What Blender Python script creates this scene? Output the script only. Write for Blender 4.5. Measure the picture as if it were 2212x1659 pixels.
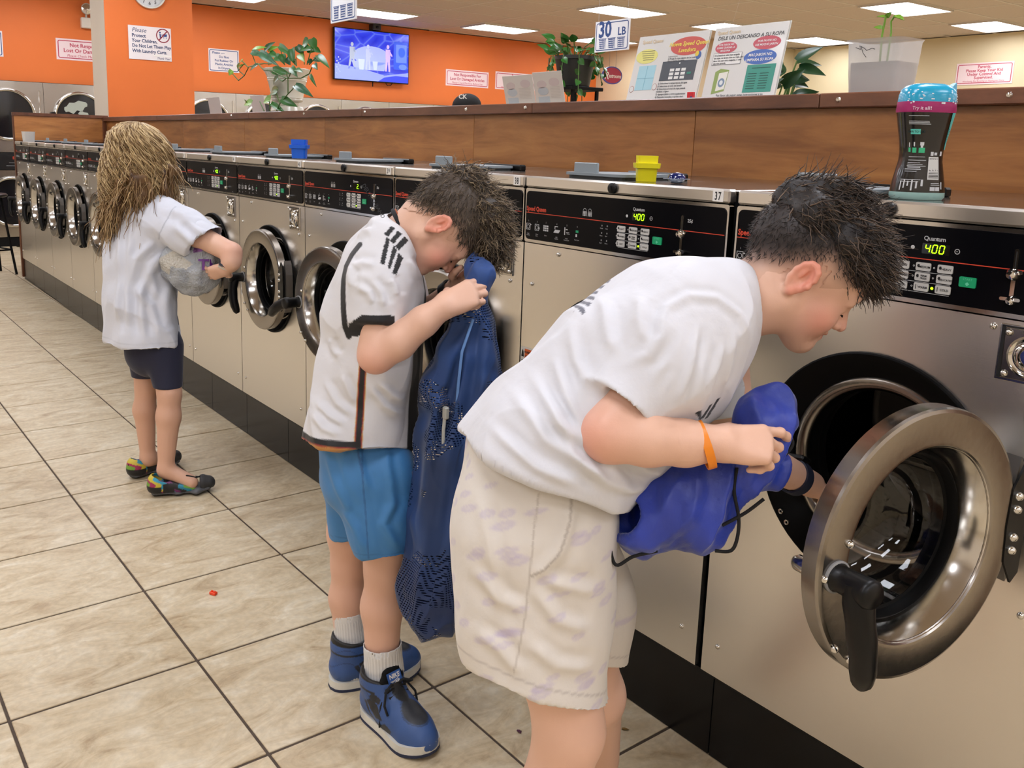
import bpy, bmesh, math, random
import numpy as np
from mathutils import Matrix, Vector, Euler

for o in list(bpy.data.objects): bpy.data.objects.remove(o)
SC = bpy.context.scene
COL = SC.collection
PI = math.pi

# ------------------------------------------------------------------ camera
F_PX, YAW, PITCH, ROLL = 1938.28, .941, .1819, .0267
CAM = np.array([1.1839, -1.5309, 1.3485])
PPX, PPY = 1106 - 97.056, 829.5 - 160.568
_cy, _sy, _cp, _sp = math.cos(YAW), math.sin(YAW), math.cos(PITCH), math.sin(PITCH)
FWD = np.array([-_sy*_cp, _cy*_cp, -_sp]); _r = np.array([_cy, _sy, 0.]); _u = np.cross(_r, FWD)
RGT = math.cos(ROLL)*_r + math.sin(ROLL)*_u
UPV = -math.sin(ROLL)*_r + math.cos(ROLL)*_u
cam = bpy.data.cameras.new('camera'); cam_o = bpy.data.objects.new('camera', cam); COL.objects.link(cam_o)
cam.sensor_fit = 'HORIZONTAL'; cam.sensor_width = 36; cam.lens = F_PX/2212*36
cam.shift_x = 97.056/2212; cam.shift_y = -160.568/2212
cam.clip_start = .05; cam.clip_end = 60
M = Matrix(((RGT[0], UPV[0], -FWD[0]), (RGT[1], UPV[1], -FWD[1]), (RGT[2], UPV[2], -FWD[2])))
cam_o.matrix_world = Matrix.Translation(CAM) @ M.to_4x4()
SC.camera = cam_o

# ------------------------------------------------------------------ world, exposure
w = bpy.data.worlds.new('world'); SC.world = w; w.use_nodes = True
w.node_tree.nodes['Background'].inputs[0].default_value = (.9, .93, 1, 1)
w.node_tree.nodes['Background'].inputs[1].default_value = .25
SC.view_settings.view_transform = 'Standard'; SC.view_settings.look = 'None'
SC.view_settings.gamma = 1; SC.view_settings.use_curve_mapping = False
SC.view_settings.exposure = 0.06
cy = SC.cycles; cy.max_bounces = 6; cy.diffuse_bounces = 3; cy.glossy_bounces = 3; cy.transmission_bounces = 4; cy.transparent_max_bounces = 8; cy.use_adaptive_sampling = True; cy.adaptive_threshold = .07; cy.adaptive_min_samples = 12; cy.use_denoising = True; cy.caustics_reflective = False; cy.caustics_refractive = False
LAMP = 13.0          # brightness of the fluorescent ceiling panels

def at(px, py, D):
    """point at distance D along the viewing axis, seen from the camera's standpoint at pixel px, py"""
    return CAM + (FWD + RGT*((px-PPX)/F_PX) - UPV*((py-PPY)/F_PX))*D

# ------------------------------------------------------------------ materials
def lin(c):
    if isinstance(c, str):
        c = tuple(int(c[i:i+2], 16) for i in (0, 2, 4))
    return tuple(((v/255)/12.92 if v/255 <= .04045 else ((v/255+.055)/1.055)**2.4) for v in c[:3]) + (1,)
MATS = {}
def newmat(name):
    m = bpy.data.materials.new(name); m.use_nodes = True; MATS[name] = m
    return m, m.node_tree.nodes, m.node_tree.links, m.node_tree.nodes['Principled BSDF']
def mat(name, col, rough=.5, metal=0., emit=0., spec=None, coat=0., trans=0., alpha=1., noise=0., nscale=20., bump=0., bscale=60., sheen=0., sss=0., ior=None, attr=None, aniso=0):
    if name in MATS: return MATS[name]
    m, n, l, b = newmat(name)
    c = lin(col)
    b.inputs['Base Color'].default_value = c
    b.inputs['Roughness'].default_value = rough; b.inputs['Metallic'].default_value = metal
    if spec is not None: b.inputs['Specular IOR Level'].default_value = spec
    if coat: b.inputs['Coat Weight'].default_value = coat; b.inputs['Coat Roughness'].default_value = .08
    if trans: b.inputs['Transmission Weight'].default_value = trans
    if ior: b.inputs['IOR'].default_value = ior
    if alpha < 1: b.inputs['Alpha'].default_value = alpha
    if sheen: b.inputs['Sheen Weight'].default_value = sheen; b.inputs['Sheen Roughness'].default_value = .4
    if aniso: b.inputs['Anisotropic'].default_value = aniso
    if sss: b.inputs['Subsurface Weight'].default_value = sss; b.inputs['Subsurface Radius'].default_value = (.012, .005, .003); b.inputs['Subsurface Scale'].default_value = 1
    if emit: b.inputs['Emission Color'].default_value = c; b.inputs['Emission Strength'].default_value = emit
    src = None
    if attr:
        a = n.new('ShaderNodeAttribute'); a.attribute_name = attr; src = a.outputs['Color']
        l.new(src, b.inputs['Base Color'])
    if noise or bump:
        tc = n.new('ShaderNodeTexCoord')
    if noise:
        t = n.new('ShaderNodeTexNoise'); t.inputs['Scale'].default_value = nscale; t.inputs['Detail'].default_value = 5
        l.new(tc.outputs['Object'], t.inputs['Vector'])
        mr = n.new('ShaderNodeMapRange'); mr.inputs[1].default_value = .3; mr.inputs[2].default_value = .7
        mr.inputs[3].default_value = 1-noise; mr.inputs[4].default_value = 1+noise*.6
        l.new(t.outputs['Fac'], mr.inputs[0])
        mx = n.new('ShaderNodeVectorMath'); mx.operation = 'SCALE'
        if src: l.new(src, mx.inputs[0])
        else: mx.inputs[0].default_value = c[:3]
        l.new(mr.outputs[0], mx.inputs['Scale']); l.new(mx.outputs[0], b.inputs['Base Color'])
    if bump:
        t = n.new('ShaderNodeTexNoise'); t.inputs['Scale'].default_value = bscale; t.inputs['Detail'].default_value = 4
        l.new(tc.outputs['Object'], t.inputs['Vector'])
        bp = n.new('ShaderNodeBump'); bp.inputs['Strength'].default_value = bump; bp.inputs['Distance'].default_value = .01
        l.new(t.outputs['Fac'], bp.inputs['Height']); l.new(bp.outputs[0], b.inputs['Normal'])
    return m

def steel(name, col, rough, streak=(2, 60, 220), wav=.03):
    m, n, l, b = newmat(name)
    b.inputs['Base Color'].default_value = lin(col); b.inputs['Metallic'].default_value = 1
    tc = n.new('ShaderNodeTexCoord'); mp = n.new('ShaderNodeMapping'); mp.inputs['Scale'].default_value = streak
    t = n.new('ShaderNodeTexNoise'); t.inputs['Scale'].default_value = 3; t.inputs['Detail'].default_value = 3
    l.new(tc.outputs['Object'], mp.inputs['Vector']); l.new(mp.outputs[0], t.inputs['Vector'])
    mr = n.new('ShaderNodeMapRange'); mr.inputs[3].default_value = rough*.82; mr.inputs[4].default_value = rough*1.2
    l.new(t.outputs['Fac'], mr.inputs[0]); l.new(mr.outputs[0], b.inputs['Roughness'])
    t2 = n.new('ShaderNodeTexNoise'); t2.inputs['Scale'].default_value = 3.2; t2.inputs['Detail'].default_value = 1
    oi = n.new('ShaderNodeObjectInfo'); ad = n.new('ShaderNodeVectorMath'); ad.operation = 'MULTIPLY_ADD'
    l.new(oi.outputs['Location'], ad.inputs[0]); ad.inputs[1].default_value = (3, 3, 3); l.new(tc.outputs['Object'], ad.inputs[2])
    l.new(ad.outputs[0], t2.inputs['Vector'])
    bp = n.new('ShaderNodeBump'); bp.inputs['Strength'].default_value = wav; bp.inputs['Distance'].default_value = .05
    l.new(t2.outputs['Fac'], bp.inputs['Height'])
    bp2 = n.new('ShaderNodeBump'); bp2.inputs['Strength'].default_value = .05; bp2.inputs['Distance'].default_value = .002
    l.new(t.outputs['Fac'], bp2.inputs['Height']); l.new(bp.outputs[0], bp2.inputs['Normal'])
    l.new(bp2.outputs[0], b.inputs['Normal'])
    b.inputs['Anisotropic'].default_value = .35
    return m
STEEL = steel('brushed_steel', 'e4e0da', .30, wav=.05)
TOPST = steel('top_steel', 'a59d94', .17, wav=.02)
STEEL2 = steel('dryer_steel', 'bdbab4', .24, wav=.10)
STEELD = steel('door_steel', '97918a', .22, streak=(20, 20, 20), wav=.01)
CHROME = mat('chrome', 'd8d6d0', .10, 1)
POLISH = mat('polished_steel', 'cfccc6', .16, 1)
BLACK = mat('black_plastic', '09090a', .38, spec=.3)
BLACKM = mat('black_matte', '0a0a0b', .7, spec=.2)
FASCIA = mat('black_fascia', '06060a', .30, spec=.12)
RUBBER = mat('black_rubber', '060607', .5, spec=.12)
WHITE = mat('white_paint', 'ece9e4', .5)
PRINTW = mat('white_print', 'c8c8c8', .5)
PRINTR = mat('red_print', 'd2452a', .5)
GREENB = mat('green_button', '12a06a', .4)
BTN = mat('grey_button', 'c9c8c4', .45)
LED = mat('green_led', 'a8ff10', .5, emit=2.2)
INK = mat('black_ink', '141416', .6)
NAVYINK = mat('navy_ink', '2a4a86', .6)
REDINK = mat('red_ink', 'b8304e', .6)
LIDG = mat('grey_plastic', '8f989d', .45)

def wood(name, c1, c2, c3, scale=(1.2, 1.2, 9), rough=.38, coat=.25):
    m, n, l, b = newmat(name)
    tc = n.new('ShaderNodeTexCoord'); mp = n.new('ShaderNodeMapping'); mp.inputs['Scale'].default_value = scale
    oi = n.new('ShaderNodeObjectInfo'); ad = n.new('ShaderNodeVectorMath'); ad.operation = 'ADD'
    rv = n.new('ShaderNodeVectorMath'); rv.operation = 'SCALE'; rv.inputs[0].default_value = (17, 9, 23); l.new(oi.outputs['Random'], rv.inputs['Scale'])
    l.new(tc.outputs['Object'], ad.inputs[0]); l.new(rv.outputs[0], ad.inputs[1]); l.new(ad.outputs[0], mp.inputs['Vector'])
    t = n.new('ShaderNodeTexNoise'); t.inputs['Scale'].default_value = 2.2; t.inputs['Detail'].default_value = 8; t.inputs['Roughness'].default_value = .62; t.inputs['Distortion'].default_value = .6
    l.new(mp.outputs[0], t.inputs['Vector'])
    r = n.new('ShaderNodeValToRGB'); e = r.color_ramp.elements
    e[0].position = .30; e[0].color = lin(c1); e[1].position = .72; e[1].color = lin(c3)
    k = e.new(.5); k.color = lin(c2)
    l.new(t.outputs['Fac'], r.inputs[0])
    t3 = n.new('ShaderNodeTexNoise'); t3.inputs['Scale'].default_value = 1.4; t3.inputs['Detail'].default_value = 2; l.new(ad.outputs[0], t3.inputs['Vector'])
    mr = n.new('ShaderNodeMapRange'); mr.inputs[1].default_value = .3; mr.inputs[2].default_value = .7; mr.inputs[3].default_value = .78; mr.inputs[4].default_value = 1.18; l.new(t3.outputs['Fac'], mr.inputs[0])
    sc = n.new('ShaderNodeVectorMath'); sc.operation = 'SCALE'; l.new(r.outputs[0], sc.inputs[0]); l.new(mr.outputs[0], sc.inputs['Scale'])
    l.new(sc.outputs[0], b.inputs['Base Color'])
    b.inputs['Roughness'].default_value = rough; b.inputs['Coat Weight'].default_value = coat; b.inputs['Coat Roughness'].default_value = .2
    return m
PLY = wood('stained_plywood', '8a5426', 'a86c36', 'bd8144')
CAPW = wood('dark_stained_wood', '57311f', '6d4129', '835138', scale=(1.5, 6, 6))
ENDW = wood('brown_end_board', '4a2413', '63351c', '754426', scale=(5, 5, 1))

# ------------------------------------------------------------------ mesh helpers
def mkmesh(name, V, Fc, smooth=None):
    me = bpy.data.meshes.new(name); me.from_pydata([tuple(map(float, v)) for v in V], [], [tuple(f) for f in Fc]); me.update()
    if smooth is not None:
        me.shade_smooth()
        if smooth < 179: me.set_sharp_from_angle(angle=math.radians(smooth))
    return me
def link(name, me, m=None, parent=None, **props):
    o = bpy.data.objects.new(name, me); COL.objects.link(o)
    if m is not None and me is not None and not me.materials: me.materials.append(m)
    if parent is not None: o.parent = parent
    for k, v in props.items(): o[k] = v
    return o
def empty(name, loc=(0, 0, 0), rz=0., **props):
    o = bpy.data.objects.new(name, None); COL.objects.link(o); o.location = loc; o.rotation_euler = (0, 0, rz); o.empty_display_size = .1
    for k, v in props.items(): o[k] = v
    return o
def thing(name, label, cat, loc=(0, 0, 0), rz=0., group=None):
    o = empty(name, loc, rz, label=label, category=cat)
    if group: o['group'] = group
    return o
class MB:
    def __init__(s): s.V = []; s.F = []
    def add(s, V, F, T=None):
        b = len(s.V)
        if T is not None: V = [tuple(T @ Vector(v)) for v in V]
        s.V += [tuple(v) for v in V]; s.F += [tuple(i+b for i in f) for f in F]; return s
    def box(s, x0, x1, y0, y1, z0, z1, T=None):
        V = [(x, y, z) for z in (z0, z1) for y in (y0, y1) for x in (x0, x1)]
        return s.add(V, [(0, 2, 3, 1), (4, 5, 7, 6), (0, 1, 5, 4), (2, 6, 7, 3), (0, 4, 6, 2), (1, 3, 7, 5)], T)
    def bbox(s, x0, x1, y0, y1, z0, z1, b=.003, T=None):
        """box with chamfered edges"""
        bm = bmesh.new(); bmesh.ops.create_cube(bm, size=1)
        for v in bm.verts: v.co = ((x0+x1)/2+v.co.x*(x1-x0), (y0+y1)/2+v.co.y*(y1-y0), (z0+z1)/2+v.co.z*(z1-z0))
        bmesh.ops.bevel(bm, geom=bm.edges[:], offset=b, segments=1, affect='EDGES')
        bm.verts.index_update(); V = [v.co[:] for v in bm.verts]; F = [[v.index for v in f.verts] for f in bm.faces]; bm.free()
        return s.add(V, F, T)
    def lathe(s, prof, n=24, axis='z', c=(0, 0, 0), T=None, a0=0., a1=2*PI, closed=False):
        """profile of (radius, height) turned about an axis"""
        full = abs(a1-a0-2*PI) < 1e-6; m = n if full else n+1; V = []
        for r, h in prof:
            for i in range(m):
                a = a0+(a1-a0)*i/n; p = (r*math.cos(a), r*math.sin(a), h)
                if axis == 'y': p = (p[0], p[2], p[1])
                elif axis == 'x': p = (p[2], p[0], p[1])
                V.append((p[0]+c[0], p[1]+c[1], p[2]+c[2]))
        Fc = []; P = len(prof)
        for j in range(P if closed else P-1):
            j2 = (j+1) % P
            for i in range(n):
                i2 = (i+1) % m
                f = (j*m+i, j*m+i2, j2*m+i2, j2*m+i); Fc.append(f if axis != 'y' else f[::-1])
        return s.add(V, Fc, T)
    def tube(s, pts, r, n=8, cap=True, T=None):
        pts = [np.array(p, float) for p in pts]; k = len(pts); rr = r if hasattr(r, '__len__') else [r]*k
        V = []; nrm = None
        for i in range(k):
            t = pts[min(i+1, k-1)]-pts[max(i-1, 0)]; t = t/(np.linalg.norm(t)+1e-12)
            if nrm is None:
                a = np.array([0, 0, 1.]) if abs(t[2]) < .9 else np.array([1., 0, 0]); nrm = np.cross(t, a)
            nrm = nrm-t*(nrm@t); nrm /= np.linalg.norm(nrm)+1e-12; bi = np.cross(t, nrm)
            for j in range(n):
                a = 2*PI*j/n; V.append(pts[i]+rr[i]*(math.cos(a)*nrm+math.sin(a)*bi))
        Fc = [(i*n+j, i*n+(j+1) % n, (i+1)*n+(j+1) % n, (i+1)*n+j) for i in range(k-1) for j in range(n)]
        if cap: Fc += [tuple(range(n))[::-1], tuple((k-1)*n+j for j in range(n))]
        return s.add(V, Fc, T)
    def prism(s, poly, y0, y1, T=None):
        """polygon in x,z pulled along y (y0 front)"""
        n = len(poly); V = [(p[0], y0, p[1]) for p in poly]+[(p[0], y1, p[1]) for p in poly]
        return s.add(V, [tuple(range(n)), tuple(range(2*n-1, n-1, -1))]+[(i, i+n, (i+1) % n+n, (i+1) % n) for i in range(n)], T)
    def build(s, name, m, parent=None, smooth=None, **props):
        return link(name, mkmesh(name, s.V, s.F, smooth), m, parent, **props)
    def mesh(s, name, smooth=None): return mkmesh(name, s.V, s.F, smooth)
def rrect(x0, x1, z0, z1, r, n=4):
    P = []
    for cx, cz, a in ((x1-r, z0+r, -PI/2), (x1-r, z1-r, 0), (x0+r, z1-r, PI/2), (x0+r, z0+r, PI)):
        for i in range(n+1): t = a+PI/2*i/n; P.append((cx+r*math.cos(t), cz+r*math.sin(t)))
    return P
def ell(cx, cz, rx, rz, n=28): return [(cx+rx*math.cos(2*PI*i/n), cz+rz*math.sin(2*PI*i/n)) for i in range(n)]
_txt = {}
def textmesh(s, size, bold=0., align='LEFT', shear=0., sx=1., res=2, spacing=1.):
    """flat lettering in the x,z plane facing -y, baseline at the origin"""
    k = (s, size, bold, align, shear, sx, spacing)
    if k in _txt: return _txt[k]
    c = bpy.data.curves.new('t', 'FONT'); c.body = s; c.size = size; c.align_x = align; c.offset = bold*size; c.shear = shear; c.resolution_u = res; c.space_character = spacing
    o = bpy.data.objects.new('t', c); me = bpy.data.meshes.new_from_object(o)
    for v in me.vertices: v.co = (v.co.x*sx, 0, v.co.y)
    me.materials.clear(); me.name = 'lettering'
    bpy.data.objects.remove(o); _txt[k] = me
    return me
def addtext(mb, s, size, x, z, y=0., bold=0., align='LEFT', shear=0., sx=1., spacing=1., T=None):
    me = textmesh(s, size, bold, align, shear, sx, spacing=spacing)
    return mb.add([(v.co.x+x, y, v.co.z+z) for v in me.vertices], [tuple(p.vertices) for p in me.polygons], T)
# ================================================================== the room
WX, WY = -10.8, 11.9        # end wall (orange) and rear wall (cream)
CEIL = 3.05
def paint(name, col, rough=.75, var=.05):
    return mat(name, col, rough, noise=var, nscale=1.3, bump=.03, bscale=90)
ORANGE = paint('orange_paint', 'e0732f', .62)
CREAM = paint('cream_paint', 'd8c8a4', .7)
PCREAM = paint('pale_cream_paint', 'e6d9c6', .7)
# floor tiles
m, n, l, b = newmat('travertine_tile')
tc = n.new('ShaderNodeTexCoord'); oi = n.new('ShaderNodeObjectInfo')
sc = n.new('ShaderNodeVectorMath'); sc.operation = 'SCALE'; sc.inputs[0].default_value = (31, 47, 13); l.new(oi.outputs['Random'], sc.inputs['Scale'])
ad = n.new('ShaderNodeVectorMath'); l.new(tc.outputs['Object'], ad.inputs[0]); l.new(sc.outputs[0], ad.inputs[1])
mp = n.new('ShaderNodeMapping'); mp.inputs['Scale'].default_value = (2.4, 1.0, 1); mp.inputs['Rotation'].default_value = (0, 0, .35); l.new(ad.outputs[0], mp.inputs[0])
t1 = n.new('ShaderNodeTexNoise'); t1.inputs['Scale'].default_value = 5.5; t1.inputs['Detail'].default_value = 9; t1.inputs['Roughness'].default_value = .66; t1.inputs['Distortion'].default_value = 1.1
l.new(mp.outputs[0], t1.inputs['Vector'])
rp = n.new('ShaderNodeValToRGB'); e = rp.color_ramp.elements
e[0].position = .30; e[0].color = lin('ab9270'); e[1].position = .70; e[1].color = lin('e0d4bc')
k = e.new(.44); k.color = lin('c8b492'); k = e.new(.56); k.color = lin('d4c3a4')
l.new(t1.outputs['Fac'], rp.inputs[0])
t2 = n.new('ShaderNodeTexNoise'); t2.inputs['Scale'].default_value = 60; t2.inputs['Detail'].default_value = 3; l.new(ad.outputs[0], t2.inputs['Vector'])
mr = n.new('ShaderNodeMapRange'); mr.inputs[1].default_value = .35; mr.inputs[2].default_value = .65; mr.inputs[3].default_value = .93; mr.inputs[4].default_value = 1.06; l.new(t2.outputs['Fac'], mr.inputs[0])
s2 = n.new('ShaderNodeVectorMath'); s2.operation = 'SCALE'; l.new(rp.outputs[0], s2.inputs[0]); l.new(mr.outputs[0], s2.inputs['Scale'])
l.new(s2.outputs[0], b.inputs['Base Color'])
rr = n.new('ShaderNodeMapRange'); rr.inputs[3].default_value = .30; rr.inputs[4].default_value = .55; l.new(t1.outputs['Fac'], rr.inputs[0]); l.new(rr.outputs[0], b.inputs['Roughness'])
bp = n.new('ShaderNodeBump'); bp.inputs['Strength'].default_value = .22; bp.inputs['Distance'].default_value = .006; l.new(t1.outputs['Fac'], bp.inputs['Height']); l.new(bp.outputs[0], b.inputs['Normal'])
TILE = m
GROUT = mat('grey_brown_grout', '54463a', .9, noise=.25, nscale=30)

floor = MB().box(WX-.3, 6, -5, WY+.1, -.12, -.012).build('floor', mat('plain_tan_floor', 'c4b08c', .45), kind='structure')
A, TR, TX, TY = .4464, .0126, -.501, -1.26
cT, sT = math.cos(TR), math.sin(TR)
MB().box(WX, 3.2, -3.4, .02, -.012, -.0035).build('grout_bed', GROUT, floor)
tile_me = MB().bbox(-A/2+.0044, A/2-.0044, -A/2+.0036, A/2-.0036, -.008, 0, .0016).mesh('floor_tile'); tile_me.materials.append(TILE)
for i in range(-4, 4):
    for j in range(-7, 24):
        a, b_ = -(j+.5)*A, (i+.5)*A
        x, y = TX+cT*a-sT*b_, TY+sT*a+cT*b_
        if y > .25 or x > 2.6 or y < -3.1: continue
        o = link('floor_tile', tile_me, None, floor); o.location = (x, y, 0)
        o.rotation_euler = (0, 0, TR+PI*((i*7+j*3) % 2))

# ceiling with its panels, bars and lamps
PANEL = mat('ceiling_panel', 'c4b6aa', .9, noise=.05, nscale=40, bump=.15, bscale=220)
BAR = mat('ceiling_bar', 'cfc6bc', .6)
ceil = MB().box(WX-.3, 6, -5, WY+.1, CEIL+.012, CEIL+.1).build('ceiling', PANEL, kind='structure')
pX, pY = .625, 1.05
pan_me = MB().bbox(-pX/2+.012, pX/2-.012, -pY/2+.012, pY/2-.012, 0, .012, .003).mesh('ceiling_panel'); pan_me.materials.append(PANEL)
lightcells = set()
for i in range(7):
    for j in range(-2, 6): lightcells.add((4*i, 2*j))
cnt = 0
for a in range(-1, 16):
    for c in range(0, 12):
        if (a, c) in lightcells: continue
        x, y = -9.7+pX*a, .57+pY*c
        d = np.array([x, y, CEIL])-CAM; z = d@FWD; py = PPY-F_PX*(d@UPV)/z; px = PPX+F_PX*(d@RGT)/z
        if y > WY-.4 or x < WX+.2 or not (-260 < px < 2480 and -110 < py < 400): continue
        o = link('ceiling_panel', pan_me, None, ceil); o.location = (x, y, CEIL); cnt += 1
bars = MB()
for a in range(-2, 25): bars.box(-9.7+pX*(a-.5)-.012, -9.7+pX*(a-.5)+.012, -4.6, WY, CEIL-.003, CEIL+.004)
for c in range(-5, 12): bars.box(WX, 5.6, .57+pY*(c-.5)-.012, .57+pY*(c-.5)+.012, CEIL-.002, CEIL+.004)
bars.build('ceiling_bars', BAR, ceil)
DIFF = mat('lit_diffuser', 'f2f5ff', .5, emit=LAMP)
fr_me = MB().box(-.30, .30, -.51, -.49, -.012, .012).box(-.30, .30, .49, .51, -.012, .012).box(-.30, -.28, -.49, .49, -.012, .012).box(.28, .30, -.49, .49, -.012, .012).mesh('light_frame'); fr_me.materials.append(BAR)
df_me = MB().add([(-.28, -.49, -.006), (-.28, .49, -.006), (.28, .49, -.006), (.28, -.49, -.006)], [(0, 1, 2, 3)]).mesh('diffuser'); df_me.materials.append(DIFF)
LBL = {(0, 4): 'lit ceiling panel light nearest the wall television', (0, 6): 'lit ceiling panel light right of the television near the orange wall',
       (0, 8): 'lit ceiling panel light half hidden behind the 30 LB hanging sign', (4, 6): 'lit ceiling panel light directly above the 30 LB hanging sign',
       (4, 8): 'lit ceiling panel light just above the two leaning instruction posters', (4, 10): 'lit ceiling panel light between the posters and the translucent planter',
       (8, 8): 'large lit ceiling panel light straight above the translucent planter', (8, 10): 'lit ceiling panel light at the far upper right of the photo'}
for i in range(7):
    for j in range(-2, 6):
        x, y = -9.7+2.5*i, .57+2.1*j
        if y > WY-.6 or y < -4.5 or x > 5.5: continue
        t = thing('ceiling_light', LBL.get((4*i, 2*j), 'lit fluorescent ceiling panel light outside the picture'), 'ceiling light', (x, y, CEIL-.012), group='fluorescent ceiling panel lights')
        link('light_frame', fr_me, None, t); link('diffuser', df_me, None, t)

# walls
wl = MB().box(WX-.15, WX, -5, 9.9, 0, CEIL).build('wall_left', PCREAM, kind='structure')
MB().box(WX, WX+.004, -.25, 9.9, 0, CEIL).build('orange_paintwork', ORANGE, wl)
MB().box(-8.2, 6, WY, WY+.12, 0, CEIL).build('wall_back', CREAM, kind='structure')
MB().box(WX-.15, -8.2, 9.9, WY+.12, 0, CEIL).build('wall_corner', CREAM, kind='structure')
MB().box(WX-.15, 6.1, -5.12, -5, 0, CEIL).build('wall_front', PCREAM, kind='structure')
MB().box(6, 6.12, -5, WY, 0, CEIL).build('wall_right', PCREAM, kind='structure')
# pillar: orange front, pale side
pil = MB().box(-8.62, -8.1, .86, 1.71, 0, CEIL).build('pillar', PCREAM, kind='structure')
MB().box(-8.1, -8.094, .86, 1.71, 0, CEIL).build('orange_face', ORANGE, pil)

# wooden partition behind the washers
PY, PZ = .80, 1.475
part = MB().box(-7.98, 1.6, PY+.02, PY+.2, 0, PZ).build('wall_partition', CAPW, kind='structure')
px_ = -8.0
for i, x1 in enumerate((-6.95, -5.75, -4.55, -3.40, -2.0, -.79, .45, 1.6)):
    MB().bbox(px_+.001, x1-.001, PY, PY+.02, 1.20, PZ, .001).build('plywood_panel', PLY, part); px_ = x1
px_ = -7.96
for x1 in (-6.3, -4.4, -2.93, -1.58, -.33, .95, 1.6):
    MB().bbox(px_+.001, x1-.001, PY-.03, PY+.26, PZ, PZ+.04, .003).build('cap_rail', CAPW, part); px_ = x1
scr = MB().lathe([(.0, -.004), (.004, -.0035), (.0055, -.001), (.006, 0)], 12, 'y').mesh('screw', 40); scr.materials.append(CHROME)
for x in (-2.9, -2.02, -1.62, -.27, .17, .31, -3.6, -4.7):
    o = link('screw', scr, None, part); o.location = (x, PY-.03, PZ+.022); o.scale = (1.3, 1.3, 1.3)
# end board at the far end of the row
MB().bbox(-8.03, -7.985, -.01, PY+.02, .02, 1.53, .004).build('end_board', ENDW, part)
MB().bbox(-7.985, -7.978, .0, PY, 1.275, 1.50, .001).build('plywood_panel', PLY, part)
MB().bbox(-7.985, -7.955, PY-.035, PY, 1.275, 1.50, .002).build('corner_post', ENDW, part)
MB().bbox(-8.035, -7.97, -.012, PY+.02, 1.50, 1.53, .003).build('end_cap', ENDW, part)
# black tiled plinth under the washers
PLINTH = mat('black_plinth_tile', '0b0b0c', .22, spec=.3, noise=.3, nscale=8)
plinth = MB().box(-7.98, 1.4, .02, .6, 0, .198).build('trim_1', BLACKM, kind='structure')
x = -7.98
while x < 1.35:
    x1 = min(x+.446, 1.4); MB().bbox(x+.0012, x1-.0012, .006, .02, .002, .196, .001).build('plinth_tile', PLINTH, plinth); x = x1
MB().box(-7.98, 1.4, .004, .02, .193, .199).build('plinth_edge', BLACK, plinth)

# ================================================================== washers
W = .665
def plate_hole(x0, x1, z0, z1, cx, cz, r, y, d, N=72):
    A_ = sorted([2*PI*i/N for i in range(N)]+[math.atan2(z-cz, x-cx) % (2*PI) for x in (x0, x1) for z in (z0, z1)])
    V, Fc = [], []
    for a in A_:
        c, s = math.cos(a), math.sin(a)
        t = min(((x1-cx)/c if c > 1e-9 else (x0-cx)/c if c < -1e-9 else 9), ((z1-cz)/s if s > 1e-9 else (z0-cz)/s if s < -1e-9 else 9))
        o = (cx+c*t, cz+s*t); V += [(cx+r*c, y+d, cz+r*s), (cx+r*c, y, cz+r*s), (o[0], y, o[1]), (o[0], y+d, o[1])]
    n = len(A_)
    for i in range(n):
        j = (i+1) % n
        for q in range(3): Fc.append((4*i+q, 4*i+q+1, 4*j+q+1, 4*j+q))
    return V, Fc
CX, CZ = .337, .771
G = {}
def g(name, mb, m, smooth=None):
    me = mb.mesh(name, smooth); me.materials.append(m); G[name] = me
mb = MB(); mb.add(*plate_hole(.0025, W-.0025, .2, 1.096, CX, CZ, .226, 0, .014)); g('front_panel', mb, STEEL)
mb = MB()
for s in ((.004, .010, .014, .72, .2, 1.262), (W-.010, W-.004, .014, .72, .2, 1.262), (.01, W-.01, .7, .72, .2, 1.262), (.01, W-.01, .02, .7, .2, .206)): mb.box(*s)
g('cabinet', mb, BLACKM)
g('top_panel', MB().bbox(.003, W-.003, .012, .745, 1.258, 1.270, .002), TOPST)
g('front_lip', MB().bbox(.0035, W-.0035, -.006, .02, 1.243, 1.2715, .004), STEEL)
mb = MB().prism(rrect(.0035, W-.0035, 1.099, 1.2405, .006), -.003, .012); g('fascia_frame', mb, POLISH)
mb = MB().prism(rrect(.0095, W-.0095, 1.107, 1.2335, .012), -.0052, .0); g('control_panel', mb, FASCIA)
yF = -.0058
mb = MB(); addtext(mb, 'Speed Queen', .0165, .0125, 1.1825, yF, bold=.028, sx=.86); mb.box(.0095, W-.0095, yF+.0003, -.005, 1.1762, 1.1778); g('brand_lettering', mb, PRINTR)
# white pictograms and small print
mb = MB(); B = lambda x0, x1, z0, z1: mb.box(x0, x1, yF, -.0052, z0, z1)
def frame(x0, x1, z0, z1, t=.0011):
    B(x0, x1, z0, z0+t); B(x0, x1, z1-t, z1); B(x0, x0+t, z0, z1); B(x1-t, x1, z0, z1)
def ring(cx, cz, r, t=.0011, n=16):
    mb.lathe([(r, 0), (r-t, 0)], n, 'y', (cx, yF, cz))
for cx in (.234, .252):                                  # two baskets
    for q in range(4): B(cx-.0065+.0008*q, cx+.0065-.0008*q, 1.1945-.0032*q, 1.1960-.0032*q)
    B(cx-.0065, cx-.0052, 1.184, 1.196); B(cx+.0052, cx+.0065, 1.184, 1.196); B(cx-.001, cx+.001, 1.184, 1.196); mb.lathe([(.006, 0), (.005, 0)], 12, 'y', (cx, yF, 1.197), a0=0, a1=PI)
addtext(mb, 'Quantum', .0105, .412, 1.2095, yF, align='CENTER', bold=.01, spacing=.9)
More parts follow.
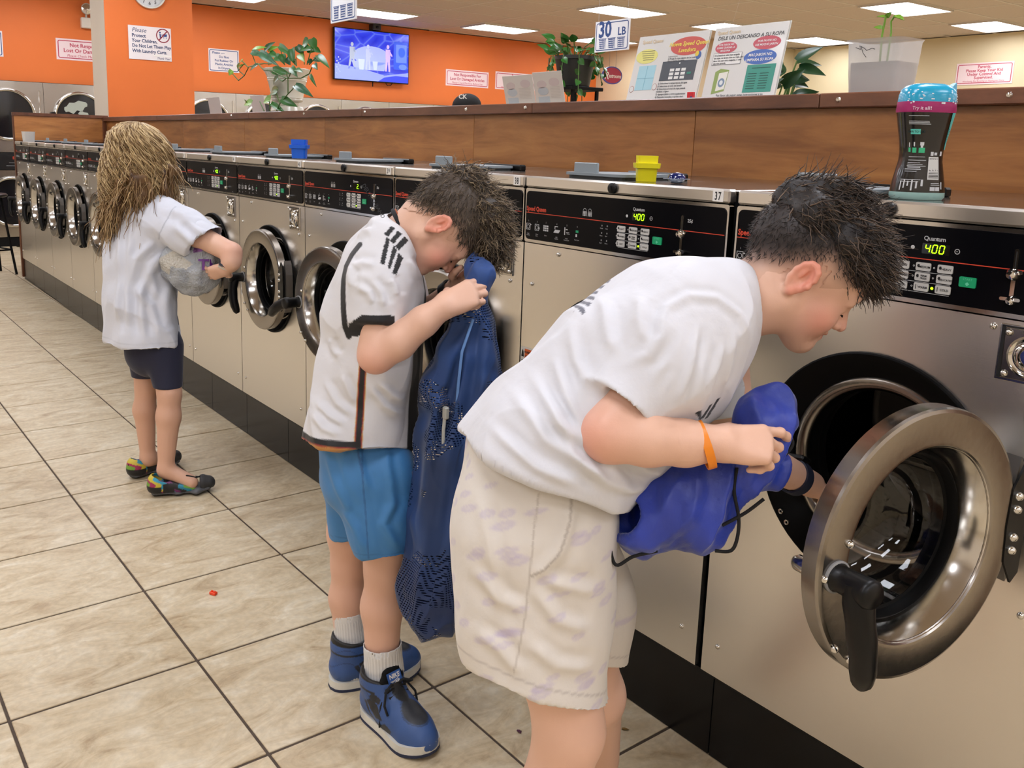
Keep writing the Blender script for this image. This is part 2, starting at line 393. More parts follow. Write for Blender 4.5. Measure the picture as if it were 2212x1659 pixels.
for i, cx in enumerate((.022, .057, .092, .134, .172, .210)):
    addtext(mb, str(i+1), .0058, cx, 1.1535, yF, align='CENTER'); 
    addtext(mb, ('Load\nClothes', 'Close\nDoor', 'Select', 'Add\nSupplies', 'Insert\nCoins/Card', 'Push Start')[i], .0042, cx, 1.1210, yF, align='CENTER')
for cx in (.022, .057): frame(cx-.009, cx+.007, 1.132, 1.149); ring(cx-.001, 1.140, .0055)
B(.062, .0665, 1.136, 1.141); B(.029, .033, 1.1445, 1.147)
for a in range(3):
    for c in range(3): B(.082+.007*a, .087+.007*a, 1.1335+.0055*c, 1.1375+.0055*c)
mb.add([(.122, yF, 1.133), (.142, yF, 1.133), (.148, yF, 1.141), (.128, yF, 1.141)], [(0, 1, 2, 3)]); B(.126, .128, 1.142, 1.150); B(.126, .138, 1.148, 1.150)
B(.163, .166, 1.131, 1.150); B(.168, .175, 1.144, 1.146); B(.170, .181, 1.137, 1.1385); B(.172, .183, 1.134, 1.1352)
B(.205, .210, 1.130, 1.137)
for r_, z in enumerate((1.164, 1.1465, 1.129)):
    for c, x in enumerate((.296, .314)): addtext(mb, (('Wash', 'Final'), ('Rinse', 'Spin'), ('Soak', 'Done'))[r_][c], .0042, x-.006, z-.006, yF); ring(x, z+.002, .0019, .0008, 8)
    B(.352, .446, z-.0095, z-.0088)
    for x in (.3455, .3815, .4165): ring(x, z, .0017, .0008, 8)
ring(.451, 1.1955, .0045); B(.4495, .4515, 1.195, 1.196); mb.lathe([(.0035, 0), (0, 0)], 12, 'y', (.376, yF, 1.1955)); addtext(mb, '25¢', .010, .556, 1.196, yF, bold=.02); addtext(mb, 'F8439601', .0035, .60, 1.111, yF)
g('control_print', mb, PRINTW)
mb = MB(); B(.205, .2145, 1.1405, 1.1465); g('green_pictogram', mb, GREENB)
names = (('LIGHT', 'MEDIUM', 'HEAVY'), ('NORMAL', 'PERM\nPRESS', 'DELICATES'), ('HOT', 'WARM', 'COLD'))
g('button', MB().prism(rrect(-.0128, .0128, -.0070, .0070, .0022, 2), -.0072, -.005), BTN)
for r_ in range(3):
    for c in range(3):
        mb = MB(); two = '\n' in names[r_][c]
        addtext(mb, names[r_][c], .0052 if len(names[r_][c]) < 8 else .0044, .0025, .0006 if two else -.002, -.0076, align='CENTER', bold=.02)
        if r_ < 2: mb.add([(-.0105, -.0075, .001), (-.0085, -.0075, -.002), (-.0055, -.0075, .0), (-.0065, -.0075, .004), (-.0095, -.0075, .0038)], [(0, 1, 2, 3, 4)])
        else: mb.box(-.0095, -.0085, -.0076, -.007, -.004, .004)
        g('button_label_%d%d' % (r_, c), mb, INK)
g('start_button', MB().prism(rrect(-.0135, .0135, -.0085, .0085, .002, 2), -.0078, -.005), GREENB)
mb = MB(); addtext(mb, 'START', .0052, 0, .003, -.0081, align='CENTER'); mb.add([(0, -.0081, -.0065), (.0035, -.0081, -.003), (0, -.0081, .0005), (-.0035, -.0081, -.003)], [(0, 1, 2, 3)]); g('start_label', mb, mat('pale_green_print', '66d0a4', .5))
mb = MB().prism(rrect(.392, .439, 1.1865, 1.2045, .001, 1), -.0056, -.005); g('display_window', mb, mat('display_window', '0d120c', .1))
SEG = {'4': 'fgbc', '0': 'abcdef', '2': 'abged', '.': 'p'}
def digits(s, x, z, h=.0135, w_=.0074, t=.0017):
    q = MB()
    for ch in s:
        S = SEG[ch]; y0 = -.0064
        sh = lambda zz: (zz-z)*.12
        def hbar(zz): q.add([(x+.0006+sh(zz), y0, zz-t/2), (x+w_-.0006+sh(zz), y0, zz-t/2), (x+w_-.0006+sh(zz), y0, zz+t/2), (x+.0006+sh(zz), y0, zz+t/2)], [(0, 1, 2, 3)])
        def vbar(xx, za, zb): q.add([(xx-t/2+sh(za), y0, za+.0006), (xx+t/2+sh(za), y0, za+.0006), (xx+t/2+sh(zb), y0, zb-.0006), (xx-t/2+sh(zb), y0, zb-.0006)], [(0, 1, 2, 3)])
        m_ = z+h/2
        if 'a' in S: hbar(z+h)
        if 'g' in S: hbar(m_)
        if 'd' in S: hbar(z)
        if 'f' in S: vbar(x, m_, z+h)
        if 'b' in S: vbar(x+w_, m_, z+h)
        if 'e' in S: vbar(x, z, m_)
        if 'c' in S: vbar(x+w_, z, m_)
        if 'p' in S: q.box(x, x+.002, y0, y0+.0005, z-.001, z+.001)
        x += w_+.0045 if ch != '.' else .004
    return q
g('digits_400', digits('400', .3975, 1.1890), LED); g('digits_2', digits('2', .421, 1.1890).box(.4325, .4345, -.0064, -.006, 1.188, 1.190), LED)
g('indicator', MB().lathe([(.0, -.0068), (.0022, -.0062), (.0026, -.005)], 10, 'y', (.4165, 0, 1.129), T=None), LED)
# coin slot in bright metal
mb = MB(); mb.prism(rrect(.540, .5465, 1.133, 1.210, .003, 3), -.0085, -.005); mb.lathe([(0, -.018), (.006, -.017), (.0095, -.012), (.0105, -.005)], 18, 'y', (.541, 0, 1.169))
mb.prism(rrect(.544, .556, 1.170, 1.177, .003, 2), -.009, -.005); mb.prism(rrect(.529, .560, 1.128, 1.1335, .0025, 2), -.016, -.005); mb.lathe([(0, -.02), (.005, -.019), (.008, -.014), (.008, -.005)], 14, 'y', (.545, 0, 1.128)); g('coin_slot', mb, CHROME, 40)
g('coin_slot_gap', MB().box(.5424, .5442, -.0088, -.006, 1.178, 1.206), INK)
# coin vault plate
mb = MB().bbox(.532, .624, -.004, .0, .998, 1.090, .001); g('vault_frame', mb, POLISH)
mb = MB().box(.535, .5405, -.0046, -.003, 1.002, 1.0875).box(.535, .621, -.0046, -.003, 1.0852, 1.0878); g('vault_gap', mb, INK)
mb = MB().bbox(.541, .620, -.0065, -.003, 1.003, 1.085, .0012); g('vault_plate', mb, STEELD)
mb = MB().lathe([(.0335, -.0062), (.034, -.010), (.030, -.013), (.026, -.0105), (.0245, -.0105), (.0225, -.014), (.015, -.0155), (.0135, -.011), (.010, -.011), (.0095, -.0145), (0, -.0145)], 32, 'y', (.5825, 0, 1.043)); g('vault_lock', mb, CHROME, 50)
g('keyhole', MB().prism(rrect(.5805, .5845, 1.038, 1.048, .0015, 2), -.0152, -.0140), INK)
mb = MB().lathe([(0, -.012), (.0035, -.0112), (.0058, -.008), (.006, -.006)], 12, 'y')
g('vault_rivet', mb, CHROME, 50)
mb = MB(); addtext(mb, 'GREENWALD', .006, .5825, 1.0785, -.0068, align='CENTER'); g('vault_lettering', mb, mat('embossed_grey', '8a867f', .35, 1))
g('panel_screw', MB().lathe([(0, -.0055), (.0035, -.005), (.0055, -.003), (.006, 0)], 14, 'y'), CHROME, 60)
g('lip_lock', MB().lathe([(.0, -.014), (.0095, -.0145), (.0125, -.0125), (.013, -.004)], 22, 'y', (.327, 0, 1.2565)).box(.326, .328, -.0155, -.014, 1.2515, 1.2615), BLACK, 40)
g('number_plate', MB().bbox(.619, .6465, -.0072, -.005, 1.2452, 1.2698, .0005), WHITE)
# sticker on the lower left
g('warning_sticker', MB().box(.004, .064, -.0008, .0, .655, .813), mat('white_sticker', 'd9d6d0', .45))
mb = MB().box(.021, .062, -.0012, -.0006, .781, .808); g('warning_heading', mb, mat('orange_sticker', 'e2672c', .5))
mb = MB(); addtext(mb, 'WARNING', .0092, .0415, .796, -.0015, align='CENTER', bold=.03); addtext(mb, 'ADVERTENCIA', .0058, .0415, .786, -.0015, align='CENTER', bold=.02)
mb.add([(.007, -.0012, .785), (.018, -.0012, .785), (.016, -.0012, .799), (.0125, -.0012, .806), (.0085, -.0012, .797)], [(0, 1, 2, 3, 4)])
rs = random.Random(3)
for q in range(17):
    if q in (5, 11): continue
    mb.box(.008, .008+.05*(rs.uniform(.7, 1.0)), -.0012, -.0008, .7745-.0052*q, .7762-.0052*q)
mb.lathe([(.010, 0), (.0086, 0)], 16, 'y', (.02, -.0012, .672)); mb.lathe([(.010, 0), (.0086, 0)], 16, 'y', (.048, -.0012, .672)); mb.box(.016, .024, -.0012, -.0008, .666, .676); mb.box(.044, .052, -.0012, -.0008, .666, .676)
g('warning_print', mb, INK)
# black door surround, tub ring and drum
mb = MB().lathe([(.2275, .002), (.2265, -.007), (.2235, -.0085), (.217, -.006), (.176, .030), (.176, .05)], 72, 'y', (CX, 0, CZ)); g('door_gasket', mb, RUBBER, 40)
mb = MB().lathe([(.176, .030), (.172, .026), (.160, .027), (.151, .036), (.149, .046), (.1485, .10)], 64, 'y', (CX, 0, CZ)); g('tub_ring', mb, STEELD, 50)
mb = MB().lathe([(.1485, .075), (.262, .085), (.262, .47), (.25, .48), (0, .48)], 64, 'y', (CX, 0, CZ)); g('drum', mb, mat('dark_drum_steel', '4a4846', .35, 1), 50)
mb = MB()
for q in range(26):
    for h in range(18):
        a = PI*(.55+.9*q/26)+(h % 2)*.06; yy = .11+.018*h; rad = .2605
        for sgn in (1,):
            c = Vector((CX+rad*math.cos(a), yy, CZ+rad*math.sin(a))); tx = Vector((-math.sin(a), 0, math.cos(a)))
            mb.add([c+tx*(.0045*math.cos(k_*PI/3))+Vector((0, .0045*math.sin(k_*PI/3), 0)) for k_ in range(6)], [tuple(range(6))])
g('drum_holes', mb, INK)
g('door_latch', MB().bbox(.125, .150, -.012, .004, .735, .80, .003).lathe([(.0, -.016), (.006, -.015), (.006, -.01)], 10, 'y', (.1365, 0, .755)), BLACK)
g('gasket_rivet', MB().lathe([(.0025, -.0068), (.0055, -.0075), (.0055, -.004)], 12, 'y'), CHROME)
# door, drawn about its hinge
DX = -.2235
mb = MB().lathe([(.150, -.018), (.1505, -.045), (.155, -.0495), (.160, -.0505), (.2035, -.0505), (.2085, -.0485), (.2105, -.0445), (.2105, -.020), (.207, -.017)], 80, 'y', (DX, 0, 0), closed=True); g('door', mb, STEELD, 14)
mb = MB().lathe([(.1525, -.0475), (.148, -.040), (.137, -.012), (.134, .004), (.128, .006)], 72, 'y', (DX, 0, 0)); g('door_funnel', mb, POLISH, 60)
mb = MB().lathe([(.136, -.006), (.131, -.010), (.1275, -.004), (.1265, .006), (.122, .008), (.120, .018), (.126, .03), (.140, .026), (.150, .0), (.152, -.018)], 64, 'y', (DX, 0, 0)); g('door_seal', mb, RUBBER, 50)
mb = MB().lathe([(0, .088), (.04, .087), (.075, .082), (.098, .070), (.112, .050), (.1185, .025), (.121, .008)], 56, 'y', (DX, 0, 0)); 
m, n, l, b = newmat('door_glass'); n.remove(b); out = n['Material Output']
tr = n.new('ShaderNodeBsdfTransparent'); tr.inputs[0].default_value = (.86, .88, .88, 1); gl = n.new('ShaderNodeBsdfGlossy'); gl.inputs['Roughness'].default_value = .03
fr = n.new('ShaderNodeFresnel'); fr.inputs[0].default_value = 1.62; mx = n.new('ShaderNodeMixShader')
l.new(fr.outputs[0], mx.inputs[0]); l.new(tr.outputs[0], mx.inputs[1]); l.new(gl.outputs[0], mx.inputs[2]); l.new(mx.outputs[0], out.inputs[0])
DGLASS = m
g('door_glass', mb, DGLASS, 80)
HX, HZ = DX-.176, -.012
mb = MB()
prof = [(.0205, -.050), (.0215, -.053), (.0205, -.055), (.019, -.056), (.0195, -.075), (.0215, -.105), (.0215, -.110), (.017, -.115), (0, -.116)]
mb.lathe(prof, 22, 'y', (HX, 0, HZ))
P = [(HX, -.088, HZ+.006), (HX-.002, -.093, HZ-.02), (HX-.001, -.098, HZ-.045), (HX+.003, -.1, HZ-.07), (HX+.009, -.1, HZ-.095), (HX+.016, -.097, HZ-.12), (HX+.023, -.092, HZ-.142), (HX+.027, -.088, HZ-.152)]
base = len(mb.V); mb.tube(P, [.0205, .0215, .0195, .0205, .0185, .0185, .015, .009], 14)
g('door_handle', mb, BLACK, 60)
g('handle_collar', MB().lathe([(.0235, -.0505), (.0238, -.0535), (.021, -.0545)], 22, 'y', (HX, 0, HZ)), mat('grey_collar', '9a9a9a', .4), 60)
mb = MB().prism([(.000, .105), (.010, .09), (.018, .05), (.020, .0), (.018, -.05), (.010, -.09), (.0, -.105), (-.010, -.06), (-.012, .0), (-.010, .06)], -.040, -.012); g('hinge', mb, mat('grey_hinge', '6f6c68', .4, .6))
mb = MB().prism([(-.006, .10), (.010, .085), (.013, .0), (.010, -.085), (-.006, -.10), (-.03, -.06), (-.034, 0), (-.03, .06)], -.0525, -.0485); g('hinge_plate', mb, BLACK)
mb = MB().lathe([(0, -.0605), (.0045, -.0595), (.0072, -.0555), (.0075, -.052)], 12, 'y')
g('hinge_bolt', mb, CHROME, 60)
mb = MB().lathe([(0, -.0565), (.004, -.0555), (.006, -.052), (.006, -.050)], 12, 'y')
g('door_screw', mb, CHROME, 60)
g('latch_pin', MB().lathe([(0, .008), (.008, .006), (.012, 0), (.012, -.018)], 14, 'y', (DX-.196, 0, -.01)), POLISH, 50)
# detergent tray lid on top: plate, upright tab, black hinge bar
T90 = Matrix.Rotation(-PI/2, 4, 'X')
def slab(P, z0, z1):
    n = len(P); return [(p[0], p[1], z0) for p in P]+[(p[0], p[1], z1) for p in P], [tuple(range(n))[::-1], tuple(range(n, 2*n))]+[(i, (i+1) % n, (i+1) % n+n, i+n) for i in range(n)]
g('tray_lid', MB().add(*slab(rrect(.025, .245, .10, .305, .03, 5), 1.2775, 1.2845)), LIDG, 30)
g('lid_tab', MB().bbox(.052, .140, .118, .128, 1.282, 1.3105, .0025), LIDG)
g('tray_rim', MB().add(*slab(rrect(.032, .238, .107, .30, .025, 5), 1.269, 1.2778)), mat('dark_grey_rim', '3c4144', .5))
g('lid_hinge', MB().bbox(.07, .27, .30, .325, 1.269, 1.289, .004), BLACK)

def washer(k, label, angle=0., disp=None, num=None, handle_rot=0., full=True, lidtilt=0.):
    """one machine; k counts seams to the left of the gap beside number 37"""
    t = thing('washing_machine', label, 'washing machine', (-k*W+(.012 if k == 0 else 0), 0, 0), group='row of stainless front-loading washing machines')
    def p(nm, key=None, parent=None, loc=None):
        o = link(nm, G[key or nm], None, parent or t)
        if loc: o.location = loc
        return o
    for q in ('cabinet', 'front_panel', 'top_panel', 'front_lip', 'fascia_frame', 'vault_frame'): p(q)
    c = p('control_panel')
    for q in ('brand_lettering', 'control_print', 'green_pictogram', 'display_window', 'coin_slot', 'coin_slot_gap'): p(q, parent=c)
    for r_, z in enumerate((1.164, 1.1465, 1.129)):
        for cc, x in enumerate((.361, .3985, .4355)):
            bo = p('button', loc=(x, 0, z))
            if full: p('button_label', 'button_label_%d%d' % (r_, cc), bo)
    sb = p('start_button', loc=(.474, 0, 1.1475)); p('start_label', parent=sb)
    if disp: p('display_digits', disp, c); p('indicator_light', 'indicator', c)
    v = p('vault_plate')
    for q in ('vault_gap', 'vault_lock', 'keyhole', 'vault_lettering'): p(q, parent=v)
    for x, z in ((.5475, 1.0775), (.5475, 1.0105), (.614, 1.0105), (.614, 1.0775)): p('vault_rivet', parent=v, loc=(x, 0, z))
    for x, z in ((.14, 1.078), (.039, .988), (.611, .984), (.52, 1.082), (.618, .275), (.043, .275), (.62, .62)): p('panel_screw', loc=(x, 0, z))
    p('lip_lock'); nb = p('number_plate')
    if num:
        mb = MB(); addtext(mb, num, .0235, .6328, 1.2492, -.0076, align='CENTER', bold=.02, sx=.62, spacing=1.25); mb.build('number', INK, nb)
    ws = p('warning_sticker'); p('warning_heading', parent=ws); p('warning_print', parent=ws)
    ga = p('door_gasket'); p('gasket_rivet', parent=ga, loc=(.172, -.002, .640)); p('gasket_rivet', parent=ga, loc=(.187, -.002, .622)); p('tub_ring'); dr = p('drum'); p('drum_holes', parent=dr); p('door_latch')
    tl = p('tray_lid'); p('lid_tab', parent=tl); p('tray_rim'); p('lid_hinge')
    d = p('door', loc=(CX-DX, -.002 if not angle else -.022, CZ+(.013 if angle > 30 else 0))); d.rotation_euler = (0, 0, math.radians(angle))
    for q in ('door_funnel', 'door_seal', 'door_glass', 'hinge', 'hinge_plate', 'latch_pin'): p(q, parent=d)
    for z in (.048, .026, -.020, -.042): p('hinge_bolt', parent=d, loc=(-.017, 0, z))
    for x, z in ((HX+.02, .032), (HX-.022, -.012), (HX+.012, -.125), (HX+.045, -.150)): p('door_screw', parent=d, loc=(x, 0, z))
    h = p('door_handle', parent=d); cl = p('handle_collar', parent=d)
    if handle_rot:
        h.location = (HX, 0, HZ); h.rotation_euler = (0, math.radians(handle_rot), 0)
        me = G['door_handle'].copy(); me.transform(Matrix.Translation((-HX, 0, -HZ))); h.data = me
    return t
WL = {36: 'nearest stainless washer at right, round door swung open, display reading 400', 37: 'washer numbered 37 with yellow cap on top, display reading 400',
      38: 'washer numbered 38 behind the boy holding the navy mesh bag', 39: 'washer numbered 39 whose display shows a single digit 2',
      40: 'washer numbered 40 with blue cap on top and closed door in full view', 41: 'washer beside the girl, left neighbour of number 40, clear bag before its door',
      42: 'washer mostly hidden behind the long-haired girl', 43: 'washer just left of the girl, door partly covered by her hair', 44: 'fifth washer from the far wooden end board', 45: 'fourth washer from the far wooden end board',
      46: 'third washer from the far wooden end board', 47: 'second washer from the far wooden end board', 48: 'farthest washer, next to the wooden end board, with white tub on top'}
for num in range(36, 49):
    k = num-36
    washer(k, WL[num], angle={36: 80, 37: 100, 39: 5}.get(num, 0), disp={36: 'digits_400', 37: 'digits_400', 39: 'digits_2'}.get(num, 'digits_400' if num in (40, 41, 42) else None),
           num=str(num), handle_rot={39: 75}.get(num, 0), full=num < 42)
# ================================================================== things in the room
def onp(px, py, ax, v):
    d = FWD + RGT*((px-PPX)/F_PX) - UPV*((py-PPY)/F_PX); i = 'XYZ'.index(ax)
    return CAM + d*((v-CAM[i])/d[i])
SIGNW = mat('sign_white', 'e6dfe0', .35); PINKW = mat('sign_pinkish_white', 'ecd6d8', .35)
def outline(mb, x0, x1, z0, z1, r, t, y):
    a, b = rrect(x0, x1, z0, z1, r, 4), rrect(x0+t, x1-t, z0+t, z1-t, max(r-t, .001), 4); n = len(a)
    mb.add([(p[0], y, p[1]) for p in a+b], [(i, (i+1) % n, (i+1) % n+n, i+n) for i in range(n)])
def sign(label, w_, h, loc, rz, ink, lines, border=.012, back=SIGNW, name='wall_sign', margin=.02, group=None):
    """flat printed panel; lines = (text, size, x, z, align, bold, shear)"""
    t = thing(name, label, 'sign', loc, rz, group)
    MB().bbox(-w_/2, w_/2, -.006, 0, -h/2, h/2, .001).build('panel', back, t)
    mb = MB()
    if border: outline(mb, -w_/2+margin, w_/2-margin, -h/2+margin, h/2-margin, .022, border, -.0066)
    for s in lines:
        tx, size, x, z, al, bo = s[:6]; addtext(mb, tx, size, x, z, -.0067, bold=bo, align=al, shear=(s[6] if len(s) > 6 else 0), sx=(s[7] if len(s) > 7 else 1))
    mb.build('lettering', ink, t)
    return t
RZ = PI/2
NRL = [('Not Responsible For', .063, 0, .032, 'CENTER', .02), ('Lost Or Damaged Articles', .063, 0, -.032, 'CENTER', .02), ('Please Check Machines Before Use', .042, 0, -.085, 'CENTER', .0, .15)]
sign('red-lettered lost articles sign on orange wall, partly hidden by the pillar', .84, .25, (WX+.001, 1.40, 2.355), RZ, REDINK, NRL, .010, PINKW, group='red lost articles signs')
sign('red-lettered lost articles sign right of the television', .84, .25, (WX+.001, 7.085, 2.38), RZ, REDINK, NRL, .010, PINKW, group='red lost articles signs')
sign('red-bordered sign on orange wall, mostly hidden behind pale double notice holder', .84, .28, (WX+.001, 8.066, 2.395), RZ, REDINK, [('Parents,', .050, 0, .075, 'CENTER', .02), ('Please Keep Your Kid', .058, 0, .022, 'CENTER', .02), ('Under Control And', .058, 0, -.030, 'CENTER', .02), ('Supervised.', .050, 0, -.075, 'CENTER', .02), ('Absolutely No Running or Playing on Carts', .034, 0, -.110, 'CENTER', 0)], .010, PINKW)
sign('small blue-lettered rubber articles sign on orange wall left of the potted plant', .42, .295, (WX+.001, 3.067, 2.365), RZ, NAVYINK, [('Please ----', .042, -.16, .083, 'LEFT', .02), ('Do Not', .042, 0, .033, 'CENTER', .02), ('Put Rubber Or', .042, 0, -.015, 'CENTER', .02), ('Plastic Articles', .042, 0, -.062, 'CENTER', .02), ('In Dryers', .042, 0, -.11, 'CENTER', .02)], .009, SIGNW, margin=.012)
sign('blue-bordered sign on orange wall cut by the left photo edge', .42, .29, (WX+.001, .193, 2.36), RZ, NAVYINK, [], .009, SIGNW, margin=.012)
sign('red-bordered supervise your kid sign on the cream rear wall', .77, .30, (-5.105, WY-.001, 2.518), 0, REDINK, [('Parents,', .056, 0, .075, 'CENTER', .02), ('Please Keep Your Kid', .056, 0, .025, 'CENTER', .02), ('Under Control And', .056, 0, -.025, 'CENTER', .02), ('Supervised.', .056, 0, -.072, 'CENTER', .02), ('Absolutely No Running or Playing on Carts', .032, 0, -.112, 'CENTER', 0)], .010, PINKW)
# pillar sign with its no-cart-riding symbol
t = sign('white sign on the pillar asking to protect children from laundry carts', .415, .318, (-8.093, 1.28, 2.245), RZ, mat('dark_navy_ink', '233a66', .6),
         [('Please', .056, -.175, .100, 'LEFT', .0, .35), ('Protect', .044, -.175, .052, 'LEFT', .025), ('Your Children.', .044, -.175, .005, 'LEFT', .025, 0, .92), ('Do Not Let Them Play', .044, -.175, -.043, 'LEFT', .025, 0, .92), ('With Laundry Carts.', .044, -.175, -.092, 'LEFT', .025, 0, .92), ('Thank You!', .028, .06, -.145, 'LEFT', .01, .3)], 0, SIGNW)
mb = MB().lathe([(.068, 0), (.058, 0)], 32, 'y', (.128, -.0068, .083)); mb.add([(.083, -.007, .042), (.092, -.007, .036), (.172, -.007, .124), (.164, -.007, .131)], [(0, 1, 2, 3)]); mb.build('prohibition_ring', mat('maroon_ink', '8c2438', .6), t)
mb = MB().prism(ell(.098, .112, .008, .009, 10), -.0069, -.0066).prism([(.092, .10), (.104, .10), (.112, .055), (.098, .05)], -.0069, -.0066).prism([(.103, .094), (.125, .091), (.125, .086), (.103, .088)], -.0069, -.0066).prism([(.125, .10), (.168, .10), (.165, .075), (.128, .075)], -.0069, -.0066).prism(ell(.135, .065, .005, .005, 8), -.0069, -.0066).prism(ell(.160, .065, .005, .005, 8), -.0069, -.0066).build('cart_pictogram', NAVYINK, t)
MB().box(.03, .205, -.0072, -.0066, -.118, -.104).build('tape_strip', WHITE, t)
# clock on the pillar
t = thing('wall_clock', 'round white wall clock high on the orange pillar', 'clock', (-8.093, 1.285, 2.735), RZ)
MB().lathe([(.16, 0), (.165, -.02), (.160, -.032), (.148, -.034), (.144, -.022)], 40, 'y').build('rim', mat('clock_white', 'dcdcd6', .3), t, 40)
MB().lathe([(.146, -.018), (0, -.018)], 40, 'y').build('dial', mat('clock_dial', 'cfd1d2', .5), t)
mb = MB()
for h in range(1, 13): a = PI/2-h*PI/6; addtext(mb, str(h), .045, .112*math.cos(a), .112*math.sin(a)-.015, -.0195, align='CENTER', bold=.01)
mb.build('numerals', INK, t)
MB().box(-.004, .004, -.024, -.021, -.01, .08).box(-.01, .06, -.024, -.021, -.004, .004).build('hands', INK, t)
# emergency light
t = thing('emergency_light', 'white emergency light with round lamp on orange wall beside the pillar', 'emergency light', (WX, 1.42, 2.68), RZ)
MB().bbox(-.15, .15, -.07, 0, -.062, .062, .008).build('battery_box', mat('warm_white_plastic', 'd9d2c6', .4), t)
for s in (-.085, .085):
    h = MB().lathe([(.0, -.01), (.05, -.015), (.062, -.05), (.066, -.075), (.060, -.078), (.052, -.06), (.0, -.05)], 24, 'y', (s, -.01, .16)).build('lamp_head', mat('lamp_grey', 'b5b0a6', .3), t, 40)
    MB().lathe([(.058, -.072), (.03, -.08), (0, -.082)], 24, 'y', (s, -.01, .16)).build('lens', CHROME, h, 60)
    MB().tube([(s, -.03, .06), (s, -.035, .10)], .012, 8).build('swivel', mat('lamp_grey2', 'c5c0b6', .3), t)

# television
t = thing('television', 'flat wall television showing a blue game show', 'television', (WX+.026, 5.29, 2.585), RZ)
MB().bbox(-.632, .632, -.075, -.03, -.365, .365, .006).build('casing', BLACK, t)
m, n, l, b = newmat('tv_picture'); tc = n.new('ShaderNodeTexCoord'); mp = n.new('ShaderNodeMapping'); mp.inputs['Scale'].default_value = (2.2, 1, 3.4)
l.new(tc.outputs['Object'], mp.inputs[0]); v = n.new('ShaderNodeTexVoronoi'); v.feature = 'DISTANCE_TO_EDGE'; v.inputs['Scale'].default_value = 1.6; l.new(mp.outputs[0], v.inputs['Vector'])
r = n.new('ShaderNodeValToRGB'); e = r.color_ramp.elements; e[0].position = 0; e[0].color = lin('6f86ff'); e[1].position = .35; e[1].color = lin('1c2ee8'); k = e.new(.06); k.color = lin('3a4cff')
l.new(v.outputs['Distance'], r.inputs[0]); b.inputs['Base Color'].default_value = (0, 0, .02, 1); b.inputs['Roughness'].default_value = .15; l.new(r.outputs[0], b.inputs['Emission Color']); b.inputs['Emission Strength'].default_value = .8
scrn = MB().box(-.618, .618, -.0762, -.07, -.35, .352).build('screen', m, t)
def glow(nm, polys, col, s=.8, y=-.0772):
    mb = MB()
    for P in polys: mb.prism(P, y, y+.0006)
    mb.build(nm, mat('tv_'+nm, col, .3, emit=s), scrn)
glow('stage_floor', [[(-.618, -.35), (.618, -.35), (.618, -.20), (.2, -.26), (-.2, -.18), (-.618, -.14)]], '7e8cf4')
glow('stage_haze', [ell(-.02, -.0, .30, .14), [(-.35, -.08), (.25, -.08), (.2, -.2), (-.3, -.2)]], '8f9cf6', .75, -.0769)
glow('side_monitor', [rrect(.36, .60, -.16, .24, .02)], '2b50d8', .7, -.0771); glow('monitor_face', [rrect(.40, .585, -.06, .20, .01), ell(.50, .09, .06, .07), ell(.52, -.12, .07, .04)], '5878e8', .8, -.0775)
glow('stage_curve', [[(.1, -.35), (.618, -.35), (.618, -.26), (.4, -.255), (.2, -.29)]], '2f3fd0', .7, -.0776)
def fig(x, s, lean=0): return [ell(x, .145*s, .024, .03, 12), [(x-.04, .11*s), (x+.04, .11*s), (x+.045, -.02), (x-.04, -.02)], [(x-.035, -.02), (x+.035, -.02), (x+.04+lean, -.2), (x+.015+lean, -.2), (x, -.05), (x-.02-lean, -.2), (x-.045-lean, -.2)], [(x+.03, .1*s), (x+.08, .03), (x+.07, .015), (x+.02, .06)]]
glow('left_contestant', fig(-.34, 1, .02), '9aa4b8', .6); glow('middle_contestant', fig(-.075, .9), 'a8b2d8', .6); glow('host', fig(.26, 1.05), 'b9a4e0', .7)
glow('left_podium', [[(-.24, -.05), (-.13, -.05), (-.15, -.2), (-.22, -.2)], [(-.0, -.07), (.09, -.07), (.07, -.19), (.02, -.19)]], 'a8b4ff', .8, -.0774)
glow('sparkles', [ell(-.56+.03*math.sin(q*2.1), -.05-.028*q, .008, .008, 6) for q in range(9)], 'e8ecff', 1.0)
MB().box(-.10, .10, -.03, 0, -.12, .12).build('wall_bracket', BLACKM, t)
MB().tube([(.02, -.05, -.36), (.02, -.05, -.43)], .007, 6).tube([(.24, -.05, -.36), (.27, -.05, -.40), (.33, -.05, -.395), (.36, -.05, -.36)], .006, 6).build('cable', BLACKM, t)
t = thing('security_camera', 'small dark camera box at the ceiling above the television', 'camera', (WX, 5.35, 2.99), RZ)
MB().bbox(-.07, .07, -.13, -.0, -.03, .06, .01).build('housing', mat('dark_grey_plastic', '33302e', .5), t); MB().lathe([(0, -.145), (.02, -.142), (.024, -.12)], 14, 'y', (0, 0, .01)).build('lens', BLACK, t, 40)

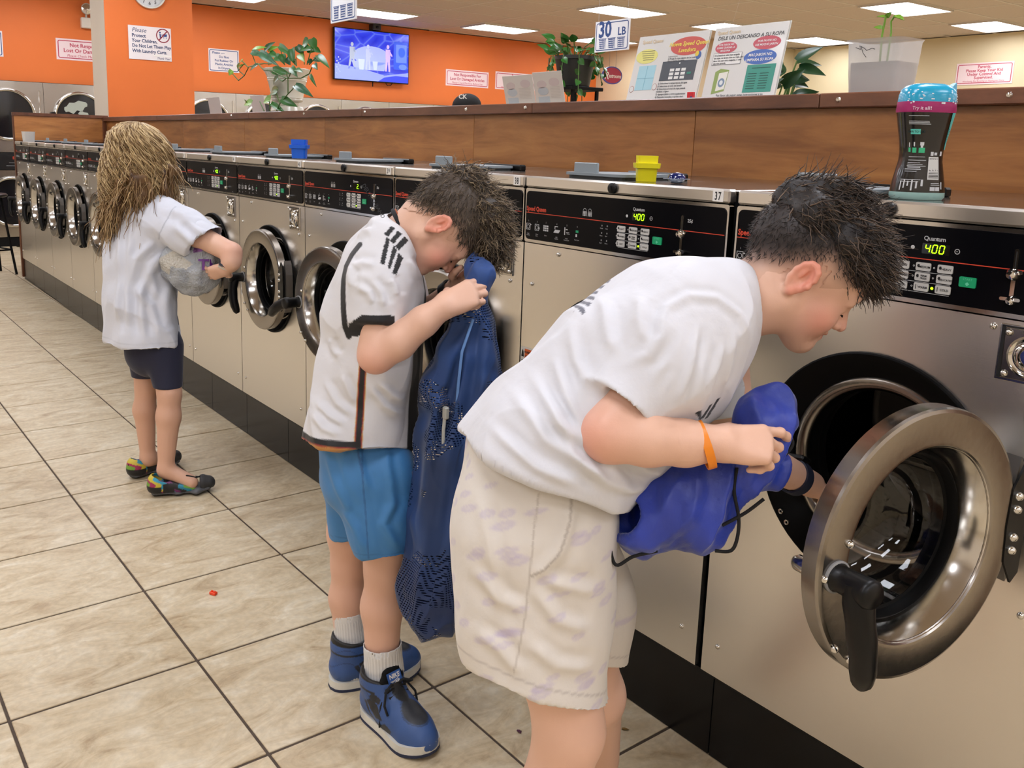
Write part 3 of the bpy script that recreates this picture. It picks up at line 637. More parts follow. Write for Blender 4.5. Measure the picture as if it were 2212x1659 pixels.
# hanging signs (light card on strings from the ceiling)
def hang_sign(label, x, y, z0, w_, h, big):
    t = thing('hanging_sign', label, 'sign', (x, y, z0+h/2), 0, 'hanging capacity signs')
    MB().bbox(-w_/2, w_/2, -.004, .004, -h/2, h/2, .001).build('panel', mat('sign_bright', 'eceef2', .4), t)
    mb = MB(); outline(mb, -w_/2+.012, w_/2-.012, -h/2+.010, h/2-.012, .018, .007, -.0046)
    if big: addtext(mb, big, h*.72, -w_*.40, -h*.015, -.0047, bold=.03, sx=.86); addtext(mb, 'LB', h*.36, w_*.165, h*.0, -.0047, bold=.02)
    for q in range(3):
        cx = -w_*.27+q*w_*.27
        mb.box(cx-w_*.115, cx+w_*.115, -.0047, -.004, -h*.085, -h*.065)
        for a in range(5): zz = -h*.10-a*h*.065; mb.box(cx-w_*(.10-.008*a), cx+w_*(.10-.008*a), -.0047, -.004, zz-h*.028, zz)
        for a in range(5): xx = cx-w_*.085+a*w_*.0425; mb.box(xx-.0016, xx+.0016, -.0048, -.004, -h*.40, -h*.08)
    mb.build('lettering', NAVYINK, t)
    for s in (-.42, .42): MB().tube([(s*w_, 0, h/2-.01), (s*w_*.99, 0, CEIL-.02-z0-h/2)], .0018, 5).build('string', mat('pale_string', 'b8b0a8', .7), t)
hang_sign('white hanging sign reading 30 LB with three blue baskets', -4.04, 3.6, 2.093, .374, .232, '30')
hang_sign('hanging basket sign cut by the top edge, left of the television', -4.12, 1.3, 2.10, .34, .232, '')
t = thing('hanging_sign', 'red oval restrooms sign with blue rim hanging by the cream wall', 'sign', (-9.2, 8.71, 2.467), RZ)
MB().prism(ell(0, 0, .215, .135, 40), -.008, .008).build('blue_rim', mat('sign_blue', '3c4a9c', .4), t); MB().prism(ell(0, 0, .195, .118, 40), -.0095, .0).build('red_face', mat('sign_red', 'a82846', .4), t)
mb = MB(); addtext(mb, 'R', .155, -.175, -.06, -.0102, shear=.25, bold=.02); addtext(mb, 'estrooms', .085, -.075, -.035, -.0102, bold=.015, sx=.82); mb.build('lettering', WHITE, t)
for s in (-1, 1): MB().tube([(s*.07, 0, .12), (s*.075, 0, .57)], .003, 5).build('wire', mat('wire_grey', '8a8378', .5), t)

# ---- stacked dryers on the end wall
DGL = mat('dryer_door_glass', '15171b', .12, spec=.6)
def dryer_parts(t, z0, h, laundry=False):
    b_ = MB(); b_.add(*plate_hole(-.398, .398, z0+.004, z0+h-.004, 0, z0+h*.53, .285, -.02, .02)); b_.build('front_panel', STEEL2, t)
    d = MB().lathe([(.262, -.03), (.268, -.065), (.282, -.075), (.298, -.07), (.305, -.045), (.302, -.02)], 48, 'y', (0, 0, z0+h*.53)).build('door_ring', CHROME, t, 60)
    MB().lathe([(.268, -.045), (0, -.05)], 48, 'y', (0, 0, z0+h*.53)).build('door_pane', DGL, d)
    MB().bbox(-.33, -.285, -.09, -.055, z0+h*.53-.05, z0+h*.53+.05, .008).build('handle', BLACK, d)
    MB().bbox(.345, .365, -.03, -.02, z0+.03, z0+h-.10, .003).build('door_hinge_strip', POLISH, t)
    if laundry:
        for q, (x, z, a, r1, r2) in enumerate(((-.05, .12, .3, .14, .06), (.06, -.02, -.9, .11, .06), (-.08, -.12, .2, .13, .05))):
            c, s = math.cos(a), math.sin(a)
            MB().prism([(x+r1*math.cos(k_*PI/8)*c-r2*math.sin(k_*PI/8)*(1+.3*math.sin(3*k_))*s, z0+h*.53+z+r1*math.cos(k_*PI/8)*s+r2*math.sin(k_*PI/8)*(1+.3*math.sin(3*k_))*c) for k_ in range(16)], -.058, -.050).build('laundry', mat('wet_laundry', 'aab0a4', .6), d)
def control_strip(t, z0, h):
    c = MB().bbox(-.392, .392, -.026, -.0, z0, z0+h, .003).build('control_strip', mat('dryer_black', '101114', .35), t)
    mb = MB(); addtext(mb, 'Speed Queen', .045, .02, z0+h*.62, -.0265, bold=.03); mb.build('brand_lettering', PRINTR, c)
    MB().box(-.02, .36, -.0268, -.026, z0+h*.40, z0+h*.43).box(-.05, .36, -.0268, -.026, z0+h*.22, z0+h*.25).build('strip_print', mat('grey_print', '77787c', .5), c)
for i in range(-4, 10):
    yc = .396+.8*(i-1)
    lab = ('stacked dryer on the end wall cut by the left photo edge' if i == 1 else 'stacked dryer with pale laundry behind its round door, next to the pillar' if i == 2 else
           {-4: 'stacked dryer out of the picture, fifth left of the photo edge', -3: 'stacked dryer out of the picture, fourth left of the photo edge', -2: 'stacked dryer out of the picture, third left of the photo edge', -1: 'stacked dryer out of the picture, second left of the photo edge', 0: 'stacked dryer just outside the left photo edge', 3: 'stacked dryer hidden behind the orange pillar', 4: 'stacked dryer top seen between the pillar and the potted plant', 5: 'stacked dryer top right behind the white plant pot', 6: 'stacked dryer top just right of the white plant pot below the television', 7: 'stacked dryer top below the television centre', 8: 'stacked dryer top below the right half of the television', 9: 'last stacked dryer top, left of the black cap'}[i])
    t = thing('stacked_dryer', lab, 'dryer', (WX+.055, yc, 0), RZ, 'stacked dryers along the orange wall')
    MB().box(-.398, .398, -.0, .03, .0, 1.945).build('casing', BLACKM, t)
    MB().bbox(-.395, .395, -.015, 0, .0, .11, .002).build('base_plate', BLACKM, t)
    dryer_parts(t, .11, .80); control_strip(t, .912, .20); dryer_parts(t, 1.114, .83, i == 2)
for y in (-.804, -.004): pass

# ---- on the partition ledge
LEDGE = PZ+.04
LEAF = mat('pothos_leaf', '2f6a26', .32, noise=.25, nscale=14); LEAFL = mat('young_leaf', '6f9a2e', .35, noise=.2, nscale=14); LEAFV = mat('variegated_leaf', '3d6b4a', .28, noise=.45, nscale=22); STEM = mat('plant_stem', '4b6a2a', .5); LEAFD = mat('dark_leaf', '1c3f22', .3, noise=.2, nscale=10)
def leaf_mesh(L, wd, fold=.25, droop=.2):
    """heart-shaped leaf along +x, normal +z"""
    xs = [0, .06, .18, .34, .52, .70, .86, 1.0]; ws = [.10, .62, .95, 1.0, .84, .58, .28, .0]
    V = []; Fc = []
    for x, q in zip(xs, ws):
        z = -droop*L*x*x
        for s in (-1, -.5, 0, .5, 1): V.append((x*L-(.09*L if abs(s) == 1 and .05 < x < .1 else 0), s*q*wd/2, z+fold*abs(s)*q*wd/2))
    for i in range(len(xs)-1):
        for j in range(4): Fc.append((i*5+j, (i+1)*5+j, (i+1)*5+j+1, i*5+j+1))
    b = len(V); V += [(v[0], v[1], v[2]-.0012) for v in V]; Fc += [tuple(q+b for q in f)[::-1] for f in Fc]
    return V, Fc
def leaf(parent, p0, p1, wd, m, face=None, origin=(0, 0, 0), rnd=random):
    p0, p1 = np.array(p0), np.array(p1); d = p1-p0; L = np.linalg.norm(d); x = d/L
    f = np.array(face if face is not None else (.45, -.75, .5)); f = f+np.array([rnd.uniform(-.3, .3) for _ in range(3)]); z = f-x*(f@x); z /= np.linalg.norm(z); y = np.cross(z, x)
    Vv, Fc = leaf_mesh(L, wd); o = p0-np.array(origin)
    return link('leaf', mkmesh('leaf', [o+x*v[0]+y*v[1]+z*v[2] for v in Vv], Fc, 180), m, parent)
rnd = random.Random(11)
pc = onp(621, 243, 'Y', .915); pc[2] = LEDGE; pcx = pc[0]
t = thing('potted_pothos', 'trailing pothos in a ribbed white pot on the wooden ledge', 'potted plant', tuple(pc))
POTW = mat('ivory_glaze', 'dcd8c8', .22, coat=.3)
MB().lathe([(0, .035), (.064, .036), (.070, .060), (.094, .070), (.098, .078), (.096, .084), (.100, .088), (.098, .094), (.117, .185), (.122, .192), (.119, .198), (.124, .203), (.122, .209), (.136, .240), (.146, .252), (.148, .262), (.142, .264), (.135, .255), (.120, .20), (0, .21)], 40).build('pot', POTW, t, 35)
MB().lathe([(0, 0), (.102, 0), (.106, .008), (.098, .034), (.092, .037), (.080, .02), (0, .02)], 40).build('saucer', POTW, t, 40)
MB().lathe([(.122, .222), (.06, .232), (0, .236)], 24).build('soil', mat('potting_soil', '2c2119', .95), t)
def cp(x, y, Y): return onp(480+x*.1175, 70+y*.1175, 'Y', Y)
for q, (a, b_, c, d, wd, Y, kk) in enumerate(((545, 340, 740, 205, .055, .9, 1), (540, 360, 735, 400, .06, .86, 2), (690, 370, 955, 555, .075, .82, 2), (780, 340, 890, 165, .06, .95, 2), (850, 330, 1015, 240, .05, .95, 1), (1050, 240, 1230, 390, .06, .93, 0), (1275, 300, 1285, 560, .085, .88, 0), (1100, 400, 1120, 575, .07, .88, 0), (870, 370, 1010, 440, .06, .95, 0), (1370, 250, 1500, 400, .07, .9, 2), (1580, 170, 1420, 230, .09, .93, 0), (1640, 115, 1720, 310, .075, .9, 0), (1700, 290, 1810, 370, .045, .9, 0), (1580, 320, 1700, 340, .07, .92, 0), (1420, 400, 1480, 495, .06, .9, 1), (1750, 420, 1935, 560, .06, .9, 0), (1680, 490, 1835, 500, .04, .92, 2), (1590, 500, 1645, 570, .05, .88, 2), (1690, 580, 1725, 655, .05, .88, 2), (650, 590, 445, 685, .04, .85, 2), (365, 520, 205, 605, .06, .85, 1), (370, 605, 235, 645, .035, .85, 1), (185, 700, 115, 785, .06, .85, 1), (930, 690, 1175, 730, .075, .78, 0), (1270, 640, 1340, 770, .06, .77, 0), (1350, 680, 1455, 690, .045, .77, 0), (1030, 830, 850, 945, .06, .77, 2), (1015, 1080, 755, 1060, .085, .77, 0), (1340, 970, 1620, 1115, .07, .77, 2), (1090, 1220, 1330, 1335, .07, .76, 0), (890, 1220, 715, 1270, .075, .76, 1), (545, 1290, 330, 1285, .07, .8, 1), (1620, 770, 1690, 965, .03, .8, 0), (900, 1300, 1105, 1420, .05, .76, 0), (440, 1260, 480, 1370, .07, .8, 1), (980, 440, 1100, 500, .07, .93, 0), (1180, 470, 1240, 590, .06, .9, 2), (1350, 480, 1330, 600, .05, .88, 0), (1450, 300, 1600, 260, .08, .92, 0))):
    leaf(t, cp(a, b_, Y), cp(c, d, Y+rnd.uniform(-.03, .03)), wd*.74, (LEAF, LEAFL, LEAFV)[kk], None, pc, rnd)
for q, (P, Y) in enumerate((([(660, 575), (760, 690), (900, 700), (1050, 780), (1180, 840), (1450, 840), (1600, 760), (1650, 640)], .775), ([(650, 585), (780, 572), (900, 580)], .86), ([(480, 650), (410, 790), (300, 700), (380, 600), (420, 575)], .85), ([(410, 790), (300, 885), (190, 760)], .85), ([(1180, 740), (1210, 880), (1210, 1130), (1060, 1310), (1000, 1440)], .765), ([(1210, 1130), (1290, 1050), (1335, 980)], .765), ([(1280, 690), (1215, 850)], .77), ([(540, 370), (620, 590)], .86), ([(690, 1270), (770, 1445)], .76), ([(870, 1270), (880, 1455)], .76), ([(990, 1110), (1060, 1310)], .765), ([(470, 640), (640, 590)], .85), ([(470, 640), (400, 560), (360, 520)], .85), ([(1040, 850), (1110, 900), (1170, 850)], .77), ([(1500, 400), (1510, 590)], .9), ([(1640, 300), (1560, 590)], .9), ([(1740, 440), (1600, 590)], .9), ([(800, 400), (860, 600)], .92), ([(1060, 260), (1150, 600)], .94))):
    MB().tube([cp(a, c, Y)-pc for a, c in P], .0035, 6).build('vine', STEM, t, 60)
# pale acrylic notice holders seen from behind
PALEAC = mat('frosted_acrylic', 'd9cfc9', .35, alpha=.86); ACR = mat('clear_acrylic_edge', 'e9ece8', .15, alpha=.55)
def holder(label, x0, x1, Y, h, lean, m=PALEAC, yaw=0.):
    t = thing('notice_holder', label, 'notice holder', ((x0+x1)/2, Y, LEDGE), yaw); w_ = (x1-x0)/2
    T = Matrix.Rotation(-lean, 4, 'X')
    MB().bbox(-w_, w_, -.002, .002, .003, h, .0008, T).build('sheet', m, t); MB().bbox(-w_, w_, -.02, .03, 0, .003, .0008).build('foot', ACR, t)
    return t, T, w_
for px0, px1, Y, lab in ((455, 480, .95, 'blank frosted notice holder on the ledge just right of the pillar'), (547, 575, 1.02, 'blank frosted notice holder just left of the white plant pot')):
    a, c = onp(px0, 240, 'Y', Y), onp(px1, 240, 'Y', Y); holder(lab, a[0], c[0], Y, .13, -.15)
# double notice seen from the back
t = thing('notice_holder', 'pale double notice holder seen from its blank back, beside the cap wearer', 'notice holder', (-1.752, .93, LEDGE), 0)
TL = Matrix.Rotation(.24, 4, 'X')
PAPER = mat('aged_paper', 'd6d0c6', .6); 
for s, x0, x1 in ((0, -.189, .008), (1, .012, .189)):
    sh = MB().bbox(x0, x1, -.0015, .0015, .002, .128 if s == 0 else .134, .0005, TL).build('sheet', PAPER, t)
    mb = MB(); ps = lambda cx, cz, rx, rz: mb.prism(ell(cx, cz, rx, rz, 20), -.0019, -.0016, TL)
    ps(x0+.05, .085, .03, .016); ps(x1-.05, .092, .032, .017); mb.build('faint_red_oval', mat('faint_rose', 'cdbfbb', .6), sh)
    mb = MB(); ps(x0+.055, .058, .033, .017); mb.prism([(x0+.02, .004), (x0+.09, .004), (x0+.09, .036), (x0+.02, .036)], -.0019, -.0016, TL); mb.build('faint_blue_oval', mat('faint_blue', 'bcc3c6', .6), sh)
    mb = MB()
    for q in range(8): mb.box(x0+.1, x1-.02, -.0019, -.0016, .03+.006*q, .0315+.006*q, TL)
    mb.build('faint_print', mat('faint_print', 'c2bcb2', .6), sh)
MB().bbox(-.189, .189, -.03, .03, 0, .002, .0005).build('foot', ACR, t)
# the two instruction posters
POST = mat('laminated_paper', 'dcdad6', .3, coat=.3)
def poster(label, xc, w_, h, lean):
    t = thing('instruction_poster', label, 'poster', (xc, .93, LEDGE), 0); T = Matrix.Rotation(-lean, 4, 'X')
    s = MB().bbox(-w_/2, w_/2, -.002, .002, .002, h, .0008, T).build('sheet', POST, t)
    MB().bbox(-w_/2, w_/2, -.03, .06, 0, .002, .0005).build('foot', ACR, t)
    MB().bbox(-w_/2-.004, w_/2+.004, .003, .005, .002, h+.003, .0008, T).build('acrylic_back', ACR, t)
    def prt(nm, col, polys=(), texts=(), y=-.0026):
        mb = MB()
        for P in polys: mb.prism(P, y, -.002, T)
        for q in texts: addtext(mb, q[0], q[1], q[2], q[3], y-.0002, align=q[4] if len(q) > 4 else 'LEFT', bold=q[5] if len(q) > 5 else 0, shear=q[6] if len(q) > 6 else 0, T=T)
        mb.build(nm, mat('poster_'+nm, col, .5), s)
    return prt, lambda x0, x1, z0, z1: [(x0, z0), (x1, z0), (x1, z1), (x0, z1)]
prt, R4 = poster('leaning Spanish washer instruction poster with yellow and red headings', -1.0715, .323, .245, .24)
prt('faded_brand', 'd8c3a2', (), (('Speed Queen', .018, -.14, .218, 'LEFT', .03),))
prt('yellow_oval', 'e3dc7e', [ell(-.105, .170, .052, .027)]); prt('red_banner', 'c8544a', [ell(.08, .196, .078, .033, 30)])
prt('yellow_title', 'f0d858', (), (('Nueva Speed Queen', .021, .082, .198, 'CENTER', .02, .1), ('Lavadora', .021, .08, .175, 'CENTER', .02, .1)), -.003)
prt('blue_panel', 'a4cfdb', [R4(-.13, -.048, .045, .135)]); prt('panel_lines', '7fb4c6', [R4(-.129, -.049, .088, .0895), R4(-.09, -.088, .046, .134)], (), -.003)
prt('dark_panel', '4a4e55', [R4(-.02, .135, .075, .145)]); prt('keypad', 'e4e4e0', [R4(.022+.026*a, .041+.026*a, .08+.014*c, .090+.014*c) for a in range(3) for c in range(3)]+[ell(.06, .136, .003, .003, 8)], (), -.003); prt('green_key', '2f7d6a', [R4(.102, .120, .095, .103)], (), -.0031)
prt('blue_badge', '3f62a0', [ell(.135, .160, .012, .014)]); prt('yellow_badge', 'e0c23a', [ell(.128, .166, .008, .010)], (), -.0028)
prt('small_print', '3a3a3c', [R4(-.135+.004*q, -.07, .188-.008*q, .1895-.008*q) for q in range(5)],
    (('Instrucciones:', .008, .0, .160), ('1) Ponga Su ropa dentro de La Lava-', .0085, .0, .151, 'LEFT', .02), ('dora y cierre la puerta.', .0085, .0, .143, 'LEFT', .02), ('2) Seleccione la temperatura del agua', .0088, -.02, .063, 'LEFT', .02), ('3) Seleccione el ciclo del lavado', .0088, -.02, .053, 'LEFT', .02), ('4) Seleccione el nivel de ropa pesada', .0088, -.02, .043, 'LEFT', .02), ('mediana o ligera', .0088, -.02, .034, 'LEFT', .02), ('5) Agregue jabon y otros suplementos', .0088, -.02, .024, 'LEFT', .02), ('6) Deposite monedas y oprima start', .0088, -.02, .014, 'LEFT', .02)), -.003)
mb = None
prt('warning_rings', '9a5a52', [ell(-.145, .05, .011, .012), ell(-.035, .055, .011, .012)]); prt('ring_centres', 'dcdad6', [ell(-.145, .05, .0095, .0105), ell(-.035, .055, .0095, .0105)], (), -.003)
prt, R4 = poster('leaning Spanish poster about giving clothes a rest, green table at bottom', -.739, .285, .245, .22)
prt('faded_brand', 'd6b98c', (), (('Speed Queen', .017, -.13, .222, 'LEFT', .03),)); prt('title', '35353a', (), (('DELE UN DESCANSO A SU ROPA', .0175, .005, .203, 'CENTER', .01, .1),))
prt('red_ovals', 'c95a66', [ell(-.083, .176, .044, .020), ell(.075, .182, .052, .022)]); prt('blue_oval', '4a6db8', [ell(.06, .137, .062, .024)])
prt('white_lettering', 'f0eeee', (), (('POR FAVOR NO', .0085, -.083, .183, 'CENTER', .02, .1), ('SOBRE CARGAR LA', .0085, -.083, .173, 'CENTER', .02, .1), ('MAQUINA', .0085, -.083, .163, 'CENTER', .02, .1), ('POR FAVOR NO', .0095, .075, .185, 'CENTER', .02, .1), ('USE MUCHO JABON', .0095, .075, .173, 'CENTER', .02, .1), ('MAS JABON NO', .0125, .06, .140, 'CENTER', .02, .1), ('LIMPIARA SU ROPA', .0125, .06, .124, 'CENTER', .02, .1)), -.003)
prt('text_box', '6a6a70', [R4(-.128, -.012, .118, .158)]); prt('text_box_face', 'eceae6', [R4(-.1268, -.0135, .1195, .1568)], (), -.0028)
prt('box_text', '2c2c30', (), tuple((s, .0082, -.123, .148-.009*i, 'LEFT', .02) for i, s in enumerate(('Si la lavadora esta muy cargada', 'de ropa, no lavara bien su ropa, por', 'favor de usar otra maquina, o usar', 'una mas grande.'))), -.0032)
prt('green_table', '3d9483', [R4(.02, .128, .022, .112)]); prt('table_text', '1f5348', [R4(.03+.045*(q % 2), .062+.045*(q % 2), .034+.008*(q//2), .0362+.008*(q//2)) for q in range(14)]+[R4(.04, .11, .1, .102)], (), -.003)
prt('washer_drawing', '8fa45a', [[(-.105, .02), (-.055, .03), (-.05, .10), (-.085, .105), (-.105, .095)]]); prt('washer_front', 'e6e4da', [[(-.09, .03), (-.056, .036), (-.052, .095), (-.088, .09)]], (), -.0028); prt('washer_porthole', '7b8fa8', [ell(-.072, .058, .013, .015)], (), -.003); prt('washer_glass', 'dfe4e6', [ell(-.072, .058, .007, .008)], (), -.0032)
prt('footer', '4a4a50', (), (('Por favor de seguir estas instrucciones y su', .0105, .01, .012, 'CENTER', .01), ('ropa quedara mas limpia y suave', .008, .03, .004, 'CENTER', .01)))
t = thing('paper_packet', 'small red and white packet standing between the two leaning posters', 'packet', (-.905, .905, LEDGE), .2); MB().bbox(-.012, .012, -.006, .006, 0, .028, .001).build('packet', mat('packet_red', 'd8303a', .4), t); MB().prism(ell(.004, .010, .004, .004, 10), -.0066, -.0058).build('emblem', NAVYINK, t)
# translucent planter
a, c = onp(1840, 197, 'Y', .93), onp(1966, 197, 'Y', .93); xc = (a[0]+c[0])/2
t = thing('translucent_planter', 'translucent white tub with grey water and two sprouts on the ledge', 'planter', (xc, .93, LEDGE))
mb = MB(); TUB = mat('translucent_plastic', 'd6d4d2', .45, alpha=.62)
def rr_loft(levels):
    mb = MB(); ring_ = None
    for wx, wy, z, r in levels:
        P = rrect(-wx, wx, -wy, wy, r, 3); b = len(mb.V); mb.V += [(p[0], p[1], z) for p in P]; n = len(P)
        if ring_ is not None: mb.F += [(ring_+i, ring_+(i+1) % n, b+(i+1) % n, b+i) for i in range(n)]
        ring_ = b
    mb.F.append(tuple(range(len(P)))[::-1]); return mb
rr_loft([(.070, .055, .001, .018), (.075, .06, .06, .02), (.080, .066, .142, .022), (.084, .07, .150, .022)]).build('tub', TUB, t, 40)
q = rr_loft([(.0685, .053, .003, .018), (.072, .057, .088, .02)]); q.F.append(tuple(range(len(q.V)-16, len(q.V)))); q.build('grey_water', mat('cloudy_water', '8f8f8d', .3), t)
st = MB().tube([(-.01, .0, .08), (-.012, .0, .165), (-.005, -.003, .215)], .0028, 6).tube([(.01, .0, .08), (.014, .0, .17), (.010, .0, .20), (.02, 0, .215)], .0028, 6).build('sprout_stem', LEAFL, t, 60)
o3 = np.array([xc, .93, LEDGE])
for p0, p1, wd in (((-.005, 0, .214), (.012, -.01, .222), .014), ((-.006, 0, .214), (-.036, 0, .222), .010), ((-.012, 0, .185), (-.034, -.01, .190), .012), ((.02, 0, .214), (.052, -.01, .205), .018)): leaf(t, o3+p0, o3+p1, wd, LEAFL, None, o3, rnd)
MB().tube([(-.045, -.0695, .128), (-.03, -.0695, .122), (-.034, -.0695, .132), (-.018, -.0695, .124), (-.012, -.0695, .118), (.004, -.0695, .123), (.012, -.0695, .120)], .0009, 5).tube([(-.03, -.0693, .130), (-.022, -.0690, .112), (-.012, -.0685, .100)], .0008, 5).build('marker_scribble', INK, t)
# plant on black stand behind the partition
def bushy(label, base, H, pot_r, pot_h, nl, spread, m, leafw, stand=None, trail=0, name='potted_plant', potm=None, leafL=.1, up=.3):
    t = thing(name, label, 'potted plant', tuple(base)); b = np.array(base)
    MB().lathe([(0, H), (pot_r*.72, H), (pot_r*.78, H+.01), (pot_r, H+pot_h*.86), (pot_r*1.06, H+pot_h*.88), (pot_r*1.06, H+pot_h), (pot_r*.94, H+pot_h), (pot_r*.9, H+pot_h*.8), (0, H+pot_h*.82)], 28).build('pot', potm or mat('black_pot', '232422', .45), t, 35)
    if stand:
        mb = MB(); w_ = stand
        for sx in (-1, 1):
            for sy in (-1, 1): MB().box(sx*w_-.012, sx*w_+.012, sy*w_-.012, sy*w_+.012, 0, H).build('stand_leg', BLACKM, t)
        MB().bbox(-w_-.04, w_+.04, -w_-.04, w_+.04, H-.03, H, .004).build('stand_top', BLACKM, t)
    rs = random.Random(int(H*1000)+nl); st = MB()
    for i in range(nl):
        a = rs.uniform(0, 2*PI); r0 = pot_r*rs.uniform(.1, .8); top = np.array([0, 0, H+pot_h*.9])
        p = top+np.array([math.cos(a)*r0, math.sin(a)*r0, 0])
        if i < trail:
            L = rs.uniform(.15, .55); q = top+np.array([math.cos(a)*pot_r*1.3, math.sin(a)*pot_r*1.3, .03]); e_ = q+np.array([math.cos(a)*.05, math.sin(a)*.05, -L])
            st.tube([p, q, e_], .004, 5)
            for u in (.15, .4, .65, .9): c_ = q+(e_-q)*u; leaf(t, b+c_, b+c_+np.array([math.cos(a+u*9)*.6, math.sin(a+u*9)*.6, -.5])*leafL*.8, leafw*.8, m, (math.cos(a), math.sin(a), .4), b, rs)
        else:
            q = p+np.array([math.cos(a), math.sin(a), 0])*spread*rs.uniform(.2, 1)+np.array([0, 0, up*rs.uniform(.3, 1)])
            st.tube([p, (p+q)/2+np.array([0, 0, .03]), q], .005, 5); dr = np.array([math.cos(a), math.sin(a), rs.uniform(-.3, .9)]); leaf(t, b+q, b+q+dr/np.linalg.norm(dr)*leafL*rs.uniform(.7, 1.2), leafw, m, (.5, -.6, .6), b, rs)
    st.build('stems', STEM, t, 60)
    return t
pb = onp(1241, 165, 'Y', 3.9); bushy('bushy vine in black pot on black metal stand left of restrooms sign', (pb[0], 3.9, 0), 1.86, .17, .26, 40, .16, LEAF, .075, stand=.14, trail=12, leafL=.10, up=.16)
pr = onp(1648, 150, 'Y', 3.2); bushy('dark broad-leaved plant rising behind the right poster', (pr[0], 3.2, 0), 1.05, .16, .26, 60, .17, LEAFD, .085, leafL=.14, up=.62, stand=.13, name='rubber_plant')

# ---- things on the washers
TOPZ = 1.2705
def cap(label, px, py, col, s, Y):
    p = onp(px, py, 'Z', TOPZ); lx = p[0] % W; zc = 1.2848 if lx < .27 and .06 < p[1] < .33 else TOPZ
    if zc > TOPZ: p = onp(px, py, 'Z', zc)
    t = thing('bottle_cap', label, 'bottle cap', (p[0], p[1], zc), .9); m = mat('cap_'+col, col, .35)
    rr_loft([(.024*s, .022*s, 0, .008), (.0255*s, .0235*s, .03*s, .008), (.0265*s, .0245*s, .034*s, .008)]).build('body', m, t, 30)
    rr_loft([(.0265*s, .0245*s, .033*s, .008), (.0315*s, .029*s, .0345*s, .009), (.033*s, .030*s, .047*s, .009), (.0255*s, .0235*s, .0475*s, .008)]).build('flange', m, t, 30)
    q = rr_loft([(.0255*s, .0235*s, .047*s, .007), (.0265*s, .0245*s, .066*s, .007)]); n_ = 16; q.F.append(tuple(range(len(q.V)-16, len(q.V)))); q.build('top', m, t, 30)
cap('yellow plastic detergent cap standing on washer 37', 1395, 392, 'f2e61a', .95, 0); cap('blue plastic detergent cap standing on washer 40', 647, 342, '0b5fd8', 1.0, 0)
p = onp(1461, 397, 'Z', TOPZ); t = thing('detergent_pod', 'navy and white detergent pod lying beside the yellow cap', 'detergent pod', (p[0], p[1], TOPZ), .7)
MB().lathe([(0, .0), (.012, .001), (.019, .006), (.0215, .012)], 24).build('white_half', mat('pod_white', 'b9cbe8', .12, coat=.6), t, 60); MB().lathe([(.0215, .012), (.020, .019), (.013, .0245), (0, .0265)], 24).build('navy_half', mat('pod_navy', '101f5c', .08, coat=.8), t, 60)
MB().bbox(-.031, .031, -.018, .018, .0112, .0122, .0004).build('film', mat('pod_film', 'cfd9e6', .1, alpha=.4), t)
p = onp(62, 303, 'Y', .048); t = thing('plastic_tub', 'small translucent white tub on the farthest washer', 'tub', (p[0], .048, 1.2718), 0); 
rr_loft([(.05, .04, 0, .01), (.058, .047, .085, .012), (.060, .049, .088, .012)]).build('tub', mat('milky_plastic', 'dcdad6', .4, alpha=.8), t, 40)
# scent booster bottle on washer 36
p = onp(1978, 430, 'Z', TOPZ); t = thing('scent_booster_bottle', 'black waisted bottle with bright blue speckled cap on the nearest washer', 'bottle', (p[0], p[1], TOPZ), .95)
def eloft(levels, n=40):
    V, Fc = [], []
    for rx, ry, z in levels: V += [(rx*math.copysign(abs(math.cos(a))**.75, math.cos(a)), ry*math.copysign(abs(math.sin(a))**.75, math.sin(a)), z) for a in (2*PI*i/n for i in range(n))]
    for j in range(len(levels)-1): Fc += [(j*n+i, j*n+(i+1) % n, (j+1)*n+(i+1) % n, (j+1)*n+i) for i in range(n)]
    Fc += [tuple(range(n))[::-1], tuple((len(levels)-1)*n+i for i in range(n))]
    mb = MB(); return mb.add(V, Fc)
prof = [(.0465, .034, .0135), (.0445, .033, .03), (.0405, .031, .05), (.0365, .029, .07), (.036, .0288, .085), (.0385, .03, .105), (.0425, .032, .125), (.0465, .034, .145), (.049, .0355, .157)]
bd = eloft(prof).build('body', mat('bottle_sleeve', '0a0b0d', .2, coat=.4), t, 50)
eloft([(.043, .032, 0), (.047, .0345, .005), (.0468, .0342, .0135)]).build('base', mat('bottle_base', 'a8cfc8', .25), t, 50)
eloft([(.049, .0358, .157), (.050, .0365, .160), (.0488, .0358, .176)]).build('pink_band', mat('band_pink', 'a8246a', .3), t, 50)
cpb = eloft([(.0486, .0356, .176), (.0478, .035, .188), (.0445, .033, .198), (.037, .028, .205), (.026, .02, .2085), (.012, .010, .2095)]).build('cap', mat('cap_cyan', '12a4cf', .25, coat=.3), t, 50)
MB().add([(.030, -.02, .199), (.049, -.008, .190), (.0475, -.006, .212), (.030, .02, .199), (.049, .008, .190), (.0475, .006, .212)], [(0, 1, 2), (3, 5, 4), (0, 2, 5, 3), (1, 4, 5, 2)]).build('cap_fold', MATS['cap_cyan'], cpb)
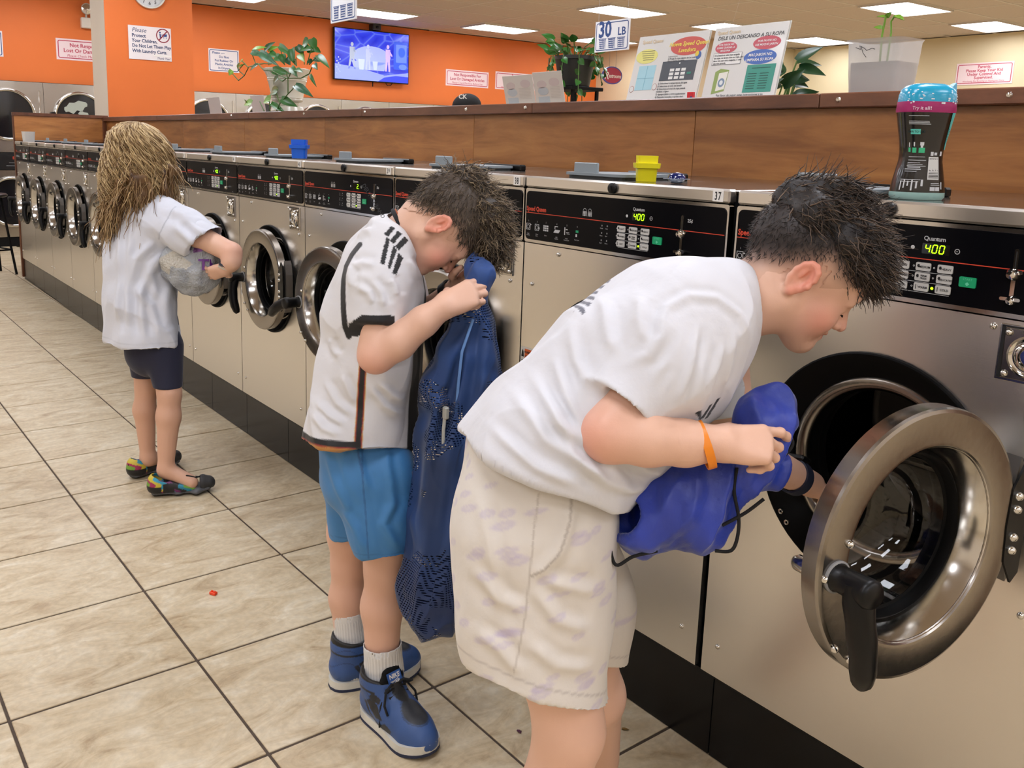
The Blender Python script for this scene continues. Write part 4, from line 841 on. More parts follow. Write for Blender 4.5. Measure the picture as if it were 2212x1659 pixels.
def wrap(nm, col, quads, off=.0006, texts=()):
    """flat print bent round the bottle: rectangles in (angle in degrees from the front, z)"""
    mb = MB()
    def pt(a, z):
        rx = np.interp(z, [q[2] for q in prof]+[.188, .2], [q[0] for q in prof]+[.0478, .0435]); ry = np.interp(z, [q[2] for q in prof]+[.188, .2], [q[1] for q in prof]+[.035, .0325]); a = math.radians(a-90)
        return ((rx+off)*math.copysign(abs(math.cos(a))**.75, math.cos(a)), (ry+off)*math.copysign(abs(math.sin(a))**.75, math.sin(a)), z)
    for a0, a1, z0, z1 in quads:
        n = max(1, int((a1-a0)/6)); V = [pt(a0+(a1-a0)*i/n, z) for i in range(n+1) for z in (z0, z1)]
        mb.add(V, [(2*i, 2*i+2, 2*i+3, 2*i+1) for i in range(n)])
    for s, size, a, z, al in texts:
        me = textmesh(s, size, .02, al); 
        mb.add([pt(a+math.degrees(v.co.x/.042), z+v.co.z) for v in me.vertices], [tuple(q.vertices) for q in me.polygons])
    mb.build(nm, mat('bottle_'+nm, col, .4), bd)
rs = random.Random(5)
wrap('teal_stripe', '5fc8c4', [(38+(.157-z)*150, 56+(.157-z)*150, z-.006, z) for z in [.157-.006*i for i in range(11)]])
wrap('teal_tag', '5fc8b8', [(-50, -22, .118, .127)]); wrap('tag_text', '0a2a2a', (), .0009, (('HOW TO USE', .0058, -36, .1205, 'CENTER'),))
wrap('white_lines', 'b9bcc0', [(-55, -8+rs.uniform(-8, 6), z, z+.0011) for z in (.150, .1405, .138, .1355, .077, .071, .0665, .0635, .0605)]+[(-52, -14, .058, .0595), (-60, -12, .0545, .0562), (-58, -22, .051, .052)], .0006)
wrap('pictogram_green', '3fc08a', [(-58, -50, .086, .094), (-44, -31, .085, .094), (-24, -8, .085, .094)]); wrap('pictogram_white', 'd8dadc', [(-40, -36, .096, .104), (-21, -11, .098, .104), (-19, -13, .094, .099), (-56, -53, .095, .103)])
wrap('barcode_panel', 'dcdcd8', [(0, 24, .037, .078)]); wrap('barcode_bars', '111214', [(1, 22, z, z+rs.uniform(.0006, .0016)) for z in [.040+.0026*i for i in range(14)]], .0009)
wrap('white_marks', 'd6d8da', [(2, 8, .080, .087), (10, 18, .081, .086), (20+8, 37, .080, .088), (5, 24, .030, .0312), (5, 26, .027, .0282), (4, 14, .017, .024), (15, 26, .017, .024)]+[(-64+11*q, -60+11*q, .017+.004*(q % 3), .034+.003*(q % 2)) for q in range(6)]+[(-66, -10, .036, .0370), (-66, -14, .0325, .0335), (30, 34, .02, .033)])
wrap('stripe_text', '123a44', [(44+(.13-z)*150, 47+(.13-z)*150, z, z+.003) for z in [.104+.0045*i for i in range(6)]], .0009)
wrap('cap_speckles', 'eaf4f8', [(a, a+rs.uniform(2, 6), z, z+rs.uniform(.001, .003)) for a, z in [(rs.uniform(-70, 60), rs.uniform(.172, .196)) for _ in range(38)]], .0012)
wrap('band_text', 'e8c8da', (), .0022, (('Try it all!', .008, -45, .1615, 'LEFT'),))

# ---- small things on the floor, stool
p = onp(461, 1284, 'Z', 0); t = thing('toy_brick', 'tiny orange-red plastic toy piece on the floor tile', 'toy piece', (p[0], p[1], 0), .5); MB().bbox(-.011, .011, -.007, .007, 0, .009, .0015).build('body', mat('toy_orange', 'e8431a', .35), t); [MB().lathe([(.0035, .009), (.0035, .0115), (0, .0115)], 10, 'z', (s, 0, 0)).build('stud', MATS['toy_orange'], t) for s in (-.005, .005)]
p = onp(1343, 1576, 'Z', 0); t = thing('dry_leaf', 'small curled brown leaf on the floor by the black plinth', 'leaf', (p[0], p[1], 0), .6); Vv, Fc = leaf_mesh(.018, .009, .5, -.2); MB().add([(v[0], v[1], v[2]+.0015) for v in Vv], Fc).build('blade', mat('brown_leaf', '7a5a22', .6), t)
p = onp(1121, 1583, 'Z', 0); t = thing('floor_scrap', 'tiny dark purple scrap on the tile beside the front boy', 'scrap', (p[0], p[1], 0), .2); MB().tube([(-.006, 0, .0035), (0, .001, .004), (.006, -.001, .0035)], [.002, .0034, .002], 7).tube([(.001, .0, .004), (.003, .006, .003)], [.002, .001], 6).build('body', mat('scrap_purple', '4a1f38', .6), t)
t = thing('bar_stool', 'black metal bar stool leg and rung at the left photo edge', 'stool', (-8.42, -.20, 0), .3)
mb = MB().lathe([(0, .74), (.16, .74), (.175, .75), (.175, .765), (.16, .775), (0, .778)], 28).build('seat', mat('stool_black', '17161a', .4), t, 40)
for a in range(4):
    c, s = math.cos(PI/4+a*PI/2), math.sin(PI/4+a*PI/2); MB().tube([(c*.12, s*.12, .74), (c*.22, s*.22, .0)], .012, 8).build('leg', BLACKM, t, 60)
mb = MB()
for a in range(4):
    q = [(math.cos(PI/4+(a+k_)*PI/2)*.188, math.sin(PI/4+(a+k_)*PI/2)*.188, .24) for k_ in (0, 1)]; MB().tube(q, .008, 8).build('rung', BLACKM, t, 60)
MB().bbox(-8.36, -8.036, .05, .5, .93, .955, .003).build('side_shelf', ENDW, part); MB().bbox(-8.12, -8.036, .08, .12, .0, .93, .003).build('shelf_leg', ENDW, part)
# ================================================================== soft bodies: signed-distance modelling
def unit(v): v = np.asarray(v, float); return v/np.linalg.norm(v)
class Sdf:
    """rounded solids blended together and skinned as one continuous surface"""
    def __init__(s): s.P = []
    def cone(s, a, b, ra, rb=None, k=.01, op='u'):
        a, b = np.asarray(a, float), np.asarray(b, float); rb = ra if rb is None else rb; r = max(ra, rb)
        s.P.append(('c', (a, b-a, ra, rb), np.minimum(a, b)-r, np.maximum(a, b)+r, k, op)); return s
    def chain(s, pts, rs, k=.01, op='u'):
        for i in range(len(pts)-1): s.cone(pts[i], pts[i+1], rs[i], rs[i+1], k, op)
        return s
    def ball(s, c, r, k=.01, op='u'): return s.cone(c, np.asarray(c, float)+1e-5, r, r, k, op)
    def ell(s, c, ax, rad, k=.01, op='u'):
        c = np.asarray(c, float); ax = np.array([unit(v) for v in ax]); rad = np.asarray(rad, float); e = np.sqrt(((ax*rad[:, None])**2).sum(0))
        s.P.append(('e', (c, ax, rad), c-e, c+e, k, op)); return s
    def econe(s, a, b, side, r0, r1, k=.02, op='u', p=2.0):
        """flattened cone: side = axis of the first radius; r0, r1 = (radius along side, radius across)"""
        a, b = np.asarray(a, float), np.asarray(b, float); R = max(max(r0), max(r1))
        t = unit(b-a); u = np.asarray(side, float); u = unit(u-t*(u@t)); v = np.cross(t, u)
        s.P.append(('q', (a, b-a, u, v, r0, r1, p), np.minimum(a, b)-R, np.maximum(a, b)+R, k, op)); return s
    def echain(s, pts, side, rs, k=.03, op='u', p=2.0):
        for i in range(len(pts)-1): s.econe(pts[i], pts[i+1], side, rs[i], rs[i+1], k, op, p)
        return s
    def cut(s, pt, n, lo=None, hi=None):
        """remove what lies on the side n points to"""
        s.P.append(('h', (np.asarray(pt, float), unit(n)), None if lo is None else np.asarray(lo, float), None if hi is None else np.asarray(hi, float), 0, 'x')); return s
    def nest(s, other, k=.02, op='u'):
        los = [p[2] for p in other.P if p[5] == 'u']; his = [p[3] for p in other.P if p[5] == 'u']
        s.P.append(('n', other, np.min(los, 0), np.max(his, 0), k, op)); return s
    def field(s, X):
        f = np.full(X.shape[:-1], .5)
        for kind, q, a, b, k, op in s.P:
            d = s.ev(kind, q, X)
            if op == 's': d = -d
            if op == 'u': hh = np.maximum(k-np.abs(f-d), 0)/k if k > 0 else 0; f = np.minimum(f, d)-hh*hh*k*.25
            else: hh = np.maximum(k-np.abs(f-d), 0)/k if k > 0 else 0; f = np.maximum(f, d)+hh*hh*k*.25
        return f
    @staticmethod
    def ev(kind, q, X):
        if kind == 'n': return q.field(X)
        if kind == 'c':
            a, d, ra, rb = q; Y = X-a; t = np.clip((Y@d)/max(d@d, 1e-12), 0, 1); return np.sqrt(((Y-t[..., None]*d)**2).sum(-1))-(ra+(rb-ra)*t)
        if kind == 'e':
            c, ax, rad = q; Y = (X-c)@ax.T; k0 = np.sqrt(((Y/rad)**2).sum(-1)); k1 = np.sqrt(((Y/rad**2)**2).sum(-1))+1e-9; return k0*(k0-1)/k1
        if kind == 'q':
            a, d, u, v, r0, r1, p = q; Y = X-a; L = math.sqrt(d@d); tt = (Y@d)/(L*L); t = np.clip(tt, 0, 1); ru = r0[0]+(r1[0]-r0[0])*t; rv = r0[1]+(r1[1]-r0[1])*t
            along = (tt-t)*L; m_ = np.minimum(ru, rv); e = (np.abs((Y@u)/ru)**p+np.abs((Y@v)/rv)**p+np.abs(along/m_)**p)**(1/p); return (e-1)*m_
        p, n = q; return (X-p)@n
    def mesh(s, h, smooth=1):
        los = [p[2] for p in s.P if p[5] == 'u']; his = [p[3] for p in s.P if p[5] == 'u']
        lo = np.min(los, 0)-4*h; hi = np.max(his, 0)+4*h; N = np.ceil((hi-lo)/h).astype(int)+1
        Fd = np.full(N, .5, np.float32); ax = [lo[i]+h*np.arange(N[i]) for i in range(3)]
        for kind, q, a, b, k, op in s.P:
            if a is None: i0, i1 = np.zeros(3, int), N
            else:
                i0 = np.clip(np.floor((a-k-3*h-lo)/h).astype(int), 0, N); i1 = np.clip(np.ceil((b+k+3*h-lo)/h).astype(int)+1, 0, N)
            if (i1 <= i0).any(): continue
            X = np.stack(np.meshgrid(*[ax[i][i0[i]:i1[i]] for i in range(3)], indexing='ij'), -1)
            d = s.ev(kind, q, X).astype(np.float32); sl = tuple(slice(i0[i], i1[i]) for i in range(3)); f = Fd[sl]
            if op == 'u':
                if k > 0: hh = np.maximum(k-np.abs(f-d), 0)/k; Fd[sl] = np.minimum(f, d)-hh*hh*k*.25
                else: Fd[sl] = np.minimum(f, d)
            elif op == 's':
                d = -d
                if k > 0: hh = np.maximum(k-np.abs(f-d), 0)/k; Fd[sl] = np.maximum(f, d)+hh*hh*k*.25
                else: Fd[sl] = np.maximum(f, d)
            else: Fd[sl] = np.maximum(f, d)
        V, Q = nets(Fd, lo, h)
        for _ in range(smooth): V = relax(V, Q)
        return V, Q
def nets(Fd, lo, h):
    S = Fd < 0; nx, ny, nz = Fd.shape
    C = np.zeros((nx-1, ny-1, nz-1), np.uint8)
    for i in (0, 1):
        for j in (0, 1):
            for k in (0, 1): C += S[i:nx-1+i, j:ny-1+j, k:nz-1+k]
    act = (C > 0) & (C < 8); idx = np.argwhere(act); ID = np.full(act.shape, -1, np.int64); ID[act] = np.arange(len(idx))
    acc = np.zeros((len(idx), 3)); cnt = np.zeros(len(idx))
    cor = [(0, 0, 0), (1, 0, 0), (0, 1, 0), (1, 1, 0), (0, 0, 1), (1, 0, 1), (0, 1, 1), (1, 1, 1)]
    vals = [Fd[idx[:, 0]+c[0], idx[:, 1]+c[1], idx[:, 2]+c[2]].astype(float) for c in cor]
    for a in range(8):
        for b in range(a+1, 8):
            if sum(abs(cor[a][i]-cor[b][i]) for i in range(3)) != 1: continue
            m_ = (vals[a] < 0) != (vals[b] < 0); t = np.where(m_, vals[a]/np.where(m_, vals[a]-vals[b], 1), 0)
            acc += m_[:, None]*(np.array(cor[a])+t[:, None]*(np.array(cor[b])-np.array(cor[a]))); cnt += m_
    V = lo+h*(idx+acc/cnt[:, None]); Q = []
    for axis in range(3):
        o = [(1, 2), (2, 0), (0, 1)][axis]; sl0 = [slice(None)]*3; sl1 = [slice(None)]*3; sl0[axis] = slice(0, -1); sl1[axis] = slice(1, None)
        ch = S[tuple(sl0)] != S[tuple(sl1)]; e = np.argwhere(ch)
        ok = (e[:, o[0]] > 0) & (e[:, o[1]] > 0) & (e[:, o[0]] < Fd.shape[o[0]]-1) & (e[:, o[1]] < Fd.shape[o[1]]-1); e = e[ok]
        ins = S[tuple(sl0)][e[:, 0], e[:, 1], e[:, 2]]; c4 = []
        for du, dv in ((-1, -1), (0, -1), (0, 0), (-1, 0)):
            c = e.copy(); c[:, o[0]] += du; c[:, o[1]] += dv; c4.append(ID[c[:, 0], c[:, 1], c[:, 2]])
        q = np.stack(c4, 1); q[~ins] = q[~ins][:, ::-1]; Q.append(q)
    return V, np.concatenate(Q)
def relax(V, Q, w_=.5):
    A_ = np.zeros_like(V); n_ = np.zeros(len(V))
    for i in range(4):
        for j in (1, 3): np.add.at(A_, Q[:, i], V[Q[:, (i+j) % 4]]); np.add.at(n_, Q[:, i], 1)
    return V+(A_/np.maximum(n_, 1)[:, None]-V)*w_
def vnormals(V, Q):
    n_ = np.cross(V[Q[:, 2]]-V[Q[:, 0]], V[Q[:, 3]]-V[Q[:, 1]]); N = np.zeros_like(V)
    for i in range(4): np.add.at(N, Q[:, i], n_)
    return N/(np.linalg.norm(N, axis=1, keepdims=True)+1e-12)
def sines(V, freq, seed, n=7):
    """smooth pseudo-random field in -1..1"""
    r = np.random.default_rng(seed); o = np.zeros(len(V))
    for i in range(n): d = unit(r.normal(size=3))*freq*r.uniform(.6, 1.5); o += np.sin(V@d*2*PI+r.uniform(0, 6.28))
    return o/n**.5*.7
def folds(V, along, freq, seed, warp=.6):
    """ridged creases running along a direction"""
    a = unit(along); P = V-(V@a)[:, None]*a*.82
    q = sines(P, freq, seed, 6)+warp*sines(P, freq*.5, seed+9, 4); return 1-np.abs(np.clip(q, -1, 1))*2
def creases(V, N, P2, lines, amp=.005, w_=.007, side=None):
    """raised cloth folds with a valley beside each, along given lines in the picture-side plane of the garment"""
    o = np.zeros(len(V)); face = sstep(N@TOC, -.15, .25) if side is None else side
    for L in lines:
        k = L[1] if len(L) == 2 and isinstance(L[1], float) else 1.0; L = L[0] if k != 1.0 or (len(L) == 2 and isinstance(L[1], float)) else L
        best = np.full(len(V), 9.); sg = np.zeros(len(V)); tp = np.zeros(len(V)); n_ = len(L)-1
        for i in range(n_):
            A_, B_ = np.asarray(L[i]), np.asarray(L[i+1]); d = B_-A_; t = np.clip(((P2-A_)@d)/(d@d), 0, 1); e = P2-A_-t[:, None]*d; dd = np.sqrt((e**2).sum(1)); s_ = np.sign(d[0]*e[:, 1]-d[1]*e[:, 0]); m_ = dd < best
            best[m_] = dd[m_]; sg[m_] = s_[m_]; tp[m_] = (i+t[m_])/n_
        sd = best*sg; fadeo = np.clip(np.minimum(tp, 1-tp)*5+.15, 0, 1)
        o += k*amp*fadeo*(np.exp(-(sd/w_)**2)-.75*np.exp(-((sd-1.9*w_)/(1.1*w_))**2)-.35*np.exp(-((sd+1.9*w_)/(1.3*w_))**2))
    return V+N*(o*face)[:, None]
def put(name, V, Q, m, parent=None, col=None, base=None, **props):
    """numpy mesh -> object; col = per-vertex sRGB 0..1; base = origin"""
    o_ = np.zeros(3) if base is None else np.asarray(base); me = bpy.data.meshes.new(name)
    me.from_pydata((V-o_).tolist(), [], Q.tolist() if isinstance(Q, np.ndarray) else Q); me.update(); me.shade_smooth()
    if col is not None:
        c = np.clip(np.asarray(col, float), 0, 1); c = np.where(c <= .04045, c/12.92, ((c+.055)/1.055)**2.4); a = me.color_attributes.new('tint', 'FLOAT_COLOR', 'POINT')
        a.data.foreach_set('color', np.concatenate([c, np.ones((len(c), 1))], 1).astype(np.float32).ravel())
    o = link(name, me, m, parent, **props)
    return o
def hexc(s): return np.array([int(s[i:i+2], 16)/255 for i in (0, 2, 4)])
def mixc(c, d, t): t = np.clip(t, 0, 1)[:, None]; return c*(1-t)+np.asarray(d)*t
def sstep(x, a, b): t = np.clip((x-a)/(b-a), 0, 1); return t*t*(3-2*t)
def inpoly(P, poly):
    x, y = P[:, 0], P[:, 1]; r = np.zeros(len(P), bool); n = len(poly)
    for i in range(n):
        (x0, y0), (x1, y1) = poly[i], poly[(i+1) % n]; c = ((y0 > y) != (y1 > y)); r ^= c & (x < (x1-x0)*(y-y0)/((y1-y0) if y1 != y0 else 1e-9)+x0)
    return r
def side2d(V, org): d = V-np.asarray(org); return np.stack([d@RGT, d@UPV], 1)
def segdist(P, A_, B_):
    A_, B_ = np.asarray(A_), np.asarray(B_); d = B_-A_; t = np.clip(((P-A_)@d)/(d@d), 0, 1); return np.sqrt((((P-A_)-t[:, None]*d)**2).sum(1))
def polyline_dist(P, L): return np.min([segdist(P, L[i], L[i+1]) for i in range(len(L)-1)], 0)

SKIN = mat('skin', 'dba083', .48, attr='tint', bump=.04, bscale=500)
CLOTH = mat('cotton', 'ffffff', .85, attr='tint', sheen=.15, bump=.10, bscale=45)
SILKY = mat('sports_fabric', 'ffffff', .6, attr='tint', sheen=.1, bump=.05, bscale=60)
HAIRM = mat('hair', '3a2c22', .5, attr='tint')
LEATHER = mat('shoe_leather', 'ffffff', .45, attr='tint', bump=.05, bscale=90)
SKINC = hexc('e4b79e')

def head_frame(fx, ux): fx = unit(fx); ux = np.asarray(ux, float); ux = unit(ux-fx*(ux@fx)); return np.array([fx, np.cross(ux, fx), ux])
def head(S, c, R, s=1.0, ears=True):
    """head solids; c = midpoint between the ears, R rows = forward, left, up"""
    T = lambda x, y, z: c+s*(np.array([x, y, z])@R)
    E = lambda p, r, k=.01, op='u', ax=R: S.ell(T(*p), ax, np.array(r)*s, k*s, op)
    E((-.008, 0, .045), (.094, .074, .079), .0)
    E((.045, 0, -.018), (.048, .056, .066), .03); E((.03, 0, .05), (.058, .066, .06), .02)
    for y in (1, -1):
        S.cone(T(-.004, .050*y, -.038), T(.066, .014*y, -.074), .022*s, .018*s, .025*s)
        S.ball(T(.050, .036*y, -.028), .027*s, .02*s)
    S.ball(T(.075, 0, -.073), .0165*s, .016*s); E((.079, 0, .024), (.013, .046, .013), .02)
    for y in (1, -1):
        S.ball(T(.0955, .032*y, .004), .0155*s, .014*s, 's'); S.ball(T(.0705, .0315*y, .003), .0138*s, .004*s)
        E((.0765, .0315*y, .0135), (.011, .017, .005), .006)
    S.cone(T(.086, 0, .014), T(.106, 0, -.020), .0068*s, .0092*s, .012*s)
    for y in (1, -1): S.ball(T(.0965, .0105*y, -.0235), .0068*s, .006*s); S.ball(T(.1015, .0062*y, -.0305), .0030*s, .002*s, 's')
    E((.088, 0, -.0415), (.0095, .019, .0062), .006); E((.0855, 0, -.0525), (.0095, .017, .0068), .006); E((.098, 0, -.0470), (.013, .021, .0010), .0025, 's')
    S.ball(T(.0800, 0, -.062), .006*s, .012*s, 's')
    if ears:
        for y in (1, -1):
            ax = head_frame(R[0]*.90+R[1]*y*.42-R[2]*.12, R[2]*.95-R[0]*.25); ax = np.array([ax[0], np.cross(ax[2], ax[0]), ax[2]])
            e0 = T(-.012, .0745*y, .003); n_ = ax[1]*np.sign((ax[1]@R[1])*y); e0 = e0+n_*.004*s
            S.ell(e0, ax, np.array([.0170, .0055, .0275])*s, .006*s)
            rim = [e0+s*(ax[0]*.016*math.cos(a)+ax[2]*.0265*math.sin(a))+n_*.0035*s for a in np.radians([20, 50, 80, 110, 140, 170, 200, 230])]
            S.chain(rim, [.0042*s]*len(rim), .004*s); S.ball(e0+s*(-ax[0]*.001-ax[2]*.026), .0072*s, .006*s)
            S.ell(e0+n_*.0068*s+ax[0]*.002*s+ax[2]*.002*s, ax, np.array([.0100, .0085, .0165])*s, .003*s, 's'); S.ell(e0+n_*.003*s-ax[0]*.004*s+ax[2]*.008*s, ax, np.array([.003, .003, .010])*s, .004*s); S.ball(e0+s*(ax[0]*.014-ax[2]*.004)+n_*.003*s, .0048*s, .004*s)
    return T
def head_colour(V, c, R, s, ear='e08a74', lip='c67468', cheek='e08a78'):
    L = ((V-c)@R.T)/s; col = np.tile(SKINC, (len(V), 1))
    d = np.sqrt(((L-np.array([.055, 0, -.03]))*[1, .0, 1])[:, 0]**2+(L[:, 2]+.03)**2); col = mixc(col, hexc(cheek), .55*np.exp(-(d/.03)**2))
    col = mixc(col, hexc(ear), .75*sstep(np.abs(L[:, 1]), .072, .082)*(np.abs(L[:, 0]+.01) < .04)*(np.abs(L[:, 2]) < .05))
    dl = np.sqrt(((L[:, 0]-.092)/.014)**2+(L[:, 1]/.020)**2+((L[:, 2]+.047)/.010)**2); col = mixc(col, hexc(lip), .8*(1-sstep(dl, .6, 1.2)))
    dn = np.sqrt((L[:, 0]-.106)**2+L[:, 1]**2+(L[:, 2]+.02)**2); col = mixc(col, hexc('e09080'), .5*np.exp(-(dn/.016)**2))
    return col, L
def hand(S, w_, dirv, back, s=.86, curl=((40, 55, 40),)*4, spread=0., thumb=None, thumb_side=1):
    """palm, four bent fingers and a thumb; dirv wrist->knuckles, back = back-of-hand normal"""
    x = unit(dirv); z = np.asarray(back, float); z = unit(z-x*(z@x)); y = np.cross(z, x)*thumb_side
    T = lambda a, b, c: w_+s*(x*a+y*b+z*c)
    Y = (.027, .0095, -.0085, -.026); L = ((.040, .025, .020), (.045, .028, .021), (.041, .026, .020), (.032, .020, .018)); PL = (.082, .085, .081, .074); RD = (.0092, .0094, .0090, .0080)
    for i in range(4): S.cone(T(.006, Y[i]*.55, 0), T(PL[i], Y[i], .002), .0165*s, .0115*s, .014*s)
    S.ell(T(.045, .0, -.004), (x, y, z), np.array([.045, .034, .013])*s, .012*s)
    for i in range(4):
        p = T(PL[i], Y[i], .002); a = 0.; yy = y*math.sin(math.radians(spread*(1.5-i)))
        for j in range(3):
            a += math.radians(curl[i][j]); d = unit(x*math.cos(a)-z*math.sin(a)+yy*math.cos(a)); q = p+d*L[i][j]*s
            S.cone(p, q, RD[i]*(1-.08*j)*s, RD[i]*(1-.08*(j+1))*s, .004*s); S.ball(p, RD[i]*1.06*(1-.08*j)*s, .004*s); p = q
    th = thumb or ((.3, .75, -.5), (.7, .45, -.55), (.9, .2, -.4)); p = T(.016, .024, -.006)
    for j, (d, l_, r) in enumerate(zip(th, (.042, .033, .026), (.0135, .0108, .0095))):
        d = unit(x*d[0]+y*d[1]+z*d[2]); q = p+d*l_*s; S.cone(p, q, r*s, (.0112, .0098, .0078)[j]*s, (.014 if j == 0 else .004)*s); p = q
def strands(name, m, parent, roots, paths, r0, r1, cols, base):
    """many hair locks as tapered three-sided tubes in one mesh; paths = (n, k, 3)"""
    n_, k_ = paths.shape[:2]; t = np.gradient(paths, axis=1); t /= np.linalg.norm(t, axis=2, keepdims=True)+1e-9
    a = np.array([.3, .5, .81]); u = np.cross(t, a); u /= np.linalg.norm(u, axis=2, keepdims=True)+1e-9; v = np.cross(t, u)
    r = (r0[:, None]*(1-np.linspace(0, 1, k_)[None])+r1[:, None]*np.linspace(0, 1, k_)[None])[..., None]
    ring_ = [paths+r*(math.cos(q)*u+math.sin(q)*v) for q in (0, 2*PI/3, 4*PI/3)]; V = np.stack(ring_, 2).reshape(-1, 3)
    i = np.arange(n_)[:, None, None]*k_*3; j = np.arange(k_-1)[None, :, None]*3; c = np.arange(3)[None, None, :]; c2 = (c+1) % 3
    Q = np.stack(np.broadcast_arrays(i+j+c, i+j+c2, i+j+3+c2, i+j+3+c), -1).reshape(-1, 4)
    col = np.repeat(cols, k_*3, 0); return put(name, V, Q, m, parent, col, base, kind='stuff')
def join(*parts):
    V, Q, C_ = [], [], []; b = 0
    for v, q, c in parts: V.append(v); Q.append(q+b); C_.append(c); b += len(v)
    return np.concatenate(V), np.concatenate(Q), np.concatenate(C_)
def flat(V, c): return np.tile(hexc(c) if isinstance(c, str) else c, (len(V), 1))
def pxr(p, D): return p*D/F_PX
TOC = -FWD                                        # towards the photographer
# ================================================================== the front boy, bending into the open washer
def head_pose(ear_px, ear_py, D, up2, yaw, s, roll=0.):
    """near (right) ear at a given spot; up2 = head-up direction in the picture plane; yaw = turned away from the viewer"""
    v = unit(FWD+RGT*((ear_px-PPX)/F_PX)-UPV*((ear_py-PPY)/F_PX)); u_ = unit(UPV-v*(UPV@v)); r_ = np.cross(v, u_)
    up = unit(r_*up2[0]+u_*up2[1]); f0 = unit(r_*up2[1]-u_*up2[0]); a = math.radians(yaw)
    f = f0*math.cos(a)+v*math.sin(a); R = head_frame(f, up-v*roll); ear = at(ear_px, ear_py, D)
    return ear+R[1]*.0785*s+R[0]*.012*s-R[2]*.003*s, R
def fuzz(name, m, parent, V, N, base, n, length, flow, seed, colA, colB, rad, lift=.5, noise=.3, wave=0., k=5, grav=None):
    """short hairs rooted on a surface"""
    r = np.random.default_rng(seed); i = r.integers(0, len(V), n); p = V[i].copy(); d = N[i]*lift+np.asarray(flow)+r.normal(size=(n, 3))*noise; d /= np.linalg.norm(d, axis=1, keepdims=True)
    L = length*r.uniform(.5, 1.2, n); path = [p.copy()]; ph = r.uniform(0, 6.28, n); ax = r.normal(size=(n, 3)); ax /= np.linalg.norm(ax, axis=1, keepdims=True); g_ = np.zeros(3) if grav is None else np.asarray(grav)
    for j in range(k-1):
        d = d+g_+ax*(wave*np.sin(ph+j*1.3))[:, None]; d /= np.linalg.norm(d, axis=1, keepdims=True); p = p+d*(L/(k-1))[:, None]; path.append(p.copy())
    t = r.uniform(0, 1, n)[:, None]**1.6; rd = r.uniform(rad*.6, rad*1.3, n)
    return strands(name, m, parent, None, np.stack(path, 1), rd, rd*.25, hexc(colA)*(1-t)+hexc(colB)*t, base)
DARKS = hexc('2b211d')
def scalp_cap(c, R, s, hairline, thick, h=.0026, top=(), neck=None):
    """close-cropped hair: the skull swollen a little and trimmed to the hairline"""
    S = Sdf(); T = lambda x, y, z: c+s*(np.array([x, y, z])@R)
    S.ell(T(-.008, 0, .045), R, (np.array([.094, .074, .079])+thick)*s, 0); S.ell(T(.028, 0, .05), R, (np.array([.058, .066, .06])+thick)*s, .02*s)
    if neck: S.chain([T(*neck[0])]+[p for p in neck[1]], [r+thick for r in neck[2]], .02)
    for p, r in top: S.ball(T(*p), r*s, .03*s)
    V, Q = S.mesh(h*s, 1); L = ((V-c)@R.T)/s; keep = hairline(L) > -.004
    fk = keep[Q].all(1); used = np.unique(Q[fk]); mp_ = -np.ones(len(V), int); mp_[used] = np.arange(len(used))
    return V[used], mp_[Q[fk]], L[used]
LASH = mat('dark_lash', '1d1512', .7)
def face_bits(c, R, s, parent, base, brow='3a2a22'):
    T = lambda x, y, z: c+s*(np.array([x, y, z])@R)-base
    for y in (1, -1):
        MB().tube([T(.0815, .019*y, -.0035), T(.0858, .026*y, -.0062), T(.0858, .033*y, -.0068), T(.0815, .041*y, -.0045)], [.0006*s, .0011*s, .0012*s, .0007*s], 6).build('eyelashes', LASH, parent, 60)
        MB().tube([T(.0890, .014*y, .0190), T(.0895, .022*y, .0225), T(.0865, .032*y, .0245), T(.079, .043*y, .021)], [.0012*s, .0022*s, .0020*s, .0008*s], 6).build('eyebrow', mat('brow_'+brow, brow, .8), parent, 60)

c1, R1 = head_pose(1737, 603, 1.315, (.64, .768), 18, 1.0); s1 = 1.0
HS = Sdf(); T1 = head(HS, c1, R1, s1)
HS.chain([T1(-.020, 0, -.02), at(1640, 640, 1.395), at(1592, 652, 1.405), at(1530, 715, 1.41)], [.052, .0545, .054, .05], .02)
hv, hq = HS.mesh(.0023, 1); hc, hL = head_colour(hv, c1, R1, s1)
# near arm, hand on the blue bag
AS = Sdf(); el = at(1316, 938, 1.215); wr = at(1556, 958, 1.225)
AS.chain([at(1470, 720, 1.29), at(1385, 845, 1.245), el], [.044, .042, .0385], .02)
AS.chain([el, at(1400, 950, 1.205), at(1480, 957, 1.215), wr], [.037, .0345, .0305, .0245], .012)
hd1 = unit(RGT*.97-UPV*.06+FWD*.15); hand(AS, wr, hd1, TOC*.80+UPV*.55, .80, ((14, 26, 16), (38, 62, 40), (46, 66, 44), (52, 66, 44)), 3, ((.55, .55, -.65), (.9, .15, -.35), (.95, .0, -.3)))
av, aq = AS.mesh(.0024, 1); ac = flat(av, SKINC); ac = mixc(ac, hexc('e2917c'), .5*np.exp(-(np.linalg.norm(av-at(1262, 945, 1.20), axis=1)/.05)**2))
# far arm reaching into the drum
FS = Sdf(); fe = at(1585, 955, 1.575); fw = at(1752, 1046, 1.735)
FS.chain([at(1560, 760, 1.53), fe], [.042, .038], .01); FS.chain([fe, at(1660, 1000, 1.645), fw], [.036, .0335, .0255], .01)
hand(FS, fw, unit(RGT*.80-UPV*.45+FWD*.6), UPV*.8+TOC*.5, .80, ((20, 25, 15),)*4, 6)
fv, fq = FS.mesh(.0028, 1); fc = flat(fv, SKINC)
